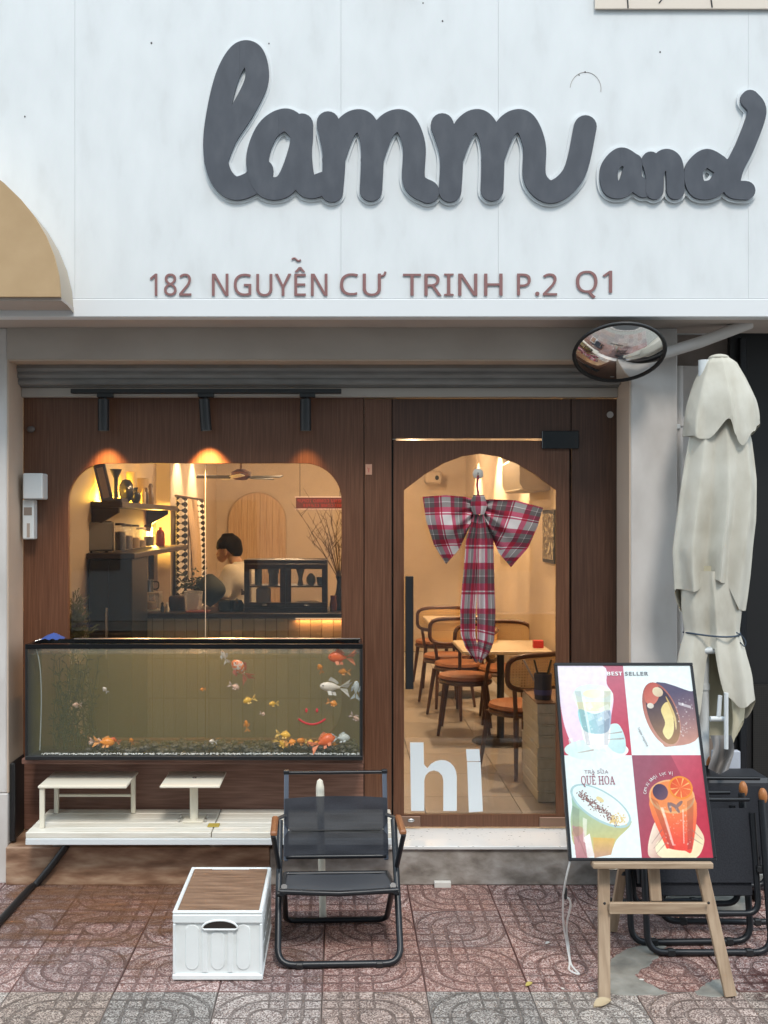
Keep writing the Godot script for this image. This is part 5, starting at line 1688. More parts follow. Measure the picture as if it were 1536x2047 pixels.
	paint_poly(im, [[0.78, H], [1, H], [1, 0.72], [0.88, 0.66]], Color(0.80, 0.40, 0.46), Color(0.74, 0.26, 0.34), Vector2(0.8, H), Vector2(1, 0.7), 0.7)
	paint_poly(im, [[0.56, 1.0], [0.545, 0.95], [0.58, 0.87], [0.62, 0.82], [0.66, 0.84], [0.66, 0.92], [0.70, 1.0]], Color(0.94, 0.88, 0.80), Color(0.80, 0.60, 0.55), Vector2(0.55, 0.9), Vector2(0.68, 0.95))
	paint_poly(im, [[0.86, 0.80], [0.93, 0.86], [0.95, 0.92], [0.88, 1.0], [0.72, 1.0], [0.74, 0.96], [0.86, 0.93]], Color(0.90, 0.78, 0.66), Color(0.95, 0.90, 0.74), Vector2(0.9, 0.82), Vector2(0.8, 1.0))
	paint_poly(im, [[0.60, 0.94], [0.68, 0.90], [0.74, 0.96], [0.84, 0.955], [0.90, 0.91], [0.94, 0.92], [0.86, 1.0], [0.64, 1.0]], Color(0.95, 0.90, 0.76), Color(0.93, 0.86, 0.70), Vector2(0.7, 0.9), Vector2(0.8, 1.0))
	paint_poly(im, [[0.595, 0.70], [0.915, 0.69], [0.86, 0.955], [0.80, 0.965], [0.70, 0.955], [0.665, 0.93]], Color(0.95, 0.58, 0.34), Color(0.90, 0.30, 0.26), Vector2(0.75, 0.7), Vector2(0.76, 0.95))
	paint_poly(im, ell(0.755, 0.695, 0.165, 0.115, 0), Color(0.88, 0.72, 0.52), Color(0.92, 0.66, 0.46), z, dn)
	paint_poly(im, ell(0.755, 0.693, 0.152, 0.102, 0), Color(0.90, 0.52, 0.32), Color(0.95, 0.60, 0.38), Vector2(0.6, 0.66), Vector2(0.9, 0.74))
	paint_poly(im, ell(0.675, 0.672, 0.055, 0.055, -20), Color(0.28, 0.24, 0.34), Color(0.46, 0.34, 0.40), Vector2(0.64, 0.64), Vector2(0.72, 0.7))
	paint_poly(im, ell(0.825, 0.650, 0.088, 0.080, 0), Color(0.93, 0.62, 0.26), Color(0.90, 0.52, 0.24), z, dn)
	paint_poly(im, ell(0.825, 0.650, 0.074, 0.067, 0), Color(0.86, 0.34, 0.22), Color(0.92, 0.46, 0.28), Vector2(0.76, 0.6), Vector2(0.9, 0.7))
	for i in 9:
		var a = TAU * i / 9.0 + 0.2
		var e = Vector2(0.825 + 0.072 * cos(a), 0.65 + 0.05 * sin(a))
		paint_poly(im, [[0.825, 0.65], [e.x - 0.004, e.y - 0.003], [e.x + 0.004, e.y + 0.003]], Color(0.96, 0.72, 0.46), Color(0.96, 0.72, 0.46), z, dn)
	for q in [[0.76, 0.74, 30], [0.80, 0.735, -40], [0.73, 0.75, 80], [0.78, 0.755, 60]]:
		paint_poly(im, ell(q[0], q[1], 0.035, 0.012, q[2]), Color(0.40, 0.30, 0.34), Color(0.62, 0.50, 0.46), z, dn)
	paint_poly(im, [[0.63, 0.72], [0.66, 0.74], [0.70, 0.80], [0.68, 0.80]], Color(0.97, 0.82, 0.60), Color(0.95, 0.66, 0.44), z, dn, 0.7)
	paint_poly(im, [[0.68, 0.82], [0.70, 0.82], [0.73, 0.93], [0.71, 0.93]], Color(0.98, 0.66, 0.50), Color(0.95, 0.5, 0.4), z, dn, 0.5)
	for q in [[[0.115, 0.14], [0.16, 0.14], [0.20, 0.43], [0.17, 0.43], 0.4], [[0.335, 0.14], [0.385, 0.14], [0.33, 0.43], [0.30, 0.43], 0.4], [[0.60, 0.70], [0.65, 0.72], [0.73, 0.955], [0.70, 0.955], 0.45], [[0.86, 0.72], [0.912, 0.70], [0.86, 0.955], [0.825, 0.96], 0.5], [[0.03, 0.74], [0.08, 0.76], [0.06, 0.93], [0.02, 0.86], 0.35]]:
		paint_poly(im, [q[0], q[1], q[2], q[3]], Color(0.25, 0.2, 0.25), Color(0.25, 0.2, 0.25), z, dn, q[4] * 0.45)
	for q in [[[0.165, 0.17], [0.185, 0.17], [0.215, 0.42], [0.20, 0.42]], [[0.665, 0.75], [0.685, 0.75], [0.735, 0.94], [0.72, 0.94]], [[0.82, 0.76], [0.828, 0.76], [0.808, 0.93], [0.80, 0.93]], [[0.88, 0.20], [0.97, 0.22], [0.97, 0.235], [0.88, 0.215]], [[0.10, 0.80], [0.13, 0.81], [0.11, 0.93], [0.09, 0.92]]]:
		paint_poly(im, q, Color(1, 1, 1), Color(1, 0.98, 0.95), z, dn, 0.5)
	for i in 150:
		var cup = i % 3
		var p = Vector2(r.randf_range(0.15, 0.35), r.randf_range(0.2, 0.42)) if cup == 0 else Vector2(r.randf_range(0.68, 0.85), r.randf_range(0.74, 0.94)) if cup == 1 else Vector2(r.randf_range(0.86, 0.99), r.randf_range(0.18, 0.38))
		var rr = r.randf_range(0.002, 0.007)
		paint_poly(im, ell(p.x, p.y, rr, rr), Color(1, 1, 1), Color(0.9, 0.85, 0.8), z, dn, r.randf_range(0.15, 0.5))
	for i in 7:
		var p = Vector2(r.randf_range(0.18, 0.33), r.randf_range(0.21, 0.31))
		paint_poly(im, [[p.x, p.y], [p.x + 0.04, p.y - 0.012], [p.x + 0.055, p.y + 0.02], [p.x + 0.012, p.y + 0.034]], Color(1, 1, 1), Color(0.8, 0.9, 0.95), z, dn, 0.35)
	# fingers along the hands
	for q in [[0.575, 0.93, 0.66, 0.86], [0.585, 0.955, 0.67, 0.89], [0.60, 0.98, 0.68, 0.925], [0.94, 0.91, 0.87, 0.86], [0.935, 0.935, 0.86, 0.90], [0.10, 0.47, 0.22, 0.455], [0.34, 0.37, 0.44, 0.36], [0.33, 0.40, 0.45, 0.395], [0.05, 0.88, 0.10, 0.99]]:
		var a2 = Vector2(q[0], q[1])
		var b2 = Vector2(q[2], q[3])
		var nn = (b2 - a2).orthogonal().normalized() * 0.004
		paint_poly(im, [a2 + nn * 0.3, b2 + nn, b2 - nn, a2 - nn * 0.3], Color(0.55, 0.40, 0.38), Color(0.6, 0.45, 0.42), z, dn, 0.5)
	# soften as print does, and let the ink vary a little
	var blot = FastNoiseLite.new()
	blot.frequency = 0.03
	blot.fractal_octaves = 4
	var bi = blot.get_image(600, 800)
	im.resize(240, 320, Image.INTERPOLATE_LANCZOS)
	im.resize(600, 800, Image.INTERPOLATE_CUBIC)
	for y in 800:
		for x in 600:
			var c = im.get_pixel(x, y)
			im.set_pixel(x, y, c * lerpf(0.97, 1.03, bi.get_pixel(x, y).r))
	return ImageTexture.create_from_image(im)


func easel_and_board() -> void:
	var bl = V(1138, 1721, 4.05)
	var br = V(1433, 1721, 4.05)
	var tl = V(1106, 1325, 4.33)
	var ex = (br - bl).normalized()
	var ey = (tl - bl)
	ey = (ey - ex * ey.dot(ex)).normalized()
	var w = (br - bl).length()
	var h = (tl - bl).length()
	var bs = Basis(ex, ey, ex.cross(ey))
	var t = thing("menu_board", "tall menu board in a thin black frame, printed with four drinks", "menu board", bl + ex * w / 2)
	var xf = Transform3D(bs, bl)
	var fr = 0.012
	var pm = StandardMaterial3D.new()
	pm.albedo_texture = board_print()
	pm.roughness = 0.22
	var sheet = Sh.new()
	sheet.face([xf * Vector3(fr, fr, 0.0), xf * Vector3(w - fr, fr, 0.0), xf * Vector3(w - fr, h - fr, 0.0), xf * Vector3(fr, h - fr, 0.0)], bs.z, [Vector2(0, 1), Vector2(1, 1), Vector2(1, 0), Vector2(0, 0)])
	obj("print", sheet, pm, t)
	obj("back", Sh.new().box(xf * Vector3(w / 2, h / 2, -0.013), Vector3(w - 0.004, h - 0.004, 0.024), 0.0, bs), M.black, t)
	for e in [[0.0, 0.0, w, fr], [0.0, h - fr, w, h], [0.0, fr, fr, h - fr], [w - fr, fr, w, h - fr]]:
		obj("frame", Sh.new().box(xf * Vector3((e[0] + e[2]) / 2, (e[1] + e[3]) / 2, -0.008), Vector3(e[2] - e[0], e[3] - e[1], 0.026), 0.002, bs), M.dark_metal, t)
	var at = func(u: float, v: float, z := 0.002) -> Transform3D: return Transform3D(bs, xf * Vector3(fr + u * (w - 2 * fr), h - fr - v * (h - 2 * fr), z))
	var W = w - 2 * fr
	lettering("word_best", "BEST", ["Droid Sans"], 0.016, W * 0.115, 0.001, mat(Color(0.85, 0.87, 0.87), 0.5), t, at.call(0.425, 0.045), true)
	lettering("word_seller", "SELLER", ["Droid Sans"], 0.016, W * 0.175, 0.001, mat(Color(0.20, 0.21, 0.23), 0.5), t, at.call(0.59, 0.045), true)
	lettering("words_tra_sua", "TRÀ SUA", ["Droid Sans"], 0.013, W * 0.175, 0.001, mat(Color(0.38, 0.30, 0.33), 0.5), t, at.call(0.225, 0.566))
	lettering("words_que_hoa", "QUÊ HOA", ["Droid Serif"], 0.034, W * 0.245, 0.001, mat(Color(0.32, 0.10, 0.14), 0.5), t, at.call(0.232, 0.612))
	# one word in an arc over the orange drink, tiny words beside the dark one
	var rose = mat(Color(0.38, 0.30, 0.33), 0.5)
	var mk = func(called: String, pts: Array, r: float, m2: Material) -> void:
		var w3 = []
		for q in pts:
			w3.append((at.call(q[0], q[1]) as Transform3D).origin)
		obj(called, Sh.new().tube(w3, r, 6), m2, t)
	mk.call("tilde", [[0.252, 0.5545], [0.257, 0.5525], [0.262, 0.5545], [0.267, 0.5525]], 0.0011, rose)
	mk.call("horn", [[0.270, 0.5605], [0.274, 0.5585], [0.2745, 0.556]], 0.0011, rose)
	mk.call("acute", [[0.196, 0.5835], [0.204, 0.5775]], 0.0015, mat(Color(0.32, 0.10, 0.14), 0.5))
	var arcw = "Cam Xí Muôi Luc Vi"
	var cream = mat(Color(0.85, 0.82, 0.80), 0.5)
	for i in arcw.length():
		if arcw[i] == " ":
			continue
		var a = deg_to_rad(lerpf(188, 276, i / float(arcw.length() - 1)))
		var p = Vector2(0.755 + 0.195 * cos(a), 0.693 + 0.118 * sin(a))
		var x2: Transform3D = at.call(p.x, p.y)
		x2.basis = bs * Basis(Vector3.BACK, -(a + PI / 2))
		lettering("arc_letter", arcw[i], ["Droid Sans"], 0.0125, 0.0, 0.001, cream, t, x2)
		if i == 9 or i == 13 or i == 17:
			var e = x2.origin - x2.basis.y * 0.0095
			obj("dot_below", Sh.new().ball(e, Vector3.ONE * 0.0014, 6, 4), cream, t)
	var side = at.call(0.588, 0.385) as Transform3D
	side.basis = bs * Basis(Vector3.BACK, deg_to_rad(-68))
	lettering("small_words", "Triple Hojicha", ["Droid Sans"], 0.009, 0.085, 0.001, mat(Color(0.35, 0.33, 0.34), 0.5), t, side)
	# the easel
	var e = thing("easel", "pale wooden easel holding the menu board", "easel", V(1330, 1990, 3.99))
	var leg = func(s: Sh, a: Vector3, b: Vector3, wd: float, dp: float) -> Sh:
		var y = (b - a).normalized()
		var z = (Vector3.BACK - y * y.z).normalized()
		return s.box((a + b) / 2, Vector3(wd, (b - a).length(), dp), 0.002, Basis(y.cross(z), y, z))
	var nb = -0.045
	obj("front_leg", leg.call(Sh.new(), V(1208, 1998, 3.967), V(1212, 1500, 4.235) + Vector3(0, 0, nb), 0.046, 0.022), M.pale_wood, e)
	obj("front_leg", leg.call(Sh.new(), V(1461, 1992, 3.98), V(1378, 1600, 4.17) + Vector3(0, 0, nb), 0.046, 0.022), M.pale_wood, e)
	obj("rear_leg", leg.call(Sh.new(), Vector3(X(1224, 4.62), 0.005, -4.62), V(1290, 1480, 4.35), 0.042, 0.022), M.pale_wood, e)
	obj("centre_post", leg.call(Sh.new(), V(1313, 1803, 4.075) + Vector3(0, 0, -0.01), V(1296, 1500, 4.21) + Vector3(0, 0, nb), 0.044, 0.022), M.pale_wood, e)
	obj("cross_rail", leg.call(Sh.new(), V(1218, 1815, 4.05), V(1413, 1815, 4.05), 0.044, 0.02), M.pale_wood_x, e)
	obj("ledge", Sh.new().box((bl + br) / 2 + Vector3(0.035, -0.013, 0.0), Vector3(0.484, 0.024, 0.05), 0.003), M.pale_wood_x, e)
	var sc = Sh.new()
	for q in [[1209, 1806], [1417, 1805]]:
		sc.ball(V(q[0], q[1], 4.02), Vector3(0.006, 0.006, 0.004), 8, 5)
	obj("screw", sc, M.black, e)
	obj("hook", Sh.new().tube([V(1218, 1736, 4.04), V(1232, 1737, 4.03), V(1237, 1734, 4.03)], 0.004, 6), M.ivory, e)
	# white cable from the board
	var cab = thing("power_cable", "thin white cable hanging from the menu board, coiled on the tiles", "cable", Vector3(1.0, 0, -4.3))
	var ca = []
	for q in [[1140, 1722, 4.06, -1], [1131, 1760, 4.1, -1], [1126, 1800, 4.2, -1], [1127, 1850, 4.35, -1], [1134, 1890, 4.4, -1], [1139, 1925, 0, 0.006], [1139, 1941, 0, 0.004], [1158, 1949, 0, 0.004], [1142, 1930, 0, 0.006], [1137, 1890, 4.42, -1], [1133, 1850, 4.36, -1], [1141, 1810, 4.25, -1], [1136, 1795, 4.22, -1], [1127, 1795, 4.2, -1]]:
		var d: float = q[2] if q[2] > 0 else EYE * FL / (q[1] - CY)
		var p = V(q[0], q[1], d)
		if q[3] > 0:
			p.y = q[3]
		ca.append(p)
	obj("wire", Sh.new().tube(curve(ca, 6), 0.0042, 7), mat(Color(0.74, 0.73, 0.71), 0.5), cab)
	obj("inline_switch", Sh.new().box(V(1131, 1786, 4.16), Vector3(0.012, 0.05, 0.012), 0.003), M.black, cab)


func rounded_u(a: Vector3, b: Vector3, c: Vector3, d: Vector3, r: float) -> Array:
	# a path a-b-c-d with rounded corners at b and c
	var out = [a]
	for k in 2:
		var p0: Vector3 = [a, b][k]
		var p1: Vector3 = [b, c][k]
		var p2: Vector3 = [c, d][k]
		var u = (p0 - p1).normalized() * r
		var v = (p2 - p1).normalized() * r
		for i in 7:
			var t = i / 6.0
			out.append((p1 + u) * (1 - t) * (1 - t) + p1 * 2 * t * (1 - t) + (p1 + v) * t * t)
	out.append(d)
	return out


func kermit_chair() -> void:
	# local frame: x across, z towards the viewer, front bar at z = 0
	var base = Vector3(X(679, 4.246), 0, -4.246)
	var t = thing("folding_chair", "black folding camp chair with wooden armrests, standing open on the pavement", "folding chair", base)
	var b = Basis(Vector3.UP, deg_to_rad(2.0))
	var P = func(x: float, y: float, z: float) -> Vector3: return base + b * Vector3(x, y, -z)
	var m: Material = M.dark_metal
	var f = Sh.new()
	f.tube(rounded_u(P.call(-0.262, 0.52, 0.36), P.call(-0.262, 0.016, 0.0), P.call(0.262, 0.016, 0.0), P.call(0.262, 0.52, 0.36), 0.07), 0.0145, 12)
	obj("front_frame", f, m, t)
	var r = Sh.new()
	r.tube(rounded_u(P.call(-0.237, 0.31, 0.10), P.call(-0.237, 0.016, 0.47), P.call(0.237, 0.016, 0.47), P.call(0.237, 0.31, 0.10), 0.06), 0.0135, 12)
	obj("rear_frame", r, m, t)
	obj("front_rail", Sh.new().tube([P.call(-0.255, 0.305, 0.06), P.call(-0.12, 0.300, 0.055), P.call(0, 0.296, 0.053), P.call(0.12, 0.300, 0.055), P.call(0.255, 0.305, 0.06)], 0.0125, 12), m, t)
	obj("back_rail", Sh.new().tube([P.call(-0.235, 0.318, 0.462), P.call(0.235, 0.318, 0.462)], 0.0105, 10), m, t)
	obj("rear_rail", Sh.new().tube([P.call(-0.235, 0.242, 0.45), P.call(0.235, 0.242, 0.45)], 0.0125, 12), m, t)
	for s in [-1, 1]:
		obj("back_post", Sh.new().box(P.call(s * 0.236, 0.49, 0.52), Vector3(0.022, 0.40, 0.02), 0.004, b * Basis(Vector3.RIGHT, deg_to_rad(-16))), mat(Color(0.13, 0.15, 0.19), 0.35, 0.5), t)
		obj("seat_tube", Sh.new().tube([P.call(s * 0.245, 0.30, 0.05), P.call(s * 0.24, 0.24, 0.46)], 0.011, 10), m, t)
		var a: MeshInstance3D = obj("armrest", Sh.new().box(P.call(s * 0.283, 0.532, 0.24), Vector3(0.030, 0.024, 0.24), 0.007, b), M.armrest, t)
		obj("arm_post", Sh.new().tube([P.call(s * 0.285, 0.525, 0.12), P.call(s * 0.262, 0.36, 0.20)], 0.011, 10), m, t)
		obj("arm_joint", Sh.new().tube([P.call(s * 0.285, 0.512, 0.40), P.call(s * 0.24, 0.505, 0.49)], 0.009, 8), M.steel, t)
		obj("post_cap", Sh.new().box(P.call(s * 0.236, 0.688, 0.575), Vector3(0.028, 0.02, 0.026), 0.004, b), M.dark_metal, t)
		obj("rubber_foot", Sh.new().box(P.call(s * 0.17, 0.014, 0.0), Vector3(0.035, 0.028, 0.034), 0.006, b), M.black, t)
		obj("frame_link", Sh.new().tube([P.call(s * 0.268, 0.26, 0.155), P.call(s * 0.228, 0.26, 0.155)], 0.012, 10), M.black, t)
	obj("top_bar", Sh.new().tube([P.call(-0.25, 0.685, 0.575), P.call(0.25, 0.685, 0.575)], 0.0085, 10), m, t)
	# slung cloth
	var cloth = noisy([[0.0, Color(0.014, 0.016, 0.023)], [1.0, Color(0.028, 0.031, 0.042)]], 0.08, Vector3(2.5, 2.5, 2.5), 0.8, 90, 0.05)
	cloth.rim_enabled = true
	cloth.rim = 0.3
	var netting = cloth.duplicate()
	netting.transparency = BaseMaterial3D.TRANSPARENCY_ALPHA
	netting.albedo_color = Color(1, 1, 1, 0.945)
	var seat = Sh.new()
	for lay in [0.0, 0.008]:
		seat.grid(func(u, v):
			var x: float = lerpf(-0.245, 0.245, u)
			var sag: float = 0.028 * sin(u * PI) * sin(v * PI) + 0.004 * sin(u * 23.0) * (1.0 - sin(u * PI)) * v
			return P.call(x * (1.0 - 0.04 * sin(v * PI)), 0.309 - 0.066 * v - sag - lay, lerpf(0.045, 0.455, v)), 20, 12)
	obj("seat", seat, cloth, t)
	var back = Sh.new()
	for lay in [0.0]:
		back.grid(func(u, v):
			var x: float = lerpf(-0.245, 0.245, u)
			var notch: float = 1.0 - 0.10 * exp(-pow((v - 0.46) / 0.07, 2))
			var y = lerpf(0.325, 0.575, v)
			var lean = lerpf(0.46, 0.535, v)
			return P.call(x * notch, y + 0.006 * sin(u * PI) * (v - 0.5), lean + 0.03 * sin(u * PI) + lay - 0.012 + 0.003 * sin(v * 20.0) * sin(u * 9.0)), 24, 20)
	obj("backrest", back, netting, t)
	obj("backrest_seam", Sh.new().tube([P.call(-0.21, 0.437, 0.475), P.call(-0.1, 0.43, 0.498), P.call(0, 0.428, 0.505), P.call(0.1, 0.43, 0.498), P.call(0.21, 0.437, 0.475)], 0.003, 6), M.black, t)


func folded_chairs() -> void:
	# chairs folded flat and leaning on one another against the gate
	var proto: Node3D
	var spec = [["black folded camp chair in front of the stack, its foot bar nearest the easel", Vector3(X(1420, 4.36), 0.0, -4.36), 0.0, -10.0], ["black folded camp chair second in the stack, right behind the front one", Vector3(X(1383, 4.47), 0.0, -4.47), 0.03, -9.0], ["black folded camp chair third in the stack, leaning on the gate's side", Vector3(X(1440, 4.62), 0.03, -4.62), -0.02, -8.0], ["black folded camp chair last in the stack, its bent foot showing left of the easel", Vector3(X(1318, 4.86), 0.03, -4.86), 0.06, -8.0]]
	for q in spec:
		var o: Node3D
		if proto == null:
			o = thing("folded_chair", q[0], "folding chair", Vector3.ZERO, "camp chairs folded into a stack")
			ORG = Vector3.ZERO
			var m: Material = M.dark_metal
			obj("outer_frame", Sh.new().tube(rounded_u(Vector3(-0.27, 0.66, 0), Vector3(-0.27, 0.016, 0), Vector3(0.27, 0.016, 0), Vector3(0.27, 0.66, 0), 0.075), 0.0145, 12), m, o)
			obj("inner_frame", Sh.new().tube(rounded_u(Vector3(-0.24, 0.60, -0.035), Vector3(-0.24, 0.17, -0.035), Vector3(0.24, 0.17, -0.035), Vector3(0.24, 0.60, -0.035), 0.06), 0.0135, 12), m, o)
			obj("cloth", Sh.new().box(Vector3(0, 0.42, -0.06), Vector3(0.45, 0.36, 0.012), 0.004), M.fabric, o)
			obj("cloth_fold", Sh.new().grid(func(u, v): return Vector3(lerpf(-0.235, 0.235, u), lerpf(0.30, 0.62, v), -0.038 + 0.006 * sin(u * 8.0 + v * 3.0) * v), 14, 8), M.fabric, o)
			for s in [-1, 1]:
				obj("arm_tube", Sh.new().tube([Vector3(s * 0.285, 0.30, -0.02), Vector3(s * 0.285, 0.655, -0.02)], 0.012, 10), m, o)
				obj("armrest", Sh.new().ball(Vector3(s * 0.288, 0.675, -0.02), Vector3(0.019, 0.036, 0.02), 14, 8), mat(Color(0.40, 0.15, 0.045), 0.45), o)
				obj("hinge", Sh.new().box(Vector3(s * 0.255, 0.36, -0.018), Vector3(0.04, 0.03, 0.03), 0.005), M.black, o)
				obj("rubber_foot", Sh.new().box(Vector3(s * 0.17, 0.016, 0), Vector3(0.036, 0.032, 0.034), 0.006), M.black, o)
			obj("top_bar", Sh.new().tube([Vector3(-0.24, 0.655, -0.06), Vector3(0.24, 0.655, -0.06)], 0.009, 8), m, o)
			proto = o
		else:
			o = copy_of(proto, "folded_chair", q[0], Vector3.ZERO, 0.0, "camp chairs folded into a stack")
		o.position = q[1]
		o.rotation = Vector3(deg_to_rad(q[3]), q[2], 0)
	var bin = thing("storage_box", "dark grey storage box on wheels behind the folded chairs", "box", Vector3(1.85, 0, -5.05))
	obj("body", mbox(1.55, 2.14, 0.06, 0.62, 4.95, 5.18, 0.02), mat(Color(0.035, 0.038, 0.045), 0.5), bin)
	obj("band", mbox(1.545, 2.145, 0.11, 0.15, 4.945, 5.185, 0.004), mat(Color(0.2, 0.21, 0.2), 0.5), bin)
	for x in [1.62, 2.07]:
		obj("wheel", Sh.new().tube([Vector3(x - 0.012, 0.031, -5.0), Vector3(x + 0.012, 0.031, -5.0)], 0.03, 14), M.black, bin)
	solo("white_board", "pale blue white board standing behind the parasol's foot", "board", mbox(X(1424, 5.3), X(1478, 5.3), 0.0, Y(1500, 5.3), 5.28, 5.32, 0.004), mat(Color(0.52, 0.56, 0.64), 0.6))


func crate() -> void:
	var x0 = X(345, 4.121)
	var x1 = X(525, 4.121)
	var y1 = 0.289
	var z0 = 4.121
	var z1 = 4.65
	var t = thing("folding_crate", "white folding crate with a brown wooden lid, beside the folding chair", "crate", Vector3((x0 + x1) / 2, 0, -(z0 + z1) / 2))
	var m = noisy([[0.0, Color(0.70, 0.72, 0.71)], [0.35, Color(0.78, 0.81, 0.81)], [1.0, Color(0.81, 0.84, 0.84)]], 0.012, Vector3(1.5, 1.5, 1.5), 0.45, 103)
	# rim, lid, base, then the ribbed sides
	obj("rim", mbox(x0, x1, y1 - 0.052, y1 - 0.012, z0, z1, 0.006), m, t)
	for e in [[x0, x1, z0, z0 + 0.016], [x0, x1, z1 - 0.016, z1], [x0, x0 + 0.016, z0 + 0.0165, z1 - 0.0165], [x1 - 0.016, x1, z0 + 0.0165, z1 - 0.0165]]:
		obj("lip", mbox(e[0], e[1], y1 - 0.0118, y1, e[2], e[3], 0.004), m, t)
	obj("lid", mbox(x0 + 0.0165, x1 - 0.0165, y1 - 0.0115, y1 - 0.003, z0 + 0.0165, z1 - 0.0165, 0.002), M.lid_wood, t)
	obj("lid_tab", mbox(x0 + 0.10, x1 - 0.10, y1 - 0.003, y1 + 0.001, z1 - 0.03, z1 - 0.0165, 0.001), m, t)
	obj("base", mbox(x0 - 0.001, x1 + 0.001, 0.003, 0.03, z0 - 0.001, z1 + 0.001, 0.006), m, t)
	obj("front_wall", mbox(x0 + 0.012, x1 - 0.012, 0.0305, y1 - 0.0525, z0 + 0.012, z0 + 0.022), m, t)
	obj("back_wall", mbox(x0 + 0.012, x1 - 0.012, 0.0305, y1 - 0.0525, z1 - 0.022, z1 - 0.012), m, t)
	obj("inside", mbox(x0 + 0.0125, x1 - 0.0125, 0.0308, y1 - 0.053, z0 + 0.023, z1 - 0.023), mat(Color(0.05, 0.05, 0.05), 0.8), t)
	for x in [x0 + 0.001, x1 - 0.0125]:
		obj("side_wall", mbox(x, x + 0.0115, 0.0305, y1 - 0.0525, z0 + 0.03, z1 - 0.03), m, t)
		for z in [z0 + 0.002, z1 - 0.028]:
			obj("corner_post", mbox(x, x + 0.0115, 0.0305, y1 - 0.0525, z, z + 0.026, 0.003), m, t)
	# three long raised ovals on the front, two flat ribs between
	for k in 3:
		var cx = x0 + (x1 - x0) * (0.215 + 0.285 * k)
		var p = PackedVector2Array()
		for i in 17:
			var a = PI * i / 16.0
			p.append(Vector2(cx + 0.029 * cos(a), y1 - 0.085 + 0.029 * sin(a) - (0.028 if k == 1 else 0.0)))
		for i in 17:
			var a = PI + PI * i / 16.0
			p.append(Vector2(cx + 0.029 * cos(a), 0.072 + 0.029 * sin(a)))
		obj("oval_rib", Sh.new().prism(p, 0.008, Transform3D(Basis.IDENTITY, Vector3(0, 0, -(z0 + 0.0065))), 0.004), m, t)
	for k in 2:
		var cx = x0 + (x1 - x0) * (0.357 + 0.285 * k)
		obj("flat_rib", mbox(cx - 0.011, cx + 0.011, 0.034, y1 - 0.056, z0 + 0.006, z0 + 0.013, 0.002), m, t)
	# side slots
	for k in 5:
		for j in 2:
			var z = z0 + 0.07 + k * 0.085
			obj("slot", mbox(x1 - 0.0015, x1 + 0.0005, 0.05 + j * 0.09, 0.12 + j * 0.09, z, z + 0.05), mat(Color(0.2, 0.21, 0.2), 0.7), t)
	# handle hole
	var hp = PackedVector2Array()
	for i in 15:
		var a = PI * i / 14.0
		hp.append(Vector2((x0 + x1) / 2 + 0.01 + 0.073 * cos(a), y1 - 0.069 + 0.032 * sin(a)))
	obj("handle_hole", Sh.new().prism(hp, 0.004, Transform3D(Basis.IDENTITY, Vector3(0, 0, -(z0 - 0.0012)))), mat(Color(0.02, 0.014, 0.01), 0.7), t)
	var hr = []
	for i in 15:
		hr.append(Vector3(hp[i].x, hp[i].y, -z0))
	hr.append(Vector3(hp[14].x + 0.01, hp[14].y - 0.006, -z0))
	hr.append(Vector3(hp[0].x - 0.01, hp[0].y - 0.006, -z0))
	obj("handle_lip", Sh.new().tube(hr, 0.0045, 8, true), m, t)


func plaid() -> ImageTexture:
	var n = 256
	var stripes = []
	for i in n:
		var t = float(i) / n
		var c = Color(0.62, 0.57, 0.56)
		if t > 0.26 and t < 0.40: c = Color(0.29, 0.006, 0.025)
		elif t >= 0.40 and t < 0.54: c = Color(0.12, 0.11, 0.105)
		elif t >= 0.54 and t < 0.555: c = Color(0.6, 0.55, 0.53)
		elif t >= 0.555 and t < 0.71: c = Color(0.07, 0.055, 0.055)
		elif t >= 0.71 and t < 0.87: c = Color(0.27, 0.005, 0.022)
		elif t >= 0.87 and t < 0.90: c = Color(0.72, 0.66, 0.64)
		elif t >= 0.90 and t < 0.95: c = Color(0.29, 0.006, 0.025)
		stripes.append(c)
	var im = Image.create_empty(n, n, false, Image.FORMAT_RGB8)
	for y in n:
		for x in n:
			var over = posmod(x + y, 4) < 2
			var a: Color = stripes[x]
			var b: Color = stripes[y]
			var c = Color(sqrt(a.r * b.r), sqrt(a.g * b.g), sqrt(a.b * b.b)).lerp(a if over else b, 0.12)
			c = c * lerpf(0.93, 1.0, float(posmod(x * 7 + y * 13, 11)) / 10.0)
			im.set_pixel(x, y, c.linear_to_srgb())
	return ImageTexture.create_from_image(im)


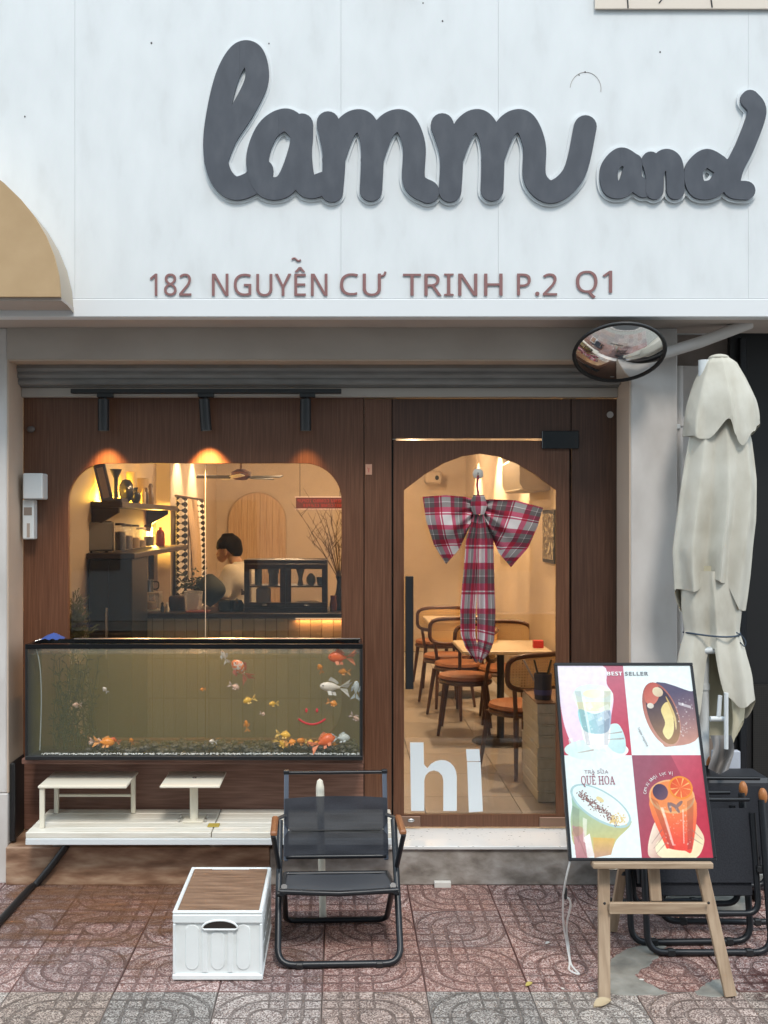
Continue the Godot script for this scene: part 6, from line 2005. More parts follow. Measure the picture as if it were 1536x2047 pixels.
func bow() -> void:
	var t = thing("plaid_bow", "large red and white plaid bow hanging on the glass door", "bow", V(958, 1325, 5.46))
	var m = StandardMaterial3D.new()
	m.albedo_texture = plaid()
	m.roughness = 0.9
	m.backlight_enabled = true
	m.backlight = Color(0.12, 0.10, 0.10)
	var d = 5.44
	# each wing: top edge, bottom edge from the knot outwards
	var wings = [[[[952, 1000], [930, 993], [890, 990], [845, 993]], [[950, 1030], [936, 1060], [918, 1098], [892, 1128]], [[845, 993], [852, 1040], [868, 1090], [892, 1128]]],
		[[[964, 1000], [985, 998], [1030, 1000], [1086, 1015]], [[966, 1030], [978, 1062], [998, 1106], [1022, 1134]], [[1086, 1015], [1074, 1055], [1056, 1095], [1022, 1134]]]]
	for k in 2:
		var w: Array = wings[k]
		var sgn = -1.0 if k == 0 else 1.0
		var pick = func(l: Array, u: float) -> Vector2:
			var f = u * (l.size() - 1)
			var i = mini(int(f), l.size() - 2)
			return Vector2(l[i][0], l[i][1]).lerp(Vector2(l[i + 1][0], l[i + 1][1]), f - i)
		var s = Sh.new()
		for lay in 2:
			s.grid(func(u, v):
				var a: Vector2 = pick.call(w[0], u)
				var b: Vector2 = pick.call(w[1], u)
				var p = a.lerp(b, v)
				# bow the outer edge
				p += (pick.call(w[2], v) - Vector2(w[2][0][0], w[2][0][1]).lerp(Vector2(w[2][3][0], w[2][3][1]), v)) * u * u
				var z = 0.055 * sin(u * PI * 0.62) * sin(clampf(v, 0.02, 0.98) * PI)
				if lay == 1:
					z = -0.028 * sin(u * PI * 0.7) * sin(v * PI)
				z += 0.018 * sin(v * 21.0 + 1.4 * sin(u * 3.0) + k) * pow(1.0 - u, 1.3) * (1.0 if lay == 0 else 0.3)
				z += 0.006 * sin(v * 8.0 + u * 5.0 + k * 2.0) * u
				return V(p.x, p.y, d - z - 0.01), 30, 30, func(u, v): return Vector2(sgn * u * 2.15 + 0.5 + 0.2 * v, v * (0.55 + 1.75 * u) + 0.35))
		obj("loop", s, m, t)
	# tails
	var tails = [[[[948, 1024], [930, 1080], [926, 1150], [922, 1220], [922, 1270], [930, 1296], [950, 1324]], [[960, 1030], [958, 1080], [956, 1150], [953, 1220], [951, 1270], [955, 1296], [954, 1326]], 0.0],
		[[[957, 1030], [956, 1080], [956, 1150], [954, 1220], [953, 1270], [954, 1296], [958, 1324]], [[970, 1024], [987, 1080], [990, 1150], [991, 1220], [987, 1280], [978, 1306], [963, 1326]], 1.7]]
	for q in tails:
		var s = Sh.new()
		for lay in 2:
			s.grid(func(u, v):
				var f: float = v * 6.0
				var i = mini(int(f), 5)
				var a = Vector2(q[0][i][0], q[0][i][1]).lerp(Vector2(q[0][i + 1][0], q[0][i + 1][1]), f - i)
				var b = Vector2(q[1][i][0], q[1][i][1]).lerp(Vector2(q[1][i + 1][0], q[1][i + 1][1]), f - i)
				var p = a.lerp(b, u)
				var z: float = 0.036 * sin(u * PI) * (0.5 + 0.5 * sin(v * PI)) + 0.013 * sin(u * 11.0 + q[2] + 2.5 * v)
				if lay == 1:
					z = -0.004
				p.x += 1.5 * sin(v * 9.0 + q[2])
				return V(p.x, p.y, d - z - 0.012), 18, 40, func(u, v): return Vector2(u * 0.85 + q[2] * 0.4 + 0.2, v * 4.6))
		obj("tail", s, m, t)
	obj("knot", Sh.new().grid(func(a, v): return V(957, 1010, d - 0.03) + Vector3(cos(a * TAU) * (0.030 + 0.014 * sin(v * PI)) * (0.95 + 0.07 * sin(a * 38.0 + v * 3.0)), lerpf(-0.05, 0.055, v), sin(a * TAU) * (0.030 + 0.012 * sin(v * PI))), 48, 12, func(u, v): return Vector2(u * 1.2, v * 0.6)), m, t)
	obj("strap", Sh.new().tube([V(956, 951, 5.475), V(954, 970, 5.465), V(957, 994, 5.45)], 0.006, 8), mat(Color(0.25, 0.04, 0.06), 0.8), t)
	var hk = thing("suction_hook", "clear round suction hook on the glass above the plaid bow", "hook", V(956, 958, 5.49))
	obj("cup", Sh.new().lathe([Vector2(0.030, 0.0), Vector2(0.026, 0.006), Vector2(0.008, 0.012), Vector2(0.0, 0.012)], 22, Transform3D(Basis(Vector3.RIGHT, PI / 2), V(956, 947, 5.505))), mat(Color(0.62, 0.58, 0.52), 0.3), hk)
	obj("peg", Sh.new().tube([V(956, 945, 5.492), V(956, 950, 5.482), V(956, 952, 5.474), V(956, 948, 5.470)], 0.0035, 7), M.steel, hk)


func counter_things() -> void:
	var d = 7.48
	var top = Y(1225, d)
	var t = thing("counter", "long cafe counter with a dark top and grey green upright tiles", "counter", Vector3(-0.65, FLOOR, -7.8))
	obj("top", mbox(-1.60, 0.30, top - 0.035, top, d - 0.03, 8.05, 0.004), M.dark_wood, t)
	obj("body", mbox(-1.58, 0.28, FLOOR, top - 0.036, d + 0.01, 8.0), mat(Color(0.16, 0.15, 0.12), 0.6), t)
	var tm = []
	for k in 3:
		tm.append(mat(Color(0.48, 0.48, 0.39) * [1.0, 0.9, 1.08][k], 0.22))
	for r in 3:
		rect_tiles(t, "tile", Vector3(-1.58, top - 0.04 - 0.30 * (r + 1), -(d + 0.004)), Vector3(0.0845, 0, 0), Vector3(0, 0.30, 0), 22, 1, 0.004, tm, 0.01)
	# shadow gap lamp under the counter top at the right
	obj("led_strip", mbox(-0.34, 0.25, top - 0.046, top - 0.037, d - 0.022, d - 0.012), glow(Color(1, 0.6, 0.28), 0.7), t)
	var al = AreaLight3D.new()
	al.area_size = Vector2(0.58, 0.01)
	al.light_color = Color(1.0, 0.6, 0.3)
	al.light_energy = 0.12
	al.shadow_enabled = true
	add_child(al)
	al.position = Vector3(-0.045, top - 0.05, -(d - 0.017))
	al.rotation = Vector3(deg_to_rad(-90), 0, 0)
	# display cabinet with two glass doors
	var cd = 7.52
	var x0 = X(488, cd)
	var x1 = X(655, cd)
	var y1 = Y(1119, cd)
	var c = thing("display_cabinet", "dark wooden display cabinet with two glass doors on the counter", "cabinet", Vector3((x0 + x1) / 2, top, -cd - 0.15))
	obj("top_board", mbox(x0, x1, y1 - 0.03, y1, cd, cd + 0.3, 0.003), M.dark_wood, c)
	obj("bottom_board", mbox(x0, x1, top + 0.001, top + 0.035, cd, cd + 0.3, 0.003), M.dark_wood, c)
	for x in [x0, x1 - 0.03, (x0 + x1) / 2 - 0.025]:
		obj("side_board", mbox(x, x + (0.03 if x < x1 - 0.1 and x < (x0 + x1) / 2 - 0.03 or x > (x0 + x1) / 2 else 0.05), top + 0.0355, y1 - 0.0305, cd + 0.012, cd + 0.3, 0.002), M.dark_wood, c)
	obj("shelf", mbox(x0 + 0.03, x1 - 0.03, top + 0.185, top + 0.197, cd + 0.03, cd + 0.28), M.dark_wood, c)
	obj("back_pane", mbox(x0 + 0.03, x1 - 0.03, top + 0.036, y1 - 0.031, cd + 0.29, cd + 0.294), M.clear, c)
	for k in 2:
		var a: float = [x0 + 0.002, (x0 + x1) / 2 + 0.002][k]
		var b: float = [(x0 + x1) / 2 - 0.002, x1 - 0.002][k]
		var fr = Sh.new()
		for e in [[a, b, top + 0.036, top + 0.075], [a, b, y1 - 0.07, y1 - 0.031], [a, a + 0.04, top + 0.0755, y1 - 0.0705], [b - 0.04, b, top + 0.0755, y1 - 0.0705]]:
			fr.add(mbox(e[0], e[1], e[2], e[3], cd - 0.006, cd + 0.011, 0.002))
		var dr = obj("door", fr, M.dark_wood, c)
		obj("pane", mbox(a + 0.038, b - 0.038, top + 0.074, y1 - 0.069, cd + 0.001, cd + 0.005), M.clear, dr)
		obj("knob", Sh.new().ball(Vector3((a + b) / 2, top + 0.055, -cd + 0.012), Vector3(0.022, 0.006, 0.008)), M.steel, dr)
	var inside = [["green_canister", "green cylinder canister on the upper shelf at the left of the display cabinet", "canister", 517, 1158, [[0.0, 0.0], [0.028, 0.0], [0.028, 0.13], [0.02, 0.14], [0, 0.14]], Color(0.06, 0.11, 0.07)],
		["bamboo_whisk", "dark waisted whisk on the upper shelf at the right of the display cabinet", "whisk", 601, 1163, [[0.0, 0.0], [0.025, 0.0], [0.014, 0.045], [0.022, 0.08], [0.036, 0.125], [0, 0.125]], Color(0.05, 0.035, 0.025)],
		["round_pot", "round greenish pot on the upper shelf of the display cabinet, right of the whisk", "pot", 622, 1163, [[0.0, 0.0], [0.022, 0.0], [0.038, 0.03], [0.034, 0.06], [0.012, 0.088], [0, 0.09]], Color(0.10, 0.12, 0.07)],
		["dark_cup", "dark cup at the right end of the display cabinet's upper shelf", "cup", 640, 1163, [[0.0, 0.0], [0.02, 0.0], [0.028, 0.06], [0.024, 0.06], [0.018, 0.01], [0, 0.01]], Color(0.03, 0.03, 0.03)],
		["lidded_tin", "dark square tin on the upper shelf of the left cabinet door", "tin", 547, 1158, [[0.0, 0.0], [0.036, 0.0], [0.036, 0.09], [0.044, 0.09], [0.044, 0.125], [0, 0.125]], Color(0.05, 0.05, 0.045)]]
	for q in inside:
		var p = V(q[3], q[4], cd + 0.13)
		p.y = top + 0.198
		var pr: Array = q[5].map(func(e): return Vector2(e[0], e[1]))
		solo(q[0], q[1], q[2], Sh.new().lathe(pr, 18, Transform3D(Basis.IDENTITY, p)), mat(q[6], 0.4), "things kept in the display cabinet")
	solo("paper_bag", "pale paper bag on the lower shelf of the left cabinet door", "bag", Sh.new().box(Vector3(X(527, cd + 0.14), top + 0.107, -(cd + 0.14)), Vector3(0.11, 0.14, 0.07), 0.012), mat(Color(0.36, 0.31, 0.26), 0.8))
	solo("serving_plate", "shallow glass plate on the lower shelf of the right cabinet door", "plate", Sh.new().lathe([Vector2(0, 0.0), Vector2(0.05, 0.0), Vector2(0.10, 0.03), Vector2(0.094, 0.032), Vector2(0.045, 0.006), Vector2(0, 0.006)], 26, Transform3D(Basis.IDENTITY, Vector3(X(615, cd + 0.15), top + 0.037, -(cd + 0.15)))), mat(Color(0.45, 0.42, 0.32), 0.15))
	# vase with dry branches
	var vp = Vector3(X(680, 7.72), top, -7.72)
	var v = thing("branch_vase", "dark vase of dry brown branches right of the display cabinet", "vase", vp)
	obj("vase", Sh.new().lathe([Vector2(0, 0.001), Vector2(0.04, 0.001), Vector2(0.055, 0.05), Vector2(0.03, 0.15), Vector2(0.022, 0.22), Vector2(0.035, 0.26), Vector2(0.028, 0.258), Vector2(0.016, 0.22), Vector2(0, 0.2)], 20, Transform3D(Basis.IDENTITY, vp)), mat(Color(0.04, 0.035, 0.035), 0.2), v)
	var br = Sh.new()
	for i in 15:
		var aim = Vector3(lerpf(-0.31, 0.16, i / 14.0) + rng.randf_range(-0.03, 0.03), rng.randf_range(0.52, 0.86), rng.randf_range(-0.12, 0.12))
		var s0 = vp + Vector3(aim.x * 0.04, 0.24, aim.z * 0.05)
		var tip = vp + aim
		var mid = s0.lerp(tip, 0.5) + Vector3(rng.randf_range(-0.02, 0.02), 0.03, 0)
		br.tube([s0, mid, tip], [0.0034, 0.0026, 0.0012], 5)
		for k in 6:
			var a = s0.lerp(tip, rng.randf_range(0.3, 0.95))
			br.tube([a, a + Vector3(rng.randf_range(-0.09, 0.09), rng.randf_range(0.05, 0.17), rng.randf_range(-0.05, 0.05))], [0.0019, 0.0008], 4)
	obj("branches", br, mat(Color(0.11, 0.07, 0.04), 0.8), v)
	solo("red_jar", "small reddish jar beside the branch vase on the counter", "jar", Sh.new().lathe([Vector2(0, 0), Vector2(0.026, 0.0), Vector2(0.03, 0.05), Vector2(0.022, 0.09), Vector2(0.024, 0.12), Vector2(0, 0.125)], 16, Transform3D(Basis.IDENTITY, Vector3(X(667, 7.6), top, -7.6))), mat(Color(0.20, 0.05, 0.03), 0.25))
	# left part of the counter
	var gp = Vector3(X(387, 7.6), top, -7.6)
	var gl = thing("glass_tub", "wide clear glass tub on the counter, under the leafy plant", "tub", gp)
	obj("wall", Sh.new().lathe([Vector2(0.0, 0.004), Vector2(0.062, 0.004), Vector2(0.072, 0.15), Vector2(0.069, 0.15), Vector2(0.06, 0.008), Vector2(0, 0.008)], 24, Transform3D(Basis.IDENTITY, gp)), pane_mat(Color(1, 1, 1), 0.25), gl)
	obj("rim", Sh.new().lathe([Vector2(0.073, 0.147), Vector2(0.075, 0.152), Vector2(0.07, 0.154), Vector2(0.069, 0.149)], 24, Transform3D(Basis.IDENTITY, gp)), mat(Color(0.5, 0.5, 0.45), 0.1), gl)
	var hp = Vector3(X(383, 7.85), top, -7.85)
	var h = thing("leafy_plant", "dark leafy pot plant on the counter in front of the curtain", "plant", hp)
	obj("pot", Sh.new().lathe([Vector2(0, 0), Vector2(0.05, 0), Vector2(0.065, 0.13), Vector2(0.058, 0.13), Vector2(0.05, 0.11), Vector2(0, 0.11)], 18, Transform3D(Basis.IDENTITY, hp)), mat(Color(0.06, 0.05, 0.04), 0.5), h)
	var lf = Sh.new()
	for i in 70:
		var th = rng.randf() * TAU
		var el = rng.randf_range(0.1, 1.3)
		var rr = rng.randf_range(0.03, 0.12)
		var c0 = hp + Vector3(cos(th) * rr, 0.14 + rr * el * 1.4, sin(th) * rr * 0.8)
		var bb = Basis.from_euler(Vector3(rng.randf_range(-0.8, 0.8), rng.randf() * TAU, rng.randf_range(-0.5, 0.5)))
		var ln = rng.randf_range(0.03, 0.06)
		lf.grid(func(a, s): return c0 + bb * Vector3((a - 0.5) * ln * 0.45 * sin(clampf(s, 0.03, 0.97) * PI), 0.15 * ln * sin(a * PI), (s - 0.5) * ln), 2, 4)
	obj("foliage", lf, mat(Color(0.035, 0.05, 0.02), 0.5), h)
	solo("coffee_sack", "dark rounded sack behind the counter, left of the barista", "sack", Sh.new().grid(func(a, s):
		var r: float = sin(clampf(s, 0.0, 1.0) * PI * 0.93 + 0.05)
		return Vector3(X(423, 8.02) + 0.125 * r * cos(a * TAU) * (1.0 + 0.06 * sin(a * 30.0)), top + 0.005 + 0.26 * s, -7.93 + 0.09 * r * sin(a * TAU)), 28, 14), mat(Color(0.035, 0.04, 0.025), 0.7))
	solo("red_tray", "flat tray with a red cover at the front of the counter", "tray", mbox(X(372, 7.5), X(418, 7.5), top, top + 0.012, 7.47, 7.62, 0.003), mat(Color(0.28, 0.06, 0.04), 0.5))
	solo("brown_basket", "brown woven basket on the counter at the foot of the curtain", "basket", Sh.new().lathe([Vector2(0, 0), Vector2(0.055, 0.0), Vector2(0.07, 0.03), Vector2(0.07, 0.095), Vector2(0.06, 0.11), Vector2(0.0, 0.112)], 22, Transform3D(Basis.IDENTITY, Vector3(X(356, 7.7), top, -7.7))), mat(Color(0.055, 0.03, 0.02), 0.8))
	solo("black_grinder", "black box shaped grinder on the counter in front of the barista", "grinder", Sh.new().box(Vector3(X(451, 7.6), top + 0.045, -7.6), Vector3(0.10, 0.09, 0.09), 0.012), M.black_gloss)
	solo("black_kettle", "low black kettle between the grinder and the display cabinet", "kettle", Sh.new().lathe([Vector2(0, 0), Vector2(0.05, 0), Vector2(0.055, 0.05), Vector2(0.035, 0.085), Vector2(0.012, 0.09), Vector2(0.0, 0.10)], 20, Transform3D(Basis.IDENTITY, Vector3(X(474, 7.62), top, -7.62))), M.black_gloss)
	var sm = thing("salt_figures", "two tiny white and dark figures at the left end of the counter top", "figures", Vector3(X(331, 7.55), top, -7.55))
	for k in 2:
		obj("figure", Sh.new().lathe([Vector2(0, 0), Vector2(0.014, 0), Vector2(0.016, 0.03), Vector2(0.008, 0.05), Vector2(0.011, 0.065), Vector2(0, 0.078)], 12, Transform3D(Basis.IDENTITY, Vector3(X(325 + 10 * k, 7.55), top, -7.55))), [M.black, M.ivory][k], sm)
	var cl = thing("cake_dome", "glass cake dome with a brown cake at the left of the counter", "cake dome", Vector3(X(298, 7.65), top, -7.65))
	var cp = Vector3(X(298, 7.65), top, -7.65)
	obj("dome", Sh.new().lathe([Vector2(0.082, 0.012), Vector2(0.082, 0.075), Vector2(0.06, 0.12), Vector2(0.02, 0.135), Vector2(0, 0.136)], 24, Transform3D(Basis.IDENTITY, cp)), pane_mat(Color(1, 1, 1), 0.12), cl)
	obj("cake", Sh.new().lathe([Vector2(0, 0.075), Vector2(0.058, 0.07), Vector2(0.062, 0.015), Vector2(0, 0.012)], 22, Transform3D(Basis.IDENTITY, cp)), mat(Color(0.20, 0.12, 0.05), 0.8), cl)
	obj("stand", Sh.new().lathe([Vector2(0, 0.0), Vector2(0.088, 0.0), Vector2(0.092, 0.010), Vector2(0, 0.0115)], 24, Transform3D(Basis.IDENTITY, cp)), M.ivory, cl)


func shelf_things() -> void:
	# wall shelf on the left wall
	var sy = 2.03
	var sh = thing("wall_shelf", "dark wooden shelf on brackets on the lit left wall", "shelf", Vector3(-1.64, sy, -8.1))
	obj("board", mbox(-1.752, -1.53, sy - 0.04, sy, 7.0, 9.4, 0.003), M.dark_wood, sh)
	for z in [7.02, 9.0]:
		var s = Sh.new().prism(PackedVector2Array([Vector2(-1.752, sy - 0.041), Vector2(-1.56, sy - 0.041), Vector2(-1.56, sy - 0.075), Vector2(-1.70, sy - 0.16), Vector2(-1.712, sy - 0.23), Vector2(-1.752, sy - 0.23)]), 0.04, Transform3D(Basis.IDENTITY, Vector3(0, 0, -z)), 0.002)
		obj("bracket", s, M.dark_wood, sh)
	var fr = thing("picture_frame", "dark picture frame leaning over at the front of the wall shelf", "picture frame", Vector3(-1.66, sy, -7.08))
	var fb = Basis(Vector3.BACK, deg_to_rad(13))
	var fc = Vector3(X(207, 7.08), sy + 0.135, -7.08)
	obj("frame", Sh.new().box(fc, Vector3(0.085, 0.27, 0.02), 0.004, fb), M.dark_wood, fr)
	obj("picture", Sh.new().box(fc + Vector3(0, 0, 0.011), Vector3(0.045, 0.22, 0.003), 0.0, fb), mat(Color(0.24, 0.17, 0.09), 0.6), fr)
	solo("shelf_books", "two flat books under the leaning frame on the wall shelf", "books", mbox(-1.70, -1.56, sy, sy + 0.028, 7.12, 7.34, 0.003), mat(Color(0.06, 0.045, 0.035), 0.7))
	var on = [["trumpet_vase", "slim dark trumpet vase on the wall shelf, right of the frame", "vase", 232, 7.15, [[0, 0.028], [0.02, 0.03], [0.014, 0.1], [0.016, 0.17], [0.045, 0.235], [0.038, 0.235], [0.01, 0.17], [0, 0.16]], Color(0.05, 0.05, 0.045), 0.3, 1.0],
		["oval_mirror", "dark oval mirror standing on the wall shelf", "mirror", 253, 7.35, [[0, 0], [0.03, 0.005], [0.05, 0.05], [0.056, 0.09], [0.05, 0.13], [0.03, 0.165], [0, 0.172]], Color(0.035, 0.035, 0.04), 0.2, 0.3],
		["pillar_candle", "tall pale pillar candle on the wall shelf, behind the mirror", "candle", 263, 8.0, [[0, 0], [0.042, 0], [0.042, 0.255], [0.03, 0.26], [0, 0.258]], Color(0.55, 0.43, 0.26), 0.6, 1.0],
		["pillar_candle", "second pale pillar candle, wider, right of the tall one", "candle", 286, 8.3, [[0, 0], [0.052, 0], [0.052, 0.215], [0.04, 0.22], [0, 0.218]], Color(0.55, 0.42, 0.24), 0.6, 1.0],
		["black_vase", "small round black vase with a narrow neck on the wall shelf", "vase", 279, 7.6, [[0, 0], [0.022, 0], [0.044, 0.045], [0.036, 0.075], [0.014, 0.085], [0.014, 0.105], [0.022, 0.118], [0, 0.118]], Color(0.015, 0.015, 0.015), 0.3, 1.0],
		["bottle", "small pale bottle on the wall shelf, next to the black vase", "bottle", 294, 7.9, [[0, 0], [0.02, 0], [0.02, 0.085], [0.01, 0.1], [0.01, 0.12], [0, 0.121]], Color(0.45, 0.34, 0.18), 0.3, 1.0],
		["bottle", "ribbed brown bottle near the right end of the wall shelf", "bottle", 309, 8.2, [[0, 0], [0.024, 0], [0.028, 0.05], [0.022, 0.09], [0.014, 0.11], [0.02, 0.15], [0.01, 0.17], [0, 0.172]], Color(0.16, 0.10, 0.05), 0.3, 1.0],
		["bottle", "dark slim bottle at the far right end of the wall shelf", "bottle", 317, 8.0, [[0, 0], [0.02, 0], [0.024, 0.06], [0.014, 0.1], [0.012, 0.13], [0, 0.132]], Color(0.05, 0.03, 0.02), 0.3, 1.0]]
	for q in on:
		var p = Vector3(clampf(X(q[3], q[4]), -1.72, -1.56), sy, -q[4])
		var pr: Array = q[5].map(func(e): return Vector2(e[0], e[1]))
		solo(q[0], q[1], q[2], Sh.new().lathe(pr, 20, Transform3D(Basis.from_scale(Vector3(1, 1, q[8])), p)), mat(q[6], q[7]), "things on the wall shelf")
	# dark cabinet in the left corner, its top a long shelf
	var ct = Y(1105, 7.0)
	var cab = thing("dark_cabinet", "black refrigerated cabinet under the speaker in the left corner", "cabinet", Vector3(-1.5, FLOOR, -7.2))
	obj("body", mbox(-1.74, -1.44, FLOOR, ct - 0.04, 6.9, 7.45, 0.006), M.black, cab)
	obj("door", mbox(-1.735, -1.60, FLOOR + 0.05, ct - 0.05, 6.885, 6.8995, 0.004), M.black, cab)
	obj("handle", Sh.new().tube([Vector3(-1.61, 1.3, -6.87), Vector3(-1.61, 0.95, -6.87)], 0.008, 8), M.steel, cab)
	var wk = thing("worktop", "dark wooden worktop along the left wall, under the jars", "worktop", Vector3(-1.58, ct - 0.04, -8.1))
	obj("board", mbox(-1.752, -1.42, ct - 0.038, ct, 6.88, 9.3, 0.004), M.dark_wood, wk)
	obj("leg", mbox(-1.75, -1.70, FLOOR, ct - 0.039, 9.1, 9.28, 0.003), M.dark_wood, wk)
	var sp = thing("speaker", "grey box speaker with a white edged front on the worktop", "speaker", Vector3(-1.62, ct, -7.1))
	var sb = Basis(Vector3.UP, deg_to_rad(38))
	var sc = Vector3(X(189, 7.05), ct + 0.112, -7.08)
	obj("case", Sh.new().box(sc, Vector3(0.20, 0.205, 0.17), 0.012, sb), mat(Color(0.24, 0.235, 0.22), 0.55), sp)
	obj("front_edge", Sh.new().box(sc + sb * Vector3(0.105, 0, 0), Vector3(0.012, 0.207, 0.172), 0.005, sb), M.ivory, sp)
	obj("grille", Sh.new().box(sc + sb * Vector3(0.112, 0, 0), Vector3(0.006, 0.185, 0.15), 0.003, sb), mat(Color(0.20, 0.17, 0.12), 0.9), sp)
	obj("knob", Sh.new().ball(sc + sb * Vector3(0.117, 0.02, 0.01), Vector3(0.006, 0.012, 0.012)), mat(Color(0.1, 0.08, 0.06), 0.5), sp)
	obj("top_strap", Sh.new().box(sc + Vector3(0.05, 0.106, 0), Vector3(0.12, 0.008, 0.05), 0.003, sb), M.dark_wood, sp)
	for k in 2:
		obj("foot", Sh.new().box(sc + sb * Vector3(-0.06 + 0.12 * k, -0.107, 0.05), Vector3(0.02, 0.01, 0.02), 0.002, sb), M.black, sp)
	var jl = ["tall glass jar of dark beans right behind the speaker", "square glass jar of brown powder, second from the speaker", "glass jar of amber grains in the middle of the row on the worktop", "short glass jar with a pale lid, fourth from the speaker", "glass jar with a dark lid beside the light tube"]
	var fill = [Color(0.035, 0.02, 0.012), Color(0.09, 0.05, 0.025), Color(0.40, 0.24, 0.06), Color(0.30, 0.20, 0.10), Color(0.10, 0.08, 0.05)]
	for k in 5:
		var jd = 7.35 + k * 0.33
		var p = Vector3(X([240, 254, 269, 282, 298][k], jd), ct, -jd)
		var t = thing("storage_jar", jl[k], "jar", p, "glass jars on the worktop")
		var hh: float = [0.19, 0.18, 0.175, 0.15, 0.17][k]
		obj("glass", Sh.new().lathe([Vector2(0, 0.002), Vector2(0.042, 0.002), Vector2(0.045, 0.01), Vector2(0.045, hh - 0.03), Vector2(0.036, hh - 0.015), Vector2(0.036, hh)], 18, Transform3D(Basis.IDENTITY, p)), pane_mat(Color(1, 1, 1), 0.12), t)
		obj("filling", Sh.new().lathe([Vector2(0, 0.006), Vector2(0.041, 0.006), Vector2(0.041, hh * [0.75, 0.6, 0.5, 0.4, 0.5][k]), Vector2(0, hh * [0.78, 0.62, 0.52, 0.42, 0.52][k])], 18, Transform3D(Basis.IDENTITY, p)), mat(fill[k], 0.7), t)
		obj("lid", Sh.new().lathe([Vector2(0, hh + 0.018), Vector2(0.04, hh + 0.016), Vector2(0.042, hh + 0.001), Vector2(0, hh + 0.0005)], 18, Transform3D(Basis.IDENTITY, p)), M.dark_wood if k != 3 else M.ivory, t)
	solo("red_bottle", "red bottle at the far end of the worktop, before the curtain", "bottle", Sh.new().lathe([Vector2(0, 0), Vector2(0.036, 0), Vector2(0.04, 0.02), Vector2(0.04, 0.10), Vector2(0.028, 0.135), Vector2(0.014, 0.145), Vector2(0.014, 0.165), Vector2(0, 0.166)], 18, Transform3D(Basis.IDENTITY, Vector3(X(321, 8.9), ct, -8.9))), mat(Color(0.30, 0.05, 0.025), 0.25))
	solo("steel_boiler", "tall stainless steel boiler below the worktop, behind the counter's left end", "boiler", Sh.new().lathe([Vector2(0, 0), Vector2(0.065, 0), Vector2(0.068, 0.01), Vector2(0.068, 0.40), Vector2(0.06, 0.415), Vector2(0.02, 0.43), Vector2(0.02, 0.45), Vector2(0, 0.452)], 26, Transform3D(Basis.IDENTITY, Vector3(X(274, 7.85), 1.208, -7.85))), M.steel)
	var pt = thing("milk_pitcher", "small steel pitcher with a black handle beside the boiler", "pitcher", Vector3(X(299, 7.9), 1.335, -7.9))
	var pp = Vector3(X(299, 7.9), 1.335, -7.9)
	obj("cup", Sh.new().lathe([Vector2(0, 0), Vector2(0.04, 0), Vector2(0.034, 0.07), Vector2(0.038, 0.095), Vector2(0.035, 0.095), Vector2(0.03, 0.07), Vector2(0, 0.01)], 20, Transform3D(Basis.IDENTITY, pp)), M.steel, pt)
	obj("handle", Sh.new().tube(curve([pp + Vector3(0.034, 0.08, 0), pp + Vector3(0.07, 0.075, 0), pp + Vector3(0.07, 0.03, 0), pp + Vector3(0.037, 0.02, 0)], 4), 0.006, 7), M.black, pt)
	solo("small_rack", "small pale rack on the counter under the pitcher", "rack", mbox(X(285, 7.9), X(322, 7.9), 1.315, 1.334, 7.82, 7.98, 0.003), mat(Color(0.4, 0.33, 0.24), 0.5))
	solo("rack_side", "upright plate that carries the small rack on the counter", "plate", mbox(X(318, 7.9), X(322, 7.9), 1.209, 1.314, 7.83, 7.97, 0.001), mat(Color(0.4, 0.33, 0.24), 0.5))
	# glowing tube and the yellow light behind the frame
	var tp = Vector3(-1.735, 1.80, -9.15)
	solo("light_tube", "upright glowing light tube on the wall above the jars", "light tube", Sh.new().tube([tp + Vector3(0, -0.16, 0), tp + Vector3(0, 0.13, 0)], 0.010, 10), glow(Color(1.0, 0.72, 0.28), 3.5))
	var l1 = OmniLight3D.new()
	lamp_light(l1, tp + Vector3(0.05, 0, 0.02), Color(1.0, 0.56, 0.10), 0.75, 0.06)
	solo("shelf_strip", "yellow light strip on the wall behind the leaning frame", "light strip", mbox(-1.752, -1.742, sy + 0.002, sy + 0.012, 7.06, 8.9), glow(Color(1.0, 0.62, 0.10), 2.0))
	for z in [7.2, 7.9, 8.6]:
		var l2 = OmniLight3D.new()
		lamp_light(l2, Vector3(-1.72, sy + 0.03, -z), Color(1.0, 0.54, 0.04), 0.34, 0.04)
	# kitchen curtain on the left wall: chequered outer halves, beige inner ones
	var chk = StandardMaterial3D.new()
	var im = Image.create_empty(64, 64, false, Image.FORMAT_RGB8)
	for y in 64:
		for x in 64:
			var on2 = absf(x - 31.5) / 32.0 + absf(y - 31.5) / 32.0 < 1.0
			im.set_pixel(x, y, Color(0.86, 0.82, 0.76) if on2 else Color(0.10, 0.08, 0.08))
	chk.albedo_texture = ImageTexture.create_from_image(im)
	chk.roughness = 0.9
	var beige = mat(Color(0.45, 0.31, 0.18), 0.9)
	var cu = thing("curtain", "gathered kitchen curtain with black and white diamonds, beige in the middle", "curtain", Vector3(-1.55, 1.2, -10.5))
	var cy1 = 2.12
	for q in [[9.55, 10.1, chk, 0.0], [10.12, 10.75, beige, 0.10], [10.77, 11.3, chk, 0.05]]:
		var g = Sh.new()
		g.grid(func(u, v):
			var z: float = lerpf(q[0], q[1], u)
			var pinch: float = 0.35 * q[3] * 10.0 * sin(v * PI) * (u - 0.5)
			return Vector3(-1.57 + 0.028 * sin(u * TAU * 3.5) + q[3] * sin(v * PI) * 0.6, lerpf(cy1, 0.5, v), -(z - pinch * 0.4)), 40, 24, func(u, v): return Vector2(u * 8.0, v * 26.0))
		obj("cloth", g, q[2], cu)
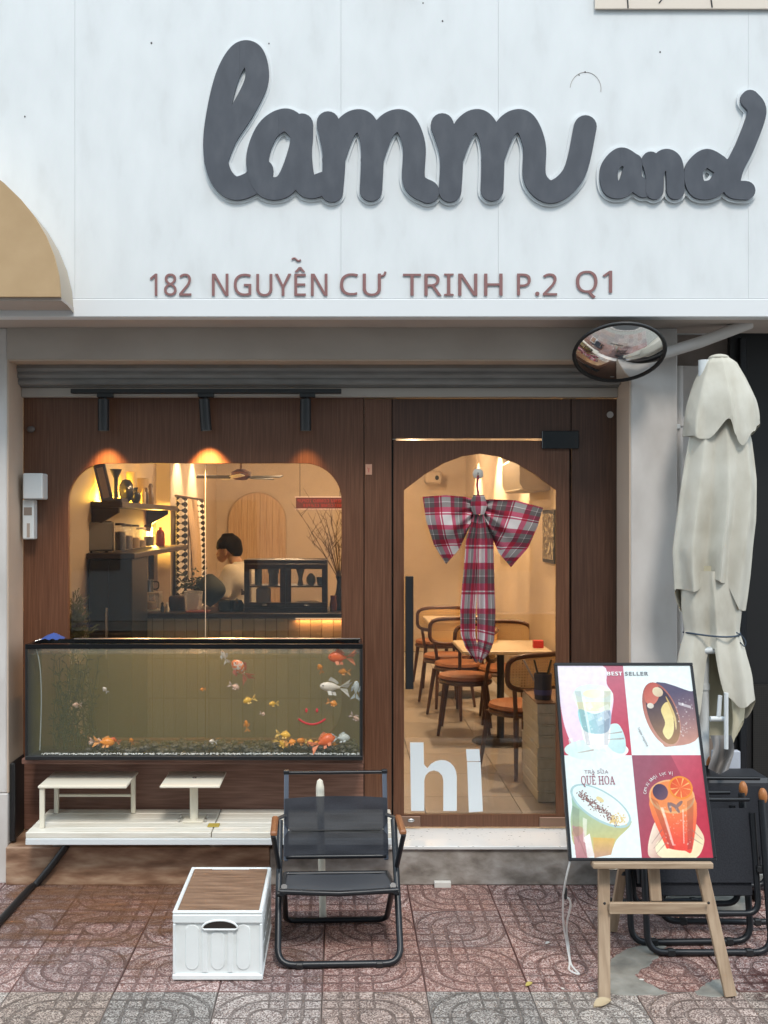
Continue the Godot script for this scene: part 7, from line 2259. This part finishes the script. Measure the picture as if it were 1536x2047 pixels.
	obj("rod", Sh.new().tube([Vector3(-1.57, cy1 + 0.012, -9.5), Vector3(-1.57, cy1 + 0.012, -11.35)], 0.012, 10), M.dark_wood, cu)


func cane_texture() -> ImageTexture:
	var n = 32
	var im = Image.create_empty(n, n, false, Image.FORMAT_RGBA8)
	for y in n:
		for x in n:
			var q = Vector2(posmod(x, 32) - 15.5, posmod(y, 32) - 15.5)
			var hole = maxf(absf(q.x), absf(q.y)) < 7.0 and absf(q.x) + absf(q.y) < 10.0
			im.set_pixel(x, y, Color(0.96, 0.82, 0.58, 0.0 if hole else 1.0))
	return ImageTexture.create_from_image(im)


func dining_things() -> void:
	# one bentwood chair with a cane back, then copies of it
	var o = thing("cane_chair", "cane backed bentwood chair nearest the door, its leather seat to the left", "chair", Vector3.ZERO, "cane chairs at the tables")
	ORG = Vector3.ZERO
	var w: Material = M.chair_wood
	obj("seat", Sh.new().lathe([Vector2(0, 0.425), Vector2(0.20, 0.425), Vector2(0.215, 0.44), Vector2(0.205, 0.462), Vector2(0.15, 0.47), Vector2(0, 0.468)], 30), M.leather, o)
	obj("seat_ring", Sh.new().lathe([Vector2(0.15, 0.395), Vector2(0.21, 0.395), Vector2(0.218, 0.41), Vector2(0.21, 0.424), Vector2(0.15, 0.424), Vector2(0.15, 0.395)], 30), w, o)
	for e in [[-1, -1], [1, -1], [-1, 1], [1, 1]]:
		obj("leg", Sh.new().tube([Vector3(e[0] * 0.15, 0.40, e[1] * 0.15), Vector3(e[0] * 0.19, 0.0, e[1] * 0.20)], [0.020, 0.012], 10), w, o)
	# back: a frame bent round the sitter, cane inside
	var bend = func(x: float, y: float) -> Vector3: return Vector3(x, y, 0.235 - 1.1 * x * x + 0.06 * (y - 0.5))
	var fr = []
	for i in 36:
		var a = TAU * i / 36.0
		var cx = signf(cos(a)) * pow(absf(cos(a)), 0.5)
		var sy = signf(sin(a)) * pow(absf(sin(a)), 0.5)
		fr.append(bend.call(0.245 * cx, 0.70 + 0.115 * sy))
	obj("back_frame", Sh.new().tube(fr, 0.017, 10, true), w, o)
	for s in [-1, 1]:
		obj("back_post", Sh.new().tube([Vector3(s * 0.16, 0.40, 0.16), bend.call(s * 0.20, 0.60)], 0.015, 10), w, o)
	var cm = StandardMaterial3D.new()
	cm.albedo_texture = cane_texture()
	cm.roughness = 0.6
	cm.transparency = BaseMaterial3D.TRANSPARENCY_ALPHA_SCISSOR
	cm.alpha_scissor_threshold = 0.5
	obj("cane", Sh.new().grid(func(u, v): return bend.call(lerpf(-0.238, 0.238, u), lerpf(0.59, 0.81, v)), 14, 4, func(u, v): return Vector2(u * 26.0, v * 12.0)), cm, o)
	o.position = Vector3(X(1040, 6.75), FLOOR, -6.75)
	o.rotation.y = deg_to_rad(28)
	var g = "cane chairs at the tables"
	copy_of(o, "cane_chair", "cane backed chair half hidden by the bow's tails, second from the door", Vector3(X(930, 8.0), FLOOR, -8.0), deg_to_rad(80), g)
	copy_of(o, "cane_chair", "cane backed chair standing at the far side of the pale table", Vector3(X(1008, 8.45), FLOOR, -8.45), deg_to_rad(175), g)
	copy_of(o, "cane_chair", "cane backed chair in the row along the passage, left of the bow's tails", Vector3(X(893, 9.2), FLOOR, -9.2), deg_to_rad(18), g)
	copy_of(o, "cane_chair", "cane backed chair between the passage row and the pale table, seen over the leather seats", Vector3(X(918, 8.7), FLOOR, -8.7), deg_to_rad(40), g)
	copy_of(o, "cane_chair", "farthest cane backed chair, beside the black door handle", Vector3(X(872, 10.3), FLOOR, -10.3), deg_to_rad(10), g)
	for q in [[1.22, 7.65, "pale wooden table with a red box on it, nearest the door"], [1.15, 9.7, "second pale table behind the bow's tails"]]:
		var t = thing("cafe_table", q[2], "table", Vector3(q[0], FLOOR, -q[1]), "cafe tables along the right wall")
		obj("top", mbox(q[0] - 0.33, q[0] + 0.33, FLOOR + 0.705, FLOOR + 0.735, q[1] - 0.33, q[1] + 0.33, 0.006), mat(Color(0.55, 0.44, 0.30), 0.4), t)
		obj("column", Sh.new().tube([Vector3(q[0], FLOOR + 0.02, -q[1]), Vector3(q[0], FLOOR + 0.705, -q[1])], 0.028, 12), M.black, t)
		obj("foot", Sh.new().lathe([Vector2(0, 0.03), Vector2(0.05, 0.03), Vector2(0.21, 0.012), Vector2(0.22, 0.001), Vector2(0, 0.001)], 24, Transform3D(Basis.IDENTITY, Vector3(q[0], FLOOR, -q[1]))), M.black, t)
	solo("red_box", "small red box on the pale table by the wall", "box", Sh.new().box(Vector3(X(1076, 7.5), FLOOR + 0.765, -7.5), Vector3(0.075, 0.058, 0.05), 0.004), M.red)
	# flat boxes in a stack by the door
	var names = ["topmost", "second", "third", "fourth", "fifth", "sixth", "seventh", "eighth", "lowest"]
	var bm = noisy([[0.0, Color(0.55, 0.53, 0.42)], [1.0, Color(0.66, 0.63, 0.52)]], 0.02, Vector3(3, 1, 3), 0.6, 95)
	for k in 9:
		var b = thing("flat_box", "pale flat box, %s of the stack of nine inside the door" % names[k], "box", Vector3(1.38, FLOOR + 0.0665 * (8 - k), -6.24), "flat boxes stacked inside the door")
		var y = FLOOR + 0.0665 * (8 - k)
		var j = rng.randf_range(-0.004, 0.004)
		obj("body", mbox(1.18 + j, 1.58 + j, y + 0.0005, y + 0.055, 6.0 - j, 6.5 - j, 0.003), bm, b)
		obj("lid", mbox(1.177 + j, 1.583 + j, y + 0.0552, y + 0.066, 5.997 - j, 6.503 - j, 0.003), bm if k > 0 else M.lid_wood, b)
	var pc = Vector3(1.235, FLOOR + 0.5995, -6.12)
	var ph = thing("utensil_pot", "dark blue pot of pens and sticks on top of the stacked boxes", "pot", pc)
	obj("pot", Sh.new().lathe([Vector2(0, 0.0), Vector2(0.05, 0.0), Vector2(0.052, 0.06), Vector2(0.055, 0.155), Vector2(0.05, 0.155), Vector2(0.045, 0.01), Vector2(0, 0.01)], 20, Transform3D(Basis.IDENTITY, pc)), mat(Color(0.05, 0.055, 0.085), 0.45), ph)
	obj("band", Sh.new().lathe([Vector2(0.0525, 0.03), Vector2(0.0535, 0.03), Vector2(0.0545, 0.06), Vector2(0.0535, 0.06)], 20, Transform3D(Basis.IDENTITY, pc)), mat(Color(0.10, 0.10, 0.28), 0.4), ph)
	for q in [[-0.02, -0.10, Color(0.55, 0.52, 0.45)], [-0.005, -0.05, Color(0.05, 0.05, 0.05)], [0.02, 0.03, Color(0.40, 0.20, 0.06)], [0.0, 0.05, Color(0.06, 0.08, 0.05)]]:
		obj("stick", Sh.new().tube([pc + Vector3(q[0], 0.05, 0), pc + Vector3(q[0] + q[1], 0.24, 0.01)], 0.006, 8), mat(q[2], 0.5), ph)
	solo("door_mat", "dark grey door mat inside the threshold", "door mat", Sh.new().prism(PackedVector2Array([Vector2(0.30, 5.60), Vector2(0.92, 5.60), Vector2(0.99, 5.63), Vector2(0.97, 5.72), Vector2(0.92, 5.75), Vector2(0.30, 5.75)]), 0.008, Transform3D(Basis(Vector3.RIGHT, Vector3.FORWARD, Vector3.UP), Vector3(0, FLOOR + 0.0085, 0)), 0.003), mat(Color(0.035, 0.033, 0.032), 0.9))
	# framed pictures on the right wall
	for q in [[7.15, 6.75, "dark framed picture on the right wall, nearest the door"], [7.95, 7.5, "dark framed picture on the right wall, beside the bow's right loop"], [10.2, 9.7, "dark framed picture on the right wall, farthest, behind the bow"]]:
		var z = (q[0] + q[1]) / 2.0
		var t = thing("wall_picture", q[2], "picture", Vector3(1.61, 1.55, -z), "framed pictures on the right wall")
		obj("frame", mbox(1.60, 1.619, 1.57, 1.98, q[1], q[0], 0.004), M.black, t)
		obj("picture", mbox(1.595, 1.5995, 1.60, 1.95, q[1] + 0.03, q[0] - 0.03), noisy([[0.0, Color(0.02, 0.02, 0.02)], [0.45, Color(0.06, 0.055, 0.045)], [0.6, Color(0.35, 0.30, 0.20)], [1.0, Color(0.7, 0.65, 0.5)]], 0.02, Vector3(1.5, 1.5, 1.5), 0.12, 97), t)
	var ac = thing("air_conditioner", "long white air conditioner high on the right wall", "air conditioner", Vector3(1.5, 2.1, -8.0))
	obj("case", Sh.new().prism(PackedVector2Array([Vector2(0, 0), Vector2(0.20, 0.0), Vector2(0.235, 0.06), Vector2(0.235, 0.24), Vector2(0.2, 0.27), Vector2(0, 0.27)]), 0.85, Transform3D(Basis(Vector3.LEFT, Vector3.UP, Vector3.FORWARD), Vector3(1.619, 2.13, -8.6)), 0.006), mat(Color(0.48, 0.42, 0.34), 0.5), ac)
	obj("vent_flap", Sh.new().box(Vector3(1.43, 2.142, -8.17), Vector3(0.07, 0.01, 0.78), 0.002), M.ivory, ac)
	var cm2 = thing("ceiling_camera", "small pale security box under the ceiling at the back", "camera", V(868, 955, 12.6))
	obj("body", Sh.new().box(V(866, 954, 12.75), Vector3(0.22, 0.16, 0.12), 0.02), mat(Color(0.42, 0.34, 0.25), 0.6), cm2)
	obj("bracket", Sh.new().tube([V(866, 944, 12.8), V(866, 944, 12.99)], 0.03, 8), mat(Color(0.42, 0.34, 0.25), 0.6), cm2)
	obj("lens", Sh.new().ball(V(874, 955, 12.69), Vector3(0.025, 0.03, 0.02)), M.black, cm2)
	# ceiling fan
	var fd = 10.0
	var fp = Vector3(X(482, fd), Y(950, fd), -fd)
	var fan = thing("ceiling_fan", "ceiling fan with dark and pale blades above the counter", "ceiling fan", fp)
	obj("rod", Sh.new().tube([fp + Vector3(0, 0.03, 0), Vector3(fp.x, 2.779, fp.z)], 0.012, 8), M.chair_wood, fan)
	obj("motor", Sh.new().lathe([Vector2(0, -0.05), Vector2(0.06, -0.045), Vector2(0.10, -0.01), Vector2(0.10, 0.03), Vector2(0.04, 0.06), Vector2(0, 0.06)], 22, Transform3D(Basis.IDENTITY, fp)), mat(Color(0.10, 0.03, 0.02), 0.5), fan)
	for k in 5:
		var b = Basis(Vector3.UP, TAU * k / 5.0 + 0.9) * Basis(Vector3.RIGHT, deg_to_rad(12))
		obj("blade", Sh.new().box(fp + b * Vector3(0.27, -0.02, 0), Vector3(0.34, 0.008, 0.11), 0.003, b), M.black if k % 2 == 0 else M.ivory, fan)
	# added display stands in for a red ticker mirrored in the glass
	var rd = 9.0
	var rs = thing("reflected_display", "added red display standing in for a ticker reflected in the glass, above the branches", "display", V(636, 1018, rd))
	var red = glow(Color(1.0, 0.07, 0.03), 0.5)
	red.albedo_color = Color(0.1, 0.02, 0.02)
	var pnl = glow(Color(0.35, 0.05, 0.02), 0.3)
	pnl.albedo_color = Color(0.25, 0.1, 0.06)
	obj("panel", fbox(Sh.new(), 592, 993, 690, 1019, rd, rd + 0.012), pnl, rs)
	for py in [993.6, 1017.6]:
		obj("line", fbox(Sh.new(), 590, py - 0.7, 690, py + 0.7, rd - 0.006, rd - 0.002), glow(Color(1.0, 0.45, 0.3), 0.6), rs)
	var flip = Basis.from_scale(Vector3(-1, 1, 1))
	flip = Basis(Vector3.UP, PI)
	for q in [["MENU COMBO TOPUP", 641, 1001, 92], ["WELCOME COFFEE", 646, 1010.5, 80]]:
		lettering("letters", q[0], ["Droid Sans"], 6.6 * rd / FL, q[3] * rd / FL, 0.003, red, rs, Transform3D(flip, V(q[1], q[2], rd - 0.004)), true)
	for x in [600, 680]:
		obj("hanger", Sh.new().tube([V(x, 993, rd + 0.005), Vector3(X(x, rd), 2.779, -rd - 0.005)], 0.003, 6), M.black, rs)


func barista() -> void:
	var fw = Vector3(-0.92, 0, -0.39).normalized()
	var lf = Vector3(fw.z, 0, -fw.x)
	var base = Vector3(X(487, 8.38), FLOOR, -8.38)
	var P = func(a: float, b: float, h: float) -> Vector3: return base + fw * a + lf * b + Vector3.UP * h
	var t = thing("person", "person in a cream T-shirt bending over the counter, seen from behind", "person", base)
	# skin: head, neck and arms as one surface with the trunk under the clothes
	var bones = [
		[P.call(0, -0.09, 0.92), P.call(0, 0.09, 0.92), 0.115, 0.115], [P.call(0, 0, 0.92), P.call(0.02, 0, 1.16), 0.115, 0.125],
		[P.call(0.02, -0.09, 1.20), P.call(0.02, 0.09, 1.20), 0.095, 0.095], [P.call(0.03, -0.16, 1.26), P.call(0.03, 0.16, 1.26), 0.052, 0.052],
		[P.call(0.05, 0, 1.28), P.call(0.10, 0, 1.41), 0.056, 0.05],
		[P.call(0, 0.09, 0.88), P.call(0.02, 0.10, 0.48), 0.088, 0.055], [P.call(0.02, 0.10, 0.48), P.call(0, 0.10, 0.08), 0.052, 0.036], [P.call(-0.03, 0.10, 0.05), P.call(0.16, 0.115, 0.03), 0.038, 0.03],
		[P.call(0, -0.09, 0.88), P.call(0.02, -0.10, 0.48), 0.088, 0.055], [P.call(0.02, -0.10, 0.48), P.call(0, -0.10, 0.08), 0.052, 0.036], [P.call(-0.03, -0.10, 0.05), P.call(0.16, -0.115, 0.03), 0.038, 0.03],
		[P.call(0.03, 0.19, 1.26), P.call(0.10, 0.235, 1.02), 0.05, 0.04], [P.call(0.10, 0.235, 1.02), P.call(0.32, 0.16, 1.06), 0.039, 0.026],
		[P.call(0.03, -0.19, 1.26), P.call(0.14, -0.22, 1.04), 0.05, 0.04], [P.call(0.14, -0.22, 1.04), P.call(0.36, -0.10, 1.06), 0.039, 0.026]]
	var s = Sh.new()
	flesh(s, bones, 0.014, 0.035)
	# head, bowed forwards
	var hd = [[P.call(0.125, 0, 1.475), P.call(0.15, 0, 1.465), 0.088, 0.082], [P.call(0.17, 0, 1.43), P.call(0.20, 0, 1.385), 0.062, 0.038], [P.call(0.215, 0, 1.372), P.call(0.205, 0, 1.365), 0.03, 0.03],
		[P.call(0.226, 0, 1.43), P.call(0.252, 0, 1.402), 0.011, 0.012], [P.call(0.236, -0.018, 1.383), P.call(0.236, 0.018, 1.383), 0.009, 0.009], [P.call(0.222, -0.03, 1.447), P.call(0.222, 0.03, 1.447), 0.012, 0.012],
		[P.call(0.12, 0.083, 1.448), P.call(0.125, 0.086, 1.405), 0.014, 0.009], [P.call(0.12, -0.083, 1.448), P.call(0.125, -0.086, 1.405), 0.014, 0.009], [P.call(0.10, 0, 1.40), P.call(0.12, 0, 1.45), 0.052, 0.06]]
	flesh(s, hd, 0.0055, 0.014)
	# hands with five fingers, closing on the work before them
	for sd in [1.0, -1.0]:
		var w: Vector3 = P.call(0.32, 0.16, 1.06) if sd > 0 else P.call(0.36, -0.10, 1.06)
		var u = (fw * 0.9 - lf * sd * 0.25 + Vector3.DOWN * 0.12).normalized()
		var ac = u.cross(Vector3.UP).normalized()
		var hb = [[w, w + u * 0.035, 0.022, 0.022]]
		for k in 4:
			var o = ac * (k - 1.5) * 0.019
			var kn = w + u * 0.085 + o
			var ln: float = [0.036, 0.043, 0.040, 0.031][k]
			hb.append([w + u * 0.02 + o * 0.6, kn, 0.014, 0.0105])
			var m = kn + (u * 0.85 + Vector3.DOWN * 0.5).normalized() * ln
			hb.append([kn, m, 0.0095, 0.0085])
			hb.append([m, m + (u * 0.35 + Vector3.DOWN * 0.95).normalized() * ln * 0.75, 0.0085, 0.007])
		var th = w + u * 0.03 + ac * -0.028 * sd
		hb.append([w + u * 0.015 + ac * -0.012 * sd, th, 0.013, 0.0115])
		hb.append([th, th + (u * 0.8 - ac * 0.45 * sd + Vector3.DOWN * 0.3).normalized() * 0.036, 0.0105, 0.009])
		flesh(s, hb, 0.0045, 0.006)
	obj("body", s, M.skin, t)
	# T-shirt with short sleeves
	var sh = [
		[P.call(0, -0.09, 0.90), P.call(0, 0.09, 0.90), 0.14, 0.14], [P.call(0, 0, 0.92), P.call(0.02, 0, 1.16), 0.14, 0.145],
		[P.call(0.02, -0.09, 1.19), P.call(0.02, 0.09, 1.19), 0.118, 0.118], [P.call(0.03, -0.155, 1.26), P.call(0.03, 0.155, 1.26), 0.068, 0.068], [P.call(0.05, 0, 1.28), P.call(0.065, 0, 1.325), 0.068, 0.062],
		[P.call(0.03, 0.18, 1.26), P.call(0.085, 0.232, 1.055), 0.064, 0.072], [P.call(0.03, -0.18, 1.26), P.call(0.115, -0.222, 1.075), 0.064, 0.072]]
	var cut = func(p: Vector3) -> float:
		var q: Vector3 = p - base
		var a = q.dot(fw)
		var b = q.dot(lf)
		var neck = 0.058 - Vector2(a - 0.075, b).length() if q.y > 1.30 else -1.0
		var sleeve = -1.0
		if absf(b) > 0.185:
			sleeve = 1.075 - q.y + 0.3 * (a - 0.08)
		return maxf(maxf(0.84 - q.y, sleeve), maxf(neck, q.y - 1.352))
	var shirt = Sh.new()
	flesh(shirt, sh, 0.012, 0.03, cut)
	obj("shirt", shirt, M.shirt, t)
	var tr = [[P.call(0, -0.09, 0.91), P.call(0, 0.09, 0.91), 0.125, 0.125], [P.call(0, 0.09, 0.88), P.call(0.02, 0.10, 0.48), 0.105, 0.078], [P.call(0.02, 0.10, 0.48), P.call(0, 0.10, 0.10), 0.078, 0.07], [P.call(0, -0.09, 0.88), P.call(0.02, -0.10, 0.48), 0.105, 0.078], [P.call(0.02, -0.10, 0.48), P.call(0, -0.10, 0.10), 0.078, 0.07]]
	obj("trousers", flesh(Sh.new(), tr, 0.016, 0.03, func(p): return maxf(p.y - base.y - 0.97, base.y + 0.05 - p.y)), mat(Color(0.02, 0.02, 0.025), 0.85), t)
	# hair: full on top, clipped at the nape, a fringe falling forwards
	var ha = [[P.call(0.115, 0, 1.490), P.call(0.165, 0, 1.497), 0.095, 0.088], [P.call(0.08, 0, 1.455), P.call(0.11, 0, 1.47), 0.070, 0.085], [P.call(0.205, -0.035, 1.505), P.call(0.232, -0.03, 1.465), 0.034, 0.014], [P.call(0.205, 0.03, 1.505), P.call(0.236, 0.03, 1.458), 0.036, 0.014], [P.call(0.21, 0, 1.51), P.call(0.240, 0, 1.462), 0.036, 0.014], [P.call(0.15, 0.07, 1.48), P.call(0.165, 0.08, 1.455), 0.022, 0.010]]
	ha = [[P.call(0.125, 0, 1.478), P.call(0.152, 0, 1.478), 0.098, 0.092], [P.call(0.085, 0, 1.44), P.call(0.11, 0, 1.47), 0.070, 0.088], [P.call(0.20, -0.04, 1.50), P.call(0.222, -0.035, 1.468), 0.026, 0.012], [P.call(0.20, 0.035, 1.50), P.call(0.225, 0.035, 1.462), 0.026, 0.012], [P.call(0.205, 0, 1.505), P.call(0.228, 0, 1.466), 0.026, 0.012], [P.call(0.10, 0.02, 1.565), P.call(0.17, 0.03, 1.56), 0.02, 0.02]]
	var hair = flesh(Sh.new(), ha, 0.005, 0.014, func(p):
		var q: Vector3 = p - base
		var a = q.dot(fw)
		var b = absf(q.dot(lf))
		# the hairline: low at the nape, up round the ear, over the temple to the brow
		var line: float = lerpf(1.392, 1.452, smoothstep(0.06, 0.125, a))
		line += 0.03 * smoothstep(0.15, 0.19, a) * smoothstep(0.07, 0.05, b)
		if a > 0.215:
			line = 1.44
		return line - q.y + 0.004 * sin(a * 220.0 + b * 160.0))
	obj("hair", hair, M.hair, t)
	for sd in [-1, 1]:
		obj("eye", Sh.new().ball(P.call(0.219, sd * 0.03, 1.435), Vector3.ONE * 0.011, 10, 6), mat(Color(0.3, 0.28, 0.26), 0.2), t)
	# dark print on the back of the shirt
	var at = V(478, 1182, 8.18)
	at = base + (at - base).dot(lf) * lf + Vector3.UP * (at.y - base.y) - fw * 0.128
	lettering("shirt_print", "lamm", ["Droid Serif"], 0.045, 0.15, 0.012, mat(Color(0.05, 0.03, 0.02), 0.9), t, Transform3D(Basis(fw.cross(Vector3.UP), Vector3.UP, -fw), at), true)
